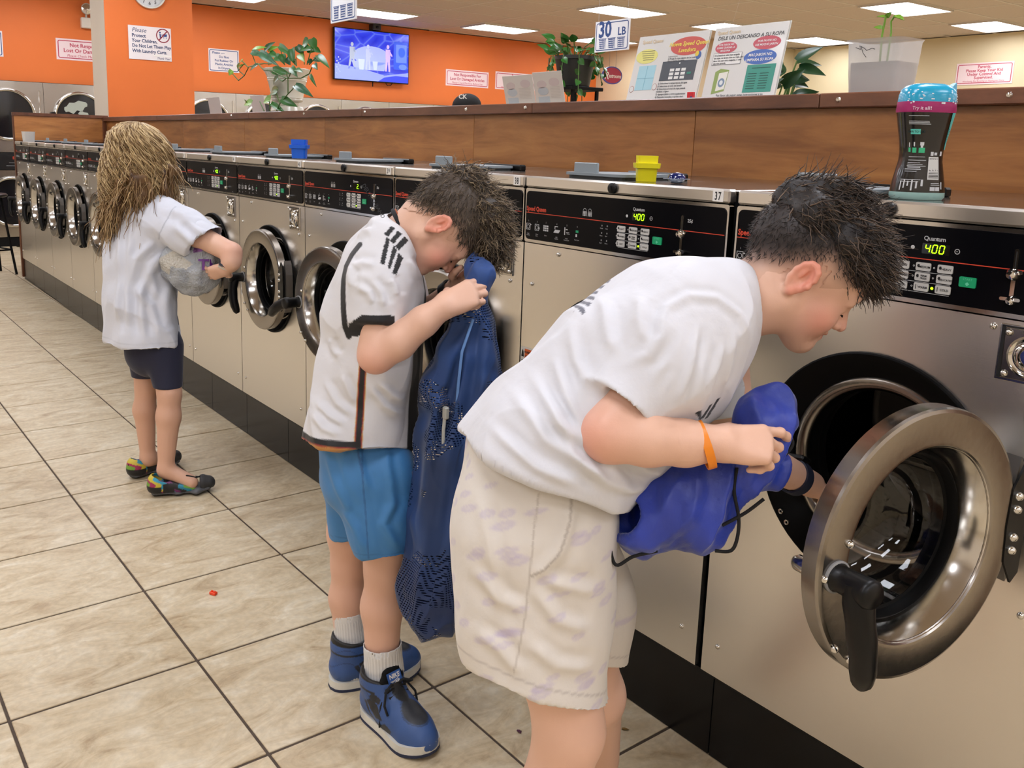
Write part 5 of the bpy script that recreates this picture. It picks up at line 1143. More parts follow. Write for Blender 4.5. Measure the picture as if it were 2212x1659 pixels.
# trunk and legs
LS = Sdf(); kn = at(1230, 1575, 1.37); an = kn+np.array([-.01, -.02, -.335]); kf = at(1285, 1500, 1.70); af = at(1302, 1640, 1.875)
LS.echain([at(1160, 1080, 1.42), at(1350, 830, 1.42), at(1540, 690, 1.42)], FWD, [(.13, .09), (.13, .085), (.09, .06)], .03)
LS.chain([at(1180, 1130, 1.385), at(1205, 1400, 1.37), kn], [.085, .066, .0525], .03); LS.chain([kn, kn*.62+an*.38+np.array([-.012, -.01, 0]), an], [.050, .052, .034], .02)
LS.chain([at(1190, 1130, 1.50), kf, af], [.082, .052, .034], .03)
lv, lq = LS.mesh(.0042, 2); lc = flat(lv, SKINC)
bV, bQ, bC = join((hv, hq, hc), (av, aq, ac), (fv, fq, fc), (lv, lq, lc))
B1 = np.array([an[0], an[1], 0.])
boy1 = put('person', bV, bQ, SKIN, None, bC, B1, label='boy in white t-shirt bending to reach into the open washer, blue bag in hand', category='person'); boy1.location = B1
def kid(fn): return fn
face_bits(c1, R1, s1, boy1, B1)
# shirt
S = Sdf(); sp = [at(1110, 1075, 1.40), at(1165, 1010, 1.40), at(1245, 925, 1.40), at(1350, 815, 1.40), at(1465, 722, 1.40), at(1570, 660, 1.40)]
S.echain(sp, FWD, [(.165, .120), (.166, .121), (.166, .119), (.166, .120), (.155, .108), (.074, .066)], .05, p=2.2)
SL = Sdf(); SL.chain([at(1500, 690, 1.30), at(1420, 790, 1.255), at(1325, 892, 1.215)], [.066, .058, .0455], .035)
SL.cut(at(1352, 866, 1.22), RGT*-.64-UPV*.77); SL.cone(at(1405, 795, 1.243), at(1300, 925, 1.205), .0405, .0405, .003, 's'); S.nest(SL, .03)
SF = Sdf(); SF.chain([at(1545, 735, 1.51), at(1578, 920, 1.56)], [.068, .054], .03); SF.cut(at(1578, 888, 1.56), RGT*.1-UPV); S.nest(SF, .03)
S.cut(at(1165, 1004, 1.40), RGT*-.41-UPV*.91)
nk = at(1600, 642, 1.41); nd = unit(RGT*.97+UPV*.12); S.cut(nk+nd*.004, nd)
S.cone(at(1590, 650, 1.41), at(1680, 620, 1.40), .056, .066, .006, 's')
v, q = S.mesh(.0030, 1); N = vnormals(v, q)
dsp = .009*folds(v, RGT*.75-UPV*.45, 5.2, 4)*sstep(np.linalg.norm(v-at(1300, 1000, 1.25), axis=1), .45, .08)+.007*folds(v, RGT*.6+UPV*.6, 4.2, 8)+.0022*sines(v, 9, 3)
v = v+N*dsp[:, None]; P2 = side2d(v, at(1350, 800, 1.28)); cz = lambda *L: [((x-1350)*1.28/F_PX, -(y-800)*1.28/F_PX) for x, y in L]
hm = sstep(np.linalg.norm(v-at(1352, 866, 1.22), axis=1), .045, .085)*sstep(N@TOC, -.15, .25)
v = creases(v, N, P2, [cz((1308, 640), (1303, 700), (1308, 760)), cz((1375, 640), (1362, 690), (1368, 735)), cz((1420, 690), (1375, 760), (1300, 800), (1250, 850)), cz((1235, 705), (1240, 780), (1275, 850), (1300, 920)), cz((1110, 850), (1170, 935), (1250, 985), (1300, 1000)), cz((1150, 810), (1200, 900), (1290, 960), (1360, 990)), cz((1060, 920), (1150, 990), (1230, 1025)), cz((1250, 985), (1310, 1030), (1370, 1060)), cz((1200, 770), (1215, 850), (1260, 930)), cz((1330, 950), (1390, 1010), (1440, 1030)),
    cz((1300, 990), (1350, 1040), (1400, 1062)), cz((1180, 860), (1225, 960), (1300, 1035))], .0052, .0075, hm)
v = creases(v, N, P2, [cz((1390, 720), (1420, 665), (1470, 640), (1530, 645), (1580, 680), (1600, 720)), cz((1535, 740), (1515, 800), (1500, 855)), cz((1480, 700), (1455, 790), (1430, 860)), cz((1560, 720), (1555, 790), (1545, 830)), cz((1405, 770), (1380, 815), (1345, 840))], .0034, .0055, hm)
col = flat(v, 'd8d8dd'); P2 = side2d(v, at(1500, 880, 1.30)); px2 = lambda x, y, D=1.30: ((x-1500)*D/F_PX, -(y-880)*D/F_PX)
nearside = (N@TOC) > .05
for poly in ([(1474, 880), (1486, 873), (1503, 889), (1497, 897)], [(1486, 871), (1496, 866), (1520, 896), (1508, 900)], [(1503, 862), (1516, 855), (1542, 858), (1524, 903)]): pass
prn = [[(1472, 879), (1487, 874), (1503, 900), (1494, 900)], [(1500, 893), (1514, 868), (1524, 864), (1508, 901)], [(1515, 902), (1531, 857), (1541, 851), (1527, 902)]]
for poly in prn: col[inpoly(P2, [px2(*p) for p in poly]) & (N@TOC > -.2)] = hexc('17171a')
bk = inpoly(P2, [px2(*p, 1.4) for p in [(1262, 688), (1300, 646), (1360, 602), (1370, 609), (1308, 660), (1272, 697)]]); gl_ = np.sin(P2[:, 0]*420+P2[:, 1]*180) > -.1
col[bk & gl_ & (N@UPV > .1) & (((v-at(1400, 800, 1.40))@FWD) > -.15)] = hexc('6c6d78')
shirt1 = put('t_shirt', v, q, CLOTH, boy1, col, B1)
rim = [nk-nd*.002+(UPV*.95-RGT*.28)*.061*math.cos(a)+FWD*.064*math.sin(a) for a in np.linspace(0, 2*PI, 25)]
MB().tube([p-B1 for p in rim], .0048, 8).build('collar', mat('white_rib', 'e4e3e6', .85), shirt1, 60)
# shorts
S = Sdf(); S.econe(at(1158, 985, 1.41), at(1150, 1120, 1.41), FWD, (.146, .112), (.165, .118), .03, p=2.3)
S.echain([at(1152, 1140, 1.365), at(1156, 1300, 1.36), at(1158, 1520, 1.35)], FWD, [(.10, .118), (.095, .110), (.090, .108)], .04, p=2.3)
S.echain([at(1185, 1140, 1.50), at(1230, 1300, 1.54), at(1240, 1460, 1.56)], FWD, [(.10, .112), (.09, .10), (.085, .092)], .05, p=2.3)
hn = -(UPV*.93+RGT*.28); hp = at(1165, 1466, 1.35); S.cut(hp, hn)
S.cut(at(1160, 985, 1.41), UPV*.9+RGT*.4)
S.econe(hp-UPV*.1, hp-UPV*-.05, FWD, (.080, .098), (.080, .098), .004, 's'); 
v, q = S.mesh(.0036, 1); N = vnormals(v, q); v = v+N*(.0035*folds(v, UPV*.9+RGT*.2, 4.5, 21)+.002*sines(v, 8, 5))[:, None]
col = flat(v, 'dcd5cc'); P2 = side2d(v, at(1160, 1250, 1.27)); ps = lambda x, y, D=1.27: ((x-1160)*D/F_PX, -(y-1250)*D/F_PX)
r_ = np.random.default_rng(7); A2 = (v-at(1160, 1250, 1.36))
fl = A2@UPV; ang = np.arctan2(A2@TOC, A2@RGT)
for _ in range(120):
    a0, z0 = r_.uniform(-PI, PI), r_.uniform(-.2, .2); rx, rz = r_.uniform(.010, .022), r_.uniform(.004, .0075)
    dd = (((ang-a0+PI) % (2*PI)-PI)*.115/rx)**2+((fl-z0+.25*((ang-a0)*.115))/rz)**2; col = mixc(col, hexc('b9acc9'), .42*(1-sstep(dd, .45, 1.3))*(1-.6*np.exp(-dd*6)))
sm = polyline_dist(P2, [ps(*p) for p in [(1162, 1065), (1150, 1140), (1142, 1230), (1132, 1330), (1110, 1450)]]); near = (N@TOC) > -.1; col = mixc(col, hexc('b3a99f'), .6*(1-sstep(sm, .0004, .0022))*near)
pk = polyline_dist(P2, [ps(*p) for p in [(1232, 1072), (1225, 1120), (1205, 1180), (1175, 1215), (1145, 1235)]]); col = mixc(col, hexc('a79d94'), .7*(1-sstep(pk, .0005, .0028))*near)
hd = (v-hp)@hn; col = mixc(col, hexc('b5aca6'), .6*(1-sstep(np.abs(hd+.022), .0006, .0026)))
N = vnormals(v, q); pz = lambda *L: [ps(*p) for p in L]; v = creases(v, N, P2, [pz((1232, 1072), (1225, 1120), (1205, 1180), (1175, 1215), (1145, 1235)), pz((1165, 1240), (1230, 1260), (1290, 1280)), pz((1150, 1260), (1200, 1330), (1270, 1360)), pz((1020, 1230), (1080, 1290), (1130, 1310)), pz((1140, 1380), (1200, 1430), (1280, 1450)), pz((1040, 1080), (1060, 1200), (1075, 1320)), pz((1030, 1370), (1080, 1400), (1120, 1450))], .0045, .009)
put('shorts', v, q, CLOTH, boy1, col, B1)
# hair: cropped sides fading out at the nape, long tousled top
def hl1(L):
    x, y, z = L.T; side = np.interp(x, [-.10, -.07, -.03, -.012, .012, .022, .045, .07], [-.075, -.055, .004, .036, .034, -.002, .028, .045])+.003*np.sin(x*700)+.002*np.sin(y*900); return z-side
v, q, L = scalp_cap(c1, R1, s1, hl1, .0016, neck=((-.020, 0, -.02), (at(1632, 632, 1.395),), (.052, .0545)))
fade = sstep(L[:, 2]-np.interp(L[:, 0], [-.1, -.05, 0, .03], [-.062, -.02, .03, .02]), -.004, .06); col = mixc(flat(v, SKINC), hexc('2a211e'), .06+.94*fade)
cap1 = put('hair', v, q, HAIRM, boy1, col, B1); N = vnormals(v, q); sel = fade > .35
fuzz('cropped_hair', HAIRM, cap1, v[sel], N[sel], B1, 3800, .011, R1[0]*.2-R1[2]*.5, 8, '1d1715', '4b3d35', .0006, .35, .25, 0, 4)
S = Sdf(); T = T1
for x, y, z, rr in ((-.02, 0, .102, .046), (.015, 0, .102, .042), (.015, .03, .096, .038), (.015, -.03, .096, .038), (.05, 0, .088, .036), (.05, .03, .080, .033), (.05, -.032, .080, .033), (-.065, 0, .085, .042), (-.05, -.03, .085, .038), (-.05, .03, .085, .038), (.078, .0, .070, .022), (.074, -.028, .064, .022), (.074, .026, .064, .020), (.010, -.048, .080, .030), (.048, -.050, .070, .026), (-.03, 0, .122, .034)): S.ball(T(x, y, z), rr*s1, .02)
v, q = S.mesh(.0035, 1); N = vnormals(v, q); v = v+N*(.0045*folds(v, R1[0]*.8+R1[2]*.5, 11, 5, .4)+.003*sines(v, 24, 2))[:, None]; ht = put('hair_top', v, q, HAIRM, boy1, flat(v, '1c1614')+.02*sines(v, 30, 4)[:, None], B1)
fuzz('hair_strands', HAIRM, ht, v, N, B1, 5200, .031, R1[0]*.5, 9, '1a1310', '7d6753', .0012, .10, .24, .34, 9, R1[0]*.03-R1[2]*.03)
Lh = ((v-c1)@R1.T)/s1; cr = Lh[:, 2] > .118
fuzz('hair_crown', HAIRM, ht, v[cr], N[cr], B1, 170, .036, R1[2]*.4+R1[0]*.5, 10, '2a201c', '75604f', .0008, 1.0, .35, .2, 7)
def ring_band(name, c, n_, rad, wd, th, m, parent, base, flatx=1.0, side=None):
    n_ = unit(n_); u = unit(np.cross(n_, side if side is not None else UPV)); v_ = np.cross(n_, u); V, Fc = [], []; K = 36
    for i in range(K):
        a = 2*PI*i/K
        for r0, t0 in ((rad, -wd/2), (rad+th, -wd/2), (rad+th, wd/2), (rad, wd/2)): V.append(c+(u*math.cos(a)*flatx+v_*math.sin(a))*r0+n_*t0-base)
    for i in range(K):
        j = (i+1) % K
        for e_ in range(4): Fc.append((i*4+e_, j*4+e_, j*4+(e_+1) % 4, i*4+(e_+1) % 4))
    return link(name, mkmesh(name, V, Fc, 40), m, parent)
bc = at(1522, 961, 1.217); bn = unit(RGT*.95+UPV*.30-FWD*.1)
br = ring_band('orange_wristband', bc, bn, .0315, .0115, .0022, mat('orange_silicone', 'f08a1c', .4), boy1, B1, .95)
fm = unit(fw-fe); wt = ring_band('watch_strap', at(1716, 1030, 1.70), fm, .0300, .022, .004, mat('navy_strap', '1a2035', .6), boy1, B1)
MB().bbox(-.016, .016, -.019, .019, 0, .010, .003, Matrix.Translation(Vector(at(1716, 1030, 1.70)-B1+unit(UPV-fm*(UPV@fm))*.031)) @ Matrix((tuple(fm)+(0,), tuple(np.cross(unit(UPV-fm*(UPV@fm)), fm))+(0,), tuple(unit(UPV-fm*(UPV@fm)))+(0,), (0, 0, 0, 1))).transposed()).build('watch_case', BLACK, wt)
# ================================================================== the middle boy with the navy mesh bag
c2, R2 = head_pose(949, 487, 1.935, (.911, .41), 12, 1.0); s2 = 1.0
HS = Sdf(); T2 = head(HS, c2, R2, s2)
HS.chain([T2(-.025, 0, -.025), at(893, 497, 2.02), at(868, 520, 2.04), at(845, 580, 2.06)], [.050, .050, .052, .06], .02)
hv, hq = HS.mesh(.0026, 1); hc, hL = head_colour(hv, c2, R2, s2)
AS = Sdf(); el = at(812, 768, 1.925); wr = at(958, 663, 1.90)
AS.chain([at(835, 560, 1.97), at(812, 680, 1.94), el], [.046, .043, .0385], .02); AS.chain([el, at(860, 738, 1.915), at(915, 694, 1.905), wr], [.038, .0385, .032, .0255], .012)
hdir = unit(RGT*.86+UPV*.42+FWD*.28); hand(AS, wr, hdir, TOC*.88-RGT*.25+UPV*.15, .86, ((24, 88, 62), (28, 90, 62), (32, 90, 62), (38, 90, 60)), 1, ((.55, .45, -.7), (.75, .0, -.65), (.6, -.3, -.6)))
av, aq = AS.mesh(.0026, 1); ac = flat(av, SKINC); ac = mixc(ac, hexc('e29a86'), .45*np.exp(-(np.linalg.norm(av-at(800, 800, 1.90), axis=1)/.05)**2))
FS = Sdf(); fe = at(905, 690, 2.17); fw = at(985, 625, 2.10)
FS.chain([at(850, 580, 2.15), fe, fw], [.042, .036, .025], .012); hand(FS, fw, unit(RGT*.8+UPV*.6-FWD*.3), -TOC*.6+UPV*.5, .82, ((60, 70, 50),)*4, 1, thumb_side=-1)
fv, fq = FS.mesh(.003, 1); fc = flat(fv, SKINC)
LS = Sdf(); kn = at(835, 1225, 2.10); an = at(826, 1478, 2.13); kf = at(755, 1215, 2.24); af = at(757, 1425, 2.27)
LS.echain([at(795, 900, 2.10), at(800, 760, 2.08), at(845, 590, 2.07)], FWD, [(.125, .085), (.125, .085), (.10, .065)], .03)
LS.chain([at(820, 1010, 2.06), at(835, 1150, 2.08), kn], [.075, .062, .0515], .02); LS.chain([kn, at(825, 1310, 2.115), an], [.048, .0475, .034], .02)
LS.chain([at(770, 1010, 2.18), at(757, 1150, 2.22), kf], [.072, .055, .045], .02); LS.chain([kf, at(750, 1290, 2.255), af], [.042, .043, .032], .02)
lv, lq = LS.mesh(.0042, 2); lc = flat(lv, 'dcae96')
bV, bQ, bC = join((hv, hq, hc), (av, aq, ac), (fv, fq, fc), (lv, lq, lc)); B2 = np.array([an[0], an[1], 0.])
boy2 = put('person', bV, bQ, SKIN, None, bC, B2, label='boy in black-striped white jersey and blue shorts, head bowed over a navy mesh bag', category='person'); boy2.location = B2
face_bits(c2, R2, s2, boy2, B2, '4a3a2c')
ring_band('watch_strap', fw*.86+fe*.14, unit(fw-fe), .0295, .020, .004, mat('dark_strap', '1c1d22', .6), boy2, B2)
# jersey
S = Sdf(); sp = [at(765, 985, 2.09), at(775, 930, 2.09), at(797, 800, 2.08), at(812, 660, 2.07), at(826, 575, 2.06), at(852, 515, 2.04)]
S.echain(sp, FWD, [(.150, .122), (.150, .118), (.150, .106), (.150, .106), (.140, .086), (.070, .058)], .04, p=2.2)
SL = Sdf(); SL.chain([at(835, 545, 1.98), at(815, 610, 1.945), at(804, 720, 1.93)], [.062, .056, .050], .03); SL.cut(at(804, 694, 1.93), -UPV*.99-RGT*.06); SL.cone(at(812, 640, 1.94), at(803, 760, 1.93), .0455, .0455, .003, 's'); S.nest(SL, .025)
SF = Sdf(); SF.chain([at(855, 560, 2.14), at(880, 680, 2.18)], [.06, .048], .03); S.nest(SF, .03)
S.cut(at(768, 953, 2.06), -UPV*.99-RGT*.08); nk = at(876, 500, 2.03); nd = unit(RGT*.80+UPV*.42); S.cut(nk, nd)
S.cone(at(862, 512, 2.035), at(925, 470, 2.0), .053, .064, .005, 's')
v, q = S.mesh(.0028, 1); N = vnormals(v, q); v = v+N*(.008*folds(v, RGT*.45-UPV*.8, 4.0, 14)*sstep(-(v-at(810, 660, 2.07))@UPV, -.06, .12)+.006*folds(v, RGT*.7-UPV*.6, 5, 17)+.0016*sines(v, 10, 6))[:, None]
P2 = side2d(v, at(800, 700, 1.95)); c6_ = lambda *L: [((640+x*.2411-800)*1.95/F_PX, -(320+y*.2411-700)*1.95/F_PX) for x, y in L]; c7_ = lambda *L: [((600+x*.3375-800)*1.95/F_PX, -(680+y*.3375-700)*1.95/F_PX) for x, y in L]
v = creases(v, N, P2, [c6_((520, 1060), (620, 1040), (740, 1060)), c6_((520, 1060), (500, 1150), (520, 1250)), c6_((700, 1200), (780, 1300), (820, 1420)), c6_((580, 1250), (680, 1300), (720, 1400)), c6_((860, 1180), (900, 1240), (920, 1330)), c6_((520, 780), (600, 740), (680, 740)), c6_((1000, 1000), (1060, 1080), (1100, 1180)), c7_((330, 150), (350, 220), (390, 270)), c7_((300, 430), (380, 560), (480, 640)), c7_((240, 560), (330, 640), (440, 700)), c7_((600, 460), (680, 580), (780, 660)), c7_((650, 430), (740, 520), (800, 560)), c7_((420, 380), (460, 480), (500, 560)), c7_((220, 640), (300, 720), (400, 760))], .0048, .0075)
col = flat(v, 'd8d7da'); K = hexc('131316'); P2 = side2d(v, at(800, 700, 1.95)); px = lambda x, y, D=1.95: ((x-800)*D/F_PX, -(y-700)*D/F_PX); near = (N@TOC) > -.15; cz = lambda x, y: px(640+x*.2411, 320+y*.2411)
for poly in ([(795, 775), (855, 700), (893, 722), (832, 808)], [(848, 838), (915, 745), (952, 772), (885, 868)], [(893, 892), (975, 795), (1008, 832), (930, 928)], [(815, 800), (848, 830), (812, 1058), (773, 1046)], [(880, 880), (912, 920), (862, 1094), (838, 1076)], [(925, 945), (966, 990), (912, 1143), (878, 1132)]):
    col[inpoly(P2, [cz(*p) for p in poly]) & near] = K
ln = polyline_dist(P2, [cz(*p) for p in [(575, 870), (500, 960), (455, 1060), (440, 1180), (440, 1300), (445, 1450), (460, 1600), (490, 1680)]]); col = mixc(col, K, (1-sstep(ln, .0055, .0075))*near)
col[inpoly(P2, [cz(*p) for p in [(500, 1570), (640, 1482), (900, 1500), (890, 1680), (480, 1680)]]) & ((v-at(804, 684, 1.93))@-UPV > -.004) & (np.linalg.norm(v-at(804, 690, 1.93), axis=1) < .085)] = K
c5 = lambda x, y: px(600+x*.3375, 680+y*.3375); ln = polyline_dist(P2, [c5(*p) for p in [(560, 300), (548, 420), (535, 560), (522, 760), (518, 870)]]); col = mixc(col, hexc('c89a55'), (1-sstep(ln, .0085, .010))*near); col = mixc(col, hexc('8c2a2a'), (1-sstep(ln, .0066, .0082))*near); col = mixc(col, K, (1-sstep(ln, .0046, .006))*near)
hh = (v-at(768, 953, 2.06))@(-UPV*.99-RGT*.08); bk = P2[:, 0] < px(770, 900)[0]; col = mixc(col, hexc('c08a4c'), sstep(hh, -.008, -.006)*bk); col = mixc(col, hexc('8c2a2a'), sstep(hh, -.012, -.010)*(1-sstep(hh, -.004, -.002))*bk); col = mixc(col, K, sstep(hh, -.019, -.017)*(1-sstep(hh, -.0065, -.0045))*bk)
# black front panel of the jersey
tt = np.clip(((v-sp[1])@(sp[4]-sp[1]))/((sp[4]-sp[1])@(sp[4]-sp[1])), 0, 1.1); ctr = sp[1]+tt[:, None]*(sp[4]-sp[1]); fr = (v-ctr)@unit(RGT*.98+UPV*.1); lat = (v-ctr)@FWD; col = mixc(col, K, sstep(fr-.55*np.maximum(-lat, 0), .074, .080)*(np.abs(lat) < .075))
jer = put('jersey', v, q, SILKY, boy2, col, B2)
e1, e2 = unit(np.cross(nd, FWD)), FWD
rim = [nk-nd*.003+(e1*math.cos(a)*.0545+e2*math.sin(a)*.054) for a in np.linspace(0, 2*PI, 25)]
MB().tube([p-B2 for p in rim], .0055, 8).build('collar', mat('black_rib', '17161a', .8), jer, 60)
MB().tube([p-B2+nd*.006 for p in rim], .0022, 6).build('collar_stripe', mat('gold_red_piping', 'a5552e', .7), jer, 60)
mb = MB(); addtext(mb, 'DEUTSCHLAND', .012, 0, 0, 0, bold=.01, align='RIGHT'); ux_ = unit(RGT*.52-UPV*.85); nz_ = unit(TOC*.75+UPV*.5-RGT*.25); nz_ = unit(nz_-ux_*(nz_@ux_)); uy_ = np.cross(nz_, ux_)
o_ = at(826, 474, 1.955); mb.V = [tuple(o_+ux_*p[0]+uy_*p[2]+nz_*.009-B2) for p in mb.V]; mb.build('collar_lettering', INK, jer)
# shorts
S = Sdf(); S.econe(at(782, 950, 2.10), at(790, 1020, 2.10), FWD, (.125, .100), (.135, .100), .03, p=2.3)
S.echain([at(812, 1030, 2.04), at(822, 1120, 2.05), at(834, 1230, 2.065)], FWD, [(.082, .088), (.080, .072), (.080, .062)], .03, p=2.4); S.echain([at(775, 1030, 2.17), at(778, 1120, 2.20), at(780, 1225, 2.225)], FWD, [(.08, .088), (.075, .066), (.072, .056)], .03, p=2.4)
S.cut(at(815, 1188, 2.06), -UPV); S.cut(at(782, 945, 2.1), UPV); S.cone(at(835, 1150, 2.07), at(835, 1280, 2.08), .054, .058, .004, 's'); S.cone(at(780, 1150, 2.22), at(775, 1260, 2.24), .05, .052, .004, 's')
v, q = S.mesh(.0034, 1); N = vnormals(v, q); v = v+N*(.006*folds(v, UPV-RGT*.25, 4.0, 31)+.0016*sines(v, 8, 15))[:, None]
col = flat(v, '3f7db6'); P2 = side2d(v, at(800, 1100, 1.98)); px = lambda x, y, D=1.98: ((x-800)*D/F_PX, -(y-1100)*D/F_PX); near = (N@TOC) > -.1
ln = polyline_dist(P2, [px(*p) for p in [(782, 950), (786, 1030), (792, 1110), (797, 1205)]]); col = mixc(col, hexc('2a5a8c'), .8*(1-sstep(ln, .0008, .0026))*near); ln = polyline_dist(P2, [px(*p) for p in [(772, 955), (776, 985), (786, 1018)]]); col = mixc(col, hexc('275484'), .9*(1-sstep(ln, .0008, .0034))*near)
ln = np.abs((v-at(815, 1177, 2.06))@UPV); col = mixc(col, hexc('33699c'), .7*(1-sstep(ln, .0006, .002))); N = vnormals(v, q); pz = lambda *L: [px(*p) for p in L]; v = creases(v, N, P2, [pz((775, 960), (780, 1000), (800, 1060)), pz((700, 980), (730, 1050), (760, 1110)), pz((830, 960), (845, 1040), (850, 1110)), pz((740, 1100), (770, 1140), (790, 1190)), pz((850, 1080), (830, 1130), (860, 1190))], .0045, .009)
put('shorts', v, q, SILKY, boy2, col, B2)
# ribbed socks
def sock(parent, base, pts, rs, col='d8d6d2', name='sock'):
    S = Sdf(); S.chain(pts, rs, .01); S.cut(pts[0], unit(pts[0]-pts[1])); S.cone(pts[0]+unit(pts[0]-pts[1])*.02, pts[0]+unit(pts[1]-pts[0])*.006, rs[0]-.003, rs[0]-.003, .002, 's'); v, q = S.mesh(.0028, 1); N = vnormals(v, q); ax = unit(pts[-1]-pts[0]); d = v-pts[0]; e = unit(np.cross(ax, FWD)); f = np.cross(ax, e); an_ = np.arctan2(d@e, d@f); z = d@ax
    rib = np.cos(an_*34); c = flat(v, col)*(1+.05*rib*(z > .018))[:, None]; v = v+N*(.0008*rib*(z > .016)+.0016*np.exp(-((z-.085)/.006)**2)+.0016*np.exp(-((z-.072)/.005)**2))[:, None]
    return put(name, v, q, CLOTH, parent, c, base)
sock(boy2, B2, [at(826, 1388, 2.115), at(829, 1440, 2.125), at(832, 1500, 2.13)], [.0455, .044, .043]); sock(boy2, B2, [at(752, 1318, 2.255), at(757, 1370, 2.262), at(762, 1440, 2.27)], [.040, .0385, .040])
# high-top shoes
SOLEW = mat('worn_white_sole', 'd5d2c8', .6, noise=.12, nscale=25); OUTS = mat('navy_outsole', '232a44', .7); LACE = mat('black_lace', '0c0c0e', .8)
def hightop(parent, base, heel, toe, L=None, blue='34548c', dark='22242a', tag=True):
    """basketball shoe between heel and toe points on the floor"""
    h0, t0 = np.asarray(heel, float), np.asarray(toe, float); h0[2] = t0[2] = 0; x = unit(t0-h0); L = L or np.linalg.norm(t0-h0); z = np.array([0, 0, 1.]); y = np.cross(z, x)
    T = lambda a, b, c: h0+x*a*L+y*b+z*c
    def slab(z0, z1, grow, nm, m):
        K = 30; V, Fc = [], []
        prof = lambda u: .030+.010*math.sin(u*PI)**.5+.012*math.exp(-((u-.72)/.2)**2) if 0 < u < 1 else .02
        pts = []
        for i in range(K+1): u = i/K; pts.append((u, (prof(.02+.96*u))*min(1, math.sqrt(max(0, 1-((u-.5)/.503)**8)))+grow))
        ringp = [(u, w_) for u, w_ in pts]+[(u, -w_) for u, w_ in pts[::-1]]; n = len(ringp); lift = lambda u: .012*max(0, u-.78)/.22
        for zz in (z0, z1): V += [T(u*1.0+(grow/L)*(2*u-1), w_, zz+lift(u)) for u, w_ in ringp]
        Fc = [tuple(range(n))[::-1], tuple(range(n, 2*n))]+[(i, (i+1) % n, (i+1) % n+n, i+n) for i in range(n)]
        return MB().add([tuple(p-base) for p in V], Fc).build(nm, m, parent, 30)
    S = Sdf(); S.chain([T(.15, 0, .05), T(.45, 0, .045), T(.74, 0, .036), T(.88, 0, .030)], [.036, .038, .040, .032], .03)
    S.chain([T(.20, 0, .06), T(.22, 0, .11), T(.235, 0, .128)], [.041, .0455, .0475], .02); S.chain([T(.35, 0, .08), T(.55, 0, .06)], [.040, .036], .03); S.cut(T(.5, 0, .020), -z); S.cut(T(.2, 0, .132), z+x*.12)
    S.chain([T(.235, 0, .10), T(.235, 0, .16)], [.0385, .042], .004, 's')
    v, q = S.mesh(.0028, 1); l_ = v-h0; X, Y, Z = l_@x/L, l_@y, l_[:, 2]; col = flat(v, blue); D_ = hexc(dark)
    tb = ((X-.74)/.145)**2+(Y/.0275)**2; col = mixc(col, D_, (1-sstep(tb, .85, 1.1))*(Z > .03)); col = mixc(col, hexc(blue)*.6, (np.abs(tb-1.12) < .06)*(Z > .03)*.8)
    sd = np.stack([X*.24, Z], 1); col[inpoly(sd, [(.050, .070), (.072, .034), (.098, .022), (.140, .022), (.150, .040), (.120, .052), (.096, .078), (.078, .088)])] = D_
    col[inpoly(sd, [(.070, .088), (.100, .080), (.104, .092), (.080, .104)])] = D_; col[(Z > .100) & (Z < .106) & (X < .36)] = D_; th = ((X-.50)/.125)**2+(Y/.017)**2; col = mixc(col, hexc('121214'), (1-sstep(th, .85, 1.1))*(Z > .05)); col[Z > .124] = hexc('141416')
    for zc in (.062, .098): col = mixc(col, hexc(blue)*.65, (1-sstep(np.abs(Z-zc-.02*np.sin(X*12)), .0006, .0016))*(X < .34)*.7)
    # swoosh on both sides
    sx, sz = X, Z; sw = [(.24, .080), (.30, .046), (.37, .033), (.45, .036), (.60, .058), (.45, .048), (.38, .046), (.31, .058)]; col[inpoly(np.stack([sx*.24, sz], 1), [(a*.24, b) for a, b in sw])] = hexc(blue)*1.05
    sh = put('shoe', v, q, LEATHER, parent, col, base); slab(0, .007, .0022, 'outsole', OUTS).parent = sh; slab(.0065, .026, .0016, 'midsole', SOLEW).parent = sh
    S = Sdf(); S.echain([T(.56, 0, .064), T(.44, 0, .088), T(.385, 0, .125), T(.37, 0, .145)], y, [(.018, .007), (.024, .009), (.028, .010), (.026, .008)], .01); v, q = S.mesh(.003, 1); put('tongue', v, q, BLACKM, sh, None, base)
    mb = MB()
    for i in range(6):
        u = .61-.040*i; zz = .068+.0105*i
        for sg in (1, -1): mb.tube([T(u, .026*sg, zz-.004)-base, T(u-.01, .012*sg, zz+.010)-base, T(u-.022, -.012*sg, zz+.014)-base, T(u-.035, -.027*sg, zz+.008)-base], .0036, 6)
    for sg in (1, -1): mb.tube([T(.42, 0, .112)-base, T(.46, .030*sg, .116)-base, T(.52, .046*sg, .090)-base, T(.56, .044*sg, .07)-base], .0030, 6); mb.tube([T(.42, 0, .112)-base, T(.48, .018*sg, .128)-base, T(.50, .04*sg, .118)-base, T(.45, .02*sg, .112)-base], .0032, 6)
    mb.tube([T(.43, -.02, .112)-base, T(.45, -.044, .08)-base, T(.455, -.0475, .03)-base], .0022, 6); mb.tube([T(.6, -.01, .075)-base, T(.70, -.02, .072)-base, T(.76, -.035, .062)-base], .0022, 6)
    mb.build('laces', LACE, sh, 60)
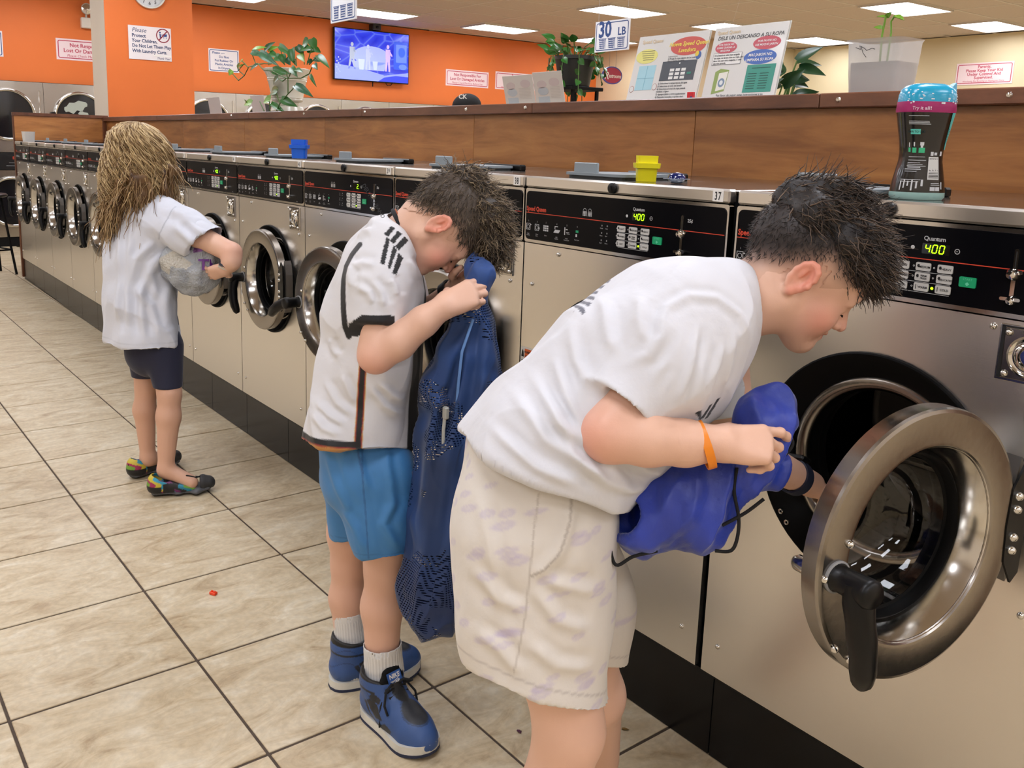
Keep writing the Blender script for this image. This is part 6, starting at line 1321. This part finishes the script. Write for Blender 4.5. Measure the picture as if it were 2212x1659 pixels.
    if tag:
        tz = unit(z*.45+x*.85); ty = unit(z*.85-x*.45); o = T(.395, 0, .128)+tz*.0105
        MB().add([tuple(o-base+y*a+ty*b) for a, b in ((-.02, -.014), (.02, -.014), (.02, .014), (-.02, .014))], [(0, 1, 2, 3)]).build('tongue_label', mat('label_blue', '2f5aa0', .5), sh)
        mb = MB(); addtext(mb, 'NIKE', .014, 0, .0, 0, bold=.03, align='CENTER', shear=.15); addtext(mb, 'AIR', .009, .005, -.011, 0, bold=.03, align='CENTER', shear=.15); mb.prism([(-.016, -.004), (-.011, -.009), (-.004, -.008), (.014, .0), (-.004, -.005), (-.010, -.005)], 0, .0003); mb.V = [tuple(o-base+y*p[0]+ty*p[2]+tz*.0008) for p in mb.V]; mb.build('label_lettering', WHITE, sh)
    return sh
hightop(boy2, B2, (-.527, -.552, 0), (-.300, -.520, 0), .238); hightop(boy2, B2, (-.655, -.585, 0), (-.605, -.350, 0), .238)
# hair
def hl2(L):
    x, y, z = L.T; return z-np.interp(x, [-.10, -.07, -.03, -.012, .012, .026, .05, .08], [-.075, -.055, .004, .036, .034, .000, .038, .052])+.003*np.sin(x*700)+.002*np.sin(y*900)
v, q, L = scalp_cap(c2, R2, s2, hl2, .003, neck=((-.025, 0, -.025), (at(893, 497, 2.02),), (.050, .050))); fade = sstep(L[:, 2]-np.interp(L[:, 0], [-.1, -.05, 0, .03], [-.062, -.02, .03, .02]), -.004, .04); col = mixc(flat(v, SKINC), hexc('4a3e33'), .06+.94*fade); cap2 = put('hair', v, q, HAIRM, boy2, col, B2); N = vnormals(v, q); sel = fade > .2
fuzz('cropped_hair', HAIRM, cap2, v[sel], N[sel], B2, 4200, .016, R2[0]*.35-R2[2]*.45, 28, '33291f', '85725c', .00085, .35, .22, .1, 5)
S = Sdf()
for x, y, z, rr in ((-.03, 0, .100, .045), (.02, 0, .110, .046), (.02, .03, .102, .042), (.02, -.03, .102, .042), (.06, 0, .106, .042), (.062, .03, .095, .037), (.062, -.03, .095, .037), (-.068, 0, .088, .036), (.095, 0, .092, .030), (.090, .028, .084, .027), (.090, -.03, .084, .028), (.105, 0, .074, .018), (.100, -.026, .068, .018), (.10, .022, .068, .016)): S.ball(T2(x, y, z), rr*s2, .02)
v, q = S.mesh(.004, 1); N = vnormals(v, q); v = v+N*(.005*sines(v, 18, 32)+.003*sines(v, 30, 35))[:, None]; ht = put('hair_top', v, q, HAIRM, boy2, flat(v, '33291f'), B2)
fuzz('curls', HAIRM, ht, v, N, B2, 4200, .040, R2[0]*.4, 29, '3a2e23', 'b09a79', .0012, .2, .28, .8, 11, R2[0]*.03)
# ================================================================== the girl with the clear bag
hc3 = at(307, 352, 3.43); fwd3 = unit(np.array([-.12, .97, -.22])); R3 = head_frame(fwd3, (0, 0, 1)); HS = Sdf(); T3 = head(HS, hc3, R3, .96)
HS.chain([T3(-.02, 0, -.03), at(318, 425, 3.44), at(318, 450, 3.45)], [.045, .043, .05], .02); hv, hq = HS.mesh(.004, 1); hcol, _ = head_colour(hv, hc3, R3, .96)
AS = Sdf(); sh = at(352, 468, 3.37); el = at(500, 546, 3.26); wr = at(489, 581, 3.27)
AS.chain([sh, at(430, 510, 3.32), el], [.046, .042, .037], .02); AS.chain([el, at(500, 565, 3.255), wr], [.036, .033, .024], .015); hand(AS, wr, unit(-RGT*.85-UPV*.2+FWD*.35), TOC*.7-UPV*.6, .80, ((25, 30, 20),)*4, 2)
av, aq = AS.mesh(.0034, 1); ac = flat(av, SKINC); ac = mixc(ac, hexc('e59a84'), .7*np.exp(-(np.linalg.norm(av-at(502, 545, 3.26), axis=1)/.035)**2))
LS = Sdf(); LS.echain([at(325, 735, 3.48), at(312, 600, 3.47), at(320, 470, 3.46)], (1, .12, 0), [(.105, .085), (.105, .08), (.12, .07)], .03)
LS.chain([at(352, 745, 3.42), at(366, 850, 3.41), at(364, 900, 3.42), at(358, 1015, 3.435)], [.066, .0425, .044, .0285], .02); LS.chain([at(312, 750, 3.55), at(316, 835, 3.56), at(312, 885, 3.57), at(320, 990, 3.60)], [.064, .041, .042, .028], .02)
LS.chain([at(358, 1015, 3.435), np.array([-2.07, -.45, .045])], [.03, .028], .02); LS.chain([at(320, 990, 3.60), np.array([-2.385, -.46, .045])], [.03, .028], .02)
lv, lq = LS.mesh(.005, 2); lc = flat(lv, 'd8a98f'); B3 = np.array([-2.2, -.52, 0.])
bV, bQ, bC = join((hv, hq, hcol), (av, aq, ac), (lv, lq, lc)); girl = put('person', bV, bQ, SKIN, None, bC, B3, label='child with long wavy blond hair in oversized white t-shirt holding a clear bag', category='person'); girl.location = B3
S = Sdf(); lat = (1, .12, 0); S.echain([at(318, 790, 3.46), at(312, 735, 3.46), at(304, 650, 3.46), at(300, 560, 3.46), at(314, 485, 3.46), at(322, 442, 3.455)], lat, [(.160, .125), (.160, .122), (.155, .114), (.155, .112), (.150, .105), (.075, .06)], .04, p=2.2)
SL = Sdf(); SL.chain([at(350, 470, 3.40), at(400, 500, 3.34), at(470, 540, 3.29)], [.078, .080, .078], .03); SL.cut(at(443, 521, 3.31), RGT*.61-UPV*.79+TOC*.1); SL.chain([at(400, 495, 3.34), at(490, 550, 3.28)], [.06, .072], .003, 's'); S.nest(SL, .035)
SF = Sdf(); SF.chain([at(330, 470, 3.55), at(395, 490, 3.62)], [.07, .065], .03); S.nest(SF, .03)
hz = at(316, 737, 3.46); S.cut(hz, (0, 0, -1)); v, q = S.mesh(.0046, 1); N = vnormals(v, q)
v = v+N*(.009*folds(v, (0, .15, -1), 3.6, 41)*sstep(-(v-at(310, 520, 3.46))[:, 2], -.02, .18)+.006*folds(v, RGT*.75-UPV*.5, 5, 43)+.002*sines(v, 9, 44))[:, None]
P2 = side2d(v, at(380, 500, 3.3)); gz = lambda *L: [((x-380)*3.32/F_PX, -(y-500)*3.32/F_PX) for x, y in L]
v = creases(v, N, P2, [gz((250, 480), (252, 600), (248, 700)), gz((275, 500), (270, 620), (278, 720)), gz((320, 560), (300, 640), (310, 730)), gz((350, 600), (345, 660), (352, 710)), gz((330, 520), (290, 560), (280, 620)), gz((345, 530), (320, 590), (330, 650)), gz((395, 470), (430, 495), (455, 510)), gz((385, 490), (420, 520), (440, 540)), gz((370, 455), (400, 465), (440, 480)), gz((290, 620), (320, 660), (340, 720))], .009, .014)
col = flat(v, 'd3d5de'); P2 = side2d(v, at(380, 500, 3.3)); px = lambda x, y, D=3.32: ((x-380)*D/F_PX, -(y-500)*D/F_PX); ln = polyline_dist(P2, [px(*p) for p in [(374, 445), (366, 470), (354, 498), (340, 515)]]); col = mixc(col, hexc('a9acb6'), .8*(1-sstep(ln, .001, .004))*((N@TOC) > 0)); ln = np.abs((v-hz)[:, 2]-.022); col = mixc(col, hexc('bfc2cb'), .7*(1-sstep(ln, .0008, .003)))
put('t_shirt', v, q, CLOTH, girl, col, B3)
S = Sdf(); S.econe(at(325, 700, 3.47), at(330, 760, 3.47), lat, (.125, .10), (.125, .10), .03); S.chain([at(353, 750, 3.42), at(366, 860, 3.41)], [.075, .0475], .02); S.chain([at(314, 755, 3.55), at(317, 845, 3.56)], [.072, .046], .02); S.cut(at(366, 836, 3.41), (0, 0, -1)); v, q = S.mesh(.0042, 1); put('bike_shorts', v, q, CLOTH, girl, flat(v, '22243a'), B3)
ring_band('bracelet', at(493, 574, 3.265), unit(wr-el), .031, .008, .003, mat('dark_bracelet', '2c3340', .5), girl, B3, 1, RGT); ring_band('beaded_bracelet', at(490, 579, 3.27), unit(wr-el), .029, .006, .003, mat('pale_bracelet', 'b9b2a2', .5), girl, B3, 1, RGT)
# hair
S = Sdf(); S.ell(hc3+np.array([0, 0, .035]), R3, (.106, .094, .098), .0); S.chain([at(308, 375, 3.44), at(300, 425, 3.42), at(280, 455, 3.42)], [.098, .086, .045], .04); S.chain([at(295, 400, 3.38), at(262, 450, 3.40), at(240, 475, 3.41)], [.070, .045, .018], .04); S.chain([at(345, 380, 3.42), at(352, 410, 3.40)], [.055, .028], .04)
v, q = S.mesh(.0055, 1); N = vnormals(v, q); v = v+N*(.011*folds(v, (0, 0, 1), 11, 52, .5)+.004*sines(v, 20, 53))[:, None]; dk = sines(v*np.array([1, 1, .35]), 14, 54)[:, None]; core = put('hair', v, q, HAIRM, girl, hexc('6a4c2b')+.10*dk*np.array([1, .9, .7]), B3)
r = np.random.default_rng(12); n = 1300; paths = []
for i in range(n):
    a = r.uniform(-.75*PI, .75*PI)+PI; th0 = r.uniform(.05, .9); f, l_ = math.cos(a), math.sin(a); side = (R3[0]*f+R3[1]*l_)@RGT; L = r.uniform(.33, .47)-.13*max(0, side); ph = r.uniform(0, 6.28); wl = r.uniform(.06, .092); amp = r.uniform(.008, .020); pts = []; rad = r.uniform(1.0, 1.13); lenacc = 0
    for j in range(26):
        t = j/25*L; th = th0+t/.105
        if th < 1.45: p = hc3+np.array([0, 0, .035])+rad*(R3[0]*f*.112*math.sin(th)+R3[1]*l_*.101*math.sin(th)+np.array([0, 0, .103*math.cos(th)])); t1 = t; p1 = p
        else: dn = t-t1; p = p1+np.array([0, 0, -dn])-RGT*dn*(.20-.16*max(0, min(1, (side+.2)/.6)))*min(1, dn/.06+.2)+(R3[0]*f+R3[1]*l_)*(.012*math.sin(dn*12)-.12*max(0, dn-.12))
        w_ = amp*min(1, t/.08)*math.sin(ph+t/wl*6.28); pts.append(p+(R3[1]*f-R3[0]*l_)*w_+(R3[0]*f+R3[1]*l_)*amp*.6*math.cos(ph+t/wl*6.28)*min(1, t/.08))
    paths.append(pts)
rd = r.uniform(.0014, .0042, n); t = r.uniform(0, 1, n)[:, None]**.75; cc = hexc('6a4d2c')*(1-t)+hexc('e4c896')*t; strands('wavy_locks', HAIRM, core, None, np.array(paths), rd, rd*.3, cc, B3)
fuzz('under_locks', HAIRM, core, v, vnormals(v, q), B3, 1500, .13, np.array([0, 0, -1.])-RGT*.12, 55, '6a4c2a', 'e0c08c', .0028, .22, .18, .48, 10, (0, 0, -.05))
# sandals
def sandal(parent, base, heel, toe):
    h0, t0 = np.array(heel, float), np.array(toe, float); x = unit(t0-h0); L = np.linalg.norm(t0-h0); z = np.array([0, 0, 1.]); y = np.cross(z, x); T = lambda a, b, c: h0+x*a*L+y*b+z*c
    S = Sdf(); S.echain([T(.08, 0, .014), T(.45, 0, .013), T(.75, 0, .014), T(.93, 0, .020)], y, [(.030, .013), (.030, .012), (.040, .013), (.030, .013)], .02); S.cut(T(.5, 0, 0), -z); v, q = S.mesh(.003, 1); col = flat(v, '55565a'); col[v[:, 2] < .011] = hexc('1c1c1e'); sh = put('sandal', v, q, LEATHER, parent, col, base)
    S = Sdf(); S.chain([T(.86, .0, .034), T(.93, 0, .034)], [.034, .028], .02); S.cut(T(.80, 0, .03), -x); S.cut(T(.5, 0, .018), -z); v, q = S.mesh(.003, 1); put('toe_cap', v, q, mat('black_toe', '2a2a2c', .6), sh, None, base)
    S = Sdf(); S.chain([T(.12, 0, .04), T(.13, 0, .055)], [.036, .036], .01); S.chain([T(.2, 0, .035), T(.5, 0, .036), T(.82, 0, .030)], [.036, .036, .035], .03); S.cut(T(.3, 0, .064), z+x*.35); S.cut(T(.5, 0, .018), -z); S.chain([T(.14, 0, .06), T(.24, 0, .075)], [.029, .034], .004, 's'); v, q = S.mesh(.003, 1)
    X = (v-h0)@x/L; Z = v[:, 2]; pal = [hexc(c) for c in ('2a86a4', '6ea038', 'a02858', 'cdb83c', '2f98b6', '6a2a62', '1b1c20')]; idx = (np.floor(X*11+Z*40+np.sin(Z*200)*.4)).astype(int) % 7; col = np.array(pal)[idx]; col[(X < .20) & (Z < .045)] = hexc('141416'); col[(X > .22) & (X < .40) & (Z < .055)] = hexc('17181a'); put('webbing', v, q, LEATHER, sh, col, base)
    MB().tube([T(.46, -.01, .064)-base, T(.60, -.025, .078)-base, T(.74, -.02, .066)-base, T(.84, .0, .062)-base], .003, 6).tube([T(.46, .012, .064)-base, T(.6, .01, .062)-base, T(.80, .0, .060)-base], .003, 6).build('elastic_cord', LACE, sh, 60)
    MB().tube([T(.02, .008, .05)-base, T(-.02, 0, .062)-base, T(.03, -.008, .075)-base], .0025, 6).build('heel_loop', LACE, sh, 60)
sandal(girl, B3, (-2.132, -.590, 0), (-2.056, -.372, 0)); sandal(girl, B3, (-2.335, -.605, 0), (-2.42, -.385, 0))
# clear bag of detergent pods under her arm
m, n_, l, b = newmat('clear_bag_film'); b.inputs['Roughness'].default_value = .12; b.inputs['Alpha'].default_value = .78
a = n_.new('ShaderNodeAttribute'); a.attribute_name = 'tint'; l.new(a.outputs['Color'], b.inputs['Base Color']); tx = n_.new('ShaderNodeTexNoise'); tx.inputs['Scale'].default_value = 28; bp = n_.new('ShaderNodeBump'); bp.inputs['Strength'].default_value = .6; bp.inputs['Distance'].default_value = .02; l.new(tx.outputs['Fac'], bp.inputs['Height']); l.new(bp.outputs[0], b.inputs['Normal'])
S = Sdf(); bc = at(418, 578, 3.37); S.ell(bc, (RGT, UPV, FWD), (.108, .100, .085), 0); S.ell(at(448, 545, 3.36), (RGT, UPV, FWD), (.07, .06, .06), .03); S.ball(at(383, 560, 3.37), .06, .03); v, q = S.mesh(.0045, 1); N = vnormals(v, q); v = v+N*(.006*folds(v, UPV, 8, 61)+.004*sines(v, 14, 62))[:, None]
col = flat(v, 'b9bec4')+.06*sines(v, 16, 63)[:, None]; P2 = side2d(v, bc); col[inpoly(P2, [(-.12, .03), (-.05, .06), (.02, .01), (.0, -.01), (-.06, .0), (-.07, -.03), (-.12, .0)])] = hexc('d8d2c4'); pur = (P2[:, 1] > .055+.15*(P2[:, 0]-.05)) & (P2[:, 0] > .02); col[pur] = hexc('8d5aa0')*(.8+.25*(sines(v[pur], 22, 64))[:, None]); 
B4 = bc.copy(); bag = put('detergent_bag', v, q, m, None, col, B4, label='clear plastic bag with purple lettering hugged under the girl\'s arm', category='bag'); bag.location = B4
mb = MB(); addtext(mb, 'TI', .055, .045, -.012, 0, bold=.03); mb.V = [tuple(RGT*p[0]+UPV*p[2]-FWD*(.085*math.sqrt(max(.05, 1-(p[0]/.115)**2-(p[2]/.11)**2))+.012)) for p in mb.V]; mb.build('purple_lettering', mat('purple_ink', '6a2a86', .4), bag)
r = random.Random(4); S = Sdf()
for i in range(16): S.ball(bc+RGT*r.uniform(-.06, .06)+UPV*r.uniform(-.06, .05)+FWD*r.uniform(-.03, .03), .022, .004)
v, q = S.mesh(.005, 1); put('pods', v, q, mat('pod_mix', 'c7d0dc', .25), bag, None, B4)
# ================================================================== bags held by the boys
m, n_, l, b = newmat('navy_mesh_fabric'); tc = n_.new('ShaderNodeTexCoord'); b.inputs['Roughness'].default_value = .65
b.inputs['Sheen Weight'].default_value = .2
at_ = n_.new('ShaderNodeAttribute'); at_.attribute_name = 'tint'; l.new(at_.outputs['Color'], b.inputs['Base Color'])
def wv(rot, sc_):
    mp = n_.new('ShaderNodeMapping'); mp.inputs['Rotation'].default_value = rot; l.new(tc.outputs['Object'], mp.inputs[0]); w_ = n_.new('ShaderNodeTexWave'); w_.inputs['Scale'].default_value = sc_; l.new(mp.outputs[0], w_.inputs['Vector']); return w_.outputs['Fac']
mu = n_.new('ShaderNodeMath'); mu.operation = 'MULTIPLY'; l.new(wv((0, PI/2, 0), 60), mu.inputs[0]); l.new(wv((0, 0, .9), 70), mu.inputs[1])
nz = n_.new('ShaderNodeTexNoise'); nz.inputs['Scale'].default_value = 7; l.new(tc.outputs['Object'], nz.inputs['Vector']); gt = n_.new('ShaderNodeMath'); gt.operation = 'GREATER_THAN'; gt.inputs[1].default_value = .50; l.new(nz.outputs['Fac'], gt.inputs[0])
g2 = n_.new('ShaderNodeMath'); g2.operation = 'GREATER_THAN'; g2.inputs[1].default_value = .38; l.new(mu.outputs[0], g2.inputs[0]); m2 = n_.new('ShaderNodeMath'); m2.operation = 'MULTIPLY'; l.new(gt.outputs[0], m2.inputs[0]); l.new(g2.outputs[0], m2.inputs[1]); sb = n_.new('ShaderNodeMath'); sb.operation = 'SUBTRACT'; sb.inputs[0].default_value = 1; l.new(m2.outputs[0], sb.inputs[1]); l.new(sb.outputs[0], b.inputs['Alpha'])
MESHF = m
S = Sdf(); S.echain([at(1020, 562, 1.99), at(1040, 592, 1.965), at(1030, 632, 1.955), at(1018, 700, 1.975), at(1006, 760, 1.98), at(1000, 840, 1.99), at(986, 960, 2.0), at(958, 1130, 2.0), at(940, 1280, 2.0), at(936, 1335, 2.0)], FWD, [(.012, .018), (.020, .023), (.015, .017), (.032, .044), (.045, .062), (.052, .088), (.056, .082), (.056, .078), (.056, .074), (.045, .058)], .03)
S.econe(at(960, 800, 2.0), at(935, 872, 2.0), FWD, (.03, .02), (.03, .022), .02)
v, q = S.mesh(.0036, 1); N = vnormals(v, q); tp_ = sstep((v-at(1030, 625, 1.95))@UPV, -.01, .03); v = v+N*(.0095*folds(v, UPV+RGT*.12, 9, 71, .4)*(1-tp_)+.006*folds(v, UPV+RGT*.3, 26, 75, .5)*tp_+.003*sines(v, 10, 72))[:, None]; N = vnormals(v, q); P2 = side2d(v, at(990, 900, 1.95)); bz = lambda *L: [((x-990)*1.95/F_PX, -(y-900)*1.95/F_PX) for x, y in L]; v = creases(v, N, P2, [bz((1030, 650), (1005, 780), (985, 900), (958, 1080), (930, 1250)), bz((1045, 660), (1045, 800), (1030, 950), (1000, 1120), (985, 1300)), bz((1020, 680), (975, 780), (945, 880), (925, 1000), (905, 1180)), bz((1055, 690), (1070, 800), (1060, 900)), bz((965, 900), (940, 1060), (915, 1220), (895, 1330)), bz((990, 1000), (975, 1150), (955, 1310)), bz((935, 860), (950, 870), (970, 872))], .009, .012)
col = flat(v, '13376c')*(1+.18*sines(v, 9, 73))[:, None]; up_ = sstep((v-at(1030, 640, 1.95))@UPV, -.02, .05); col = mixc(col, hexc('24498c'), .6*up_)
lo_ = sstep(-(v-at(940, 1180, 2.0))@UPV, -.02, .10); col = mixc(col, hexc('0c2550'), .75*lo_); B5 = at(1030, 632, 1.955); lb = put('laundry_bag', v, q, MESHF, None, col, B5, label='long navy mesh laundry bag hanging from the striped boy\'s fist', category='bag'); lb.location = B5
MB().tube([tuple(at(x, y, D)-B5) for x, y, D in ((1022, 690, 1.938), (1010, 725, 1.93), (998, 760, 1.925), (990, 830, 1.93), (985, 905, 1.945))], .0035, 6).build('seam', mat('pale_blue_seam', '5f86bd', .7), lb, 60)
MB().tube([tuple(at(x, y, D)-B5) for x, y, D in ((962, 885, 1.94), (958, 930, 1.94), (957, 970, 1.945))], .004, 6).build('cord', mat('pale_cord', 'a9aaa4', .6), lb, 60); MB().bbox(-.007, .007, -.006, .006, -.014, .014, .003, Matrix.Translation(Vector(at(963, 892, 1.938)-B5))).build('cord_stop', mat('cord_stop_grey', 'a7a79f', .4), lb)
S = Sdf(); S.econe(at(1604, 1012, 1.33), at(1535, 1035, 1.335), FWD, (.03, .030), (.04, .046), .03); S.echain([at(1545, 1035, 1.335), at(1480, 1085, 1.335), at(1395, 1120, 1.335)], FWD, [(.042, .050), (.055, .068), (.055, .054)], .03)
S.chain([at(1625, 1010, 1.32), at(1672, 1015, 1.33)], [.028, .026], .03); S.chain([at(1640, 985, 1.30), at(1650, 930, 1.30), at(1668, 890, 1.32), at(1678, 868, 1.32)], [.027, .032, .036, .024], .02); S.ball(at(1630, 895, 1.31), .026, .02)
S.econe(at(1395, 1115, 1.335), at(1320, 1105, 1.315), FWD, (.034, .030), (.042, .034), .006, 's')
v, q = S.mesh(.003, 1); N = vnormals(v, q); v = v+N*(.0055*folds(v, RGT*.4+UPV*.8, 11, 81, .5)+.0025*sines(v, 26, 82))[:, None]; col = flat(v, '2a3fa4')*(1+.10*sines(v, 12, 83))[:, None]; B6 = at(1480, 1085, 1.335); db = put('drawstring_bag', v, q, mat('royal_blue_nylon', '2a3fa4', .42, attr='tint', sheen=.3, bump=.12, bscale=120), None, col, B6, label='royal blue drawstring bag with black cords in the front boy\'s hand', category='bag'); db.location = B6
def cord(P, D=1.29): MB().tube([tuple(at(*(p if len(p) == 3 else p+(D,)))-B6) for p in P], .0026, 7).build('cord', LACE, db, 60)
def sm(P, n=6):
    P = [np.array(p, float) for p in P]; o = []
    for i in range(len(P)-1):
        p0, p1, p2, p3 = P[max(i-1, 0)], P[i], P[i+1], P[min(i+2, len(P)-1)]
        for k_ in range(n): t = k_/n; o.append(tuple(.5*((2*p1)+(-p0+p2)*t+(2*p0-5*p1+4*p2-p3)*t*t+(-p0+3*p1-3*p2+p3)*t**3)))
    return o+[tuple(P[-1])]
cord(sm([(1660, 1000), (1692, 985), (1712, 960), (1704, 940), (1700, 965), (1685, 995), (1640, 1012)])); cord(sm([(1592, 1010), (1586, 1060), (1596, 1120), (1592, 1165), (1578, 1190), (1545, 1190)])); cord(sm([(1650, 1078), (1610, 1108), (1560, 1135)])); cord(sm([(1328, 1095), (1313, 1110), (1316, 1170), (1330, 1220), (1368, 1202), (1420, 1190)], 6), 1.30)
# ================================================================== shopper with a black cap beyond the partition
cc_ = at(1006, 224, 6.8); fd = unit(-RGT*.97-FWD*.15); R5 = head_frame(fd-np.array([0, 0, .12]), (0, 0, 1)); hc5 = cc_-R5[2]*.075; HS = Sdf(); T5 = head(HS, hc5, R5, 1.08); HS.chain([T5(-.02, 0, -.03), hc5+np.array([0, 0, -.2])], [.055, .06], .02)
base5 = np.array([hc5[0], hc5[1], 0.]); HS.chain([base5+(.08, .05, .95), base5+(.08, .05, .05)], [.08, .05], .02); HS.chain([base5+(-.08, -.05, .95), base5+(-.08, -.05, .05)], [.08, .05], .02); v, q = HS.mesh(.008, 1); cl, _ = head_colour(v, hc5, R5, 1.08); capman = put('person', v, q, SKIN, None, cl, base5, label='shopper whose black cap shows above the wooden partition', category='person'); capman.location = base5
S = Sdf(); S.echain([hc5+np.array([0, 0, -.80]), hc5+np.array([0, 0, -.35]), hc5+np.array([0, 0, -.22])], R5[1], [(.2, .14), (.21, .13), (.10, .08)], .05); v, q = S.mesh(.012, 1); put('jacket', v, q, CLOTH, capman, flat(v, '26262b'), base5)
S = Sdf(); S.ell(T5(-.006, 0, .052), R5, (.112, .092, .094), 0); S.cut(T5(0, 0, .048), -R5[2]+R5[0]*.12); v, q = S.mesh(.006, 1); cp_ = put('cap', v, q, mat('black_cap', '121214', .8), capman, None, base5)
S = Sdf(); S.econe(T5(.085, 0, .052), T5(.155, 0, .040), R5[1], (.075, .006), (.055, .005), .01); v, q = S.mesh(.004, 1); put('cap_brim', v, q, MATS['black_cap'], cp_, None, base5)
mb = MB(); addtext(mb, 'CK', .045, 0, 0, 0, bold=.03, align='CENTER'); o5 = T5(.02, 0, .085); tn = unit(TOC+RGT*0); tx_ = unit(RGT-tn*(RGT@tn)); mb.V = [tuple(o5+tn*.098+tx_*p[0]+np.array([0, 0, 1])*p[2]-base5) for p in mb.V]; mb.build('cap_logo', WHITE, cp_)
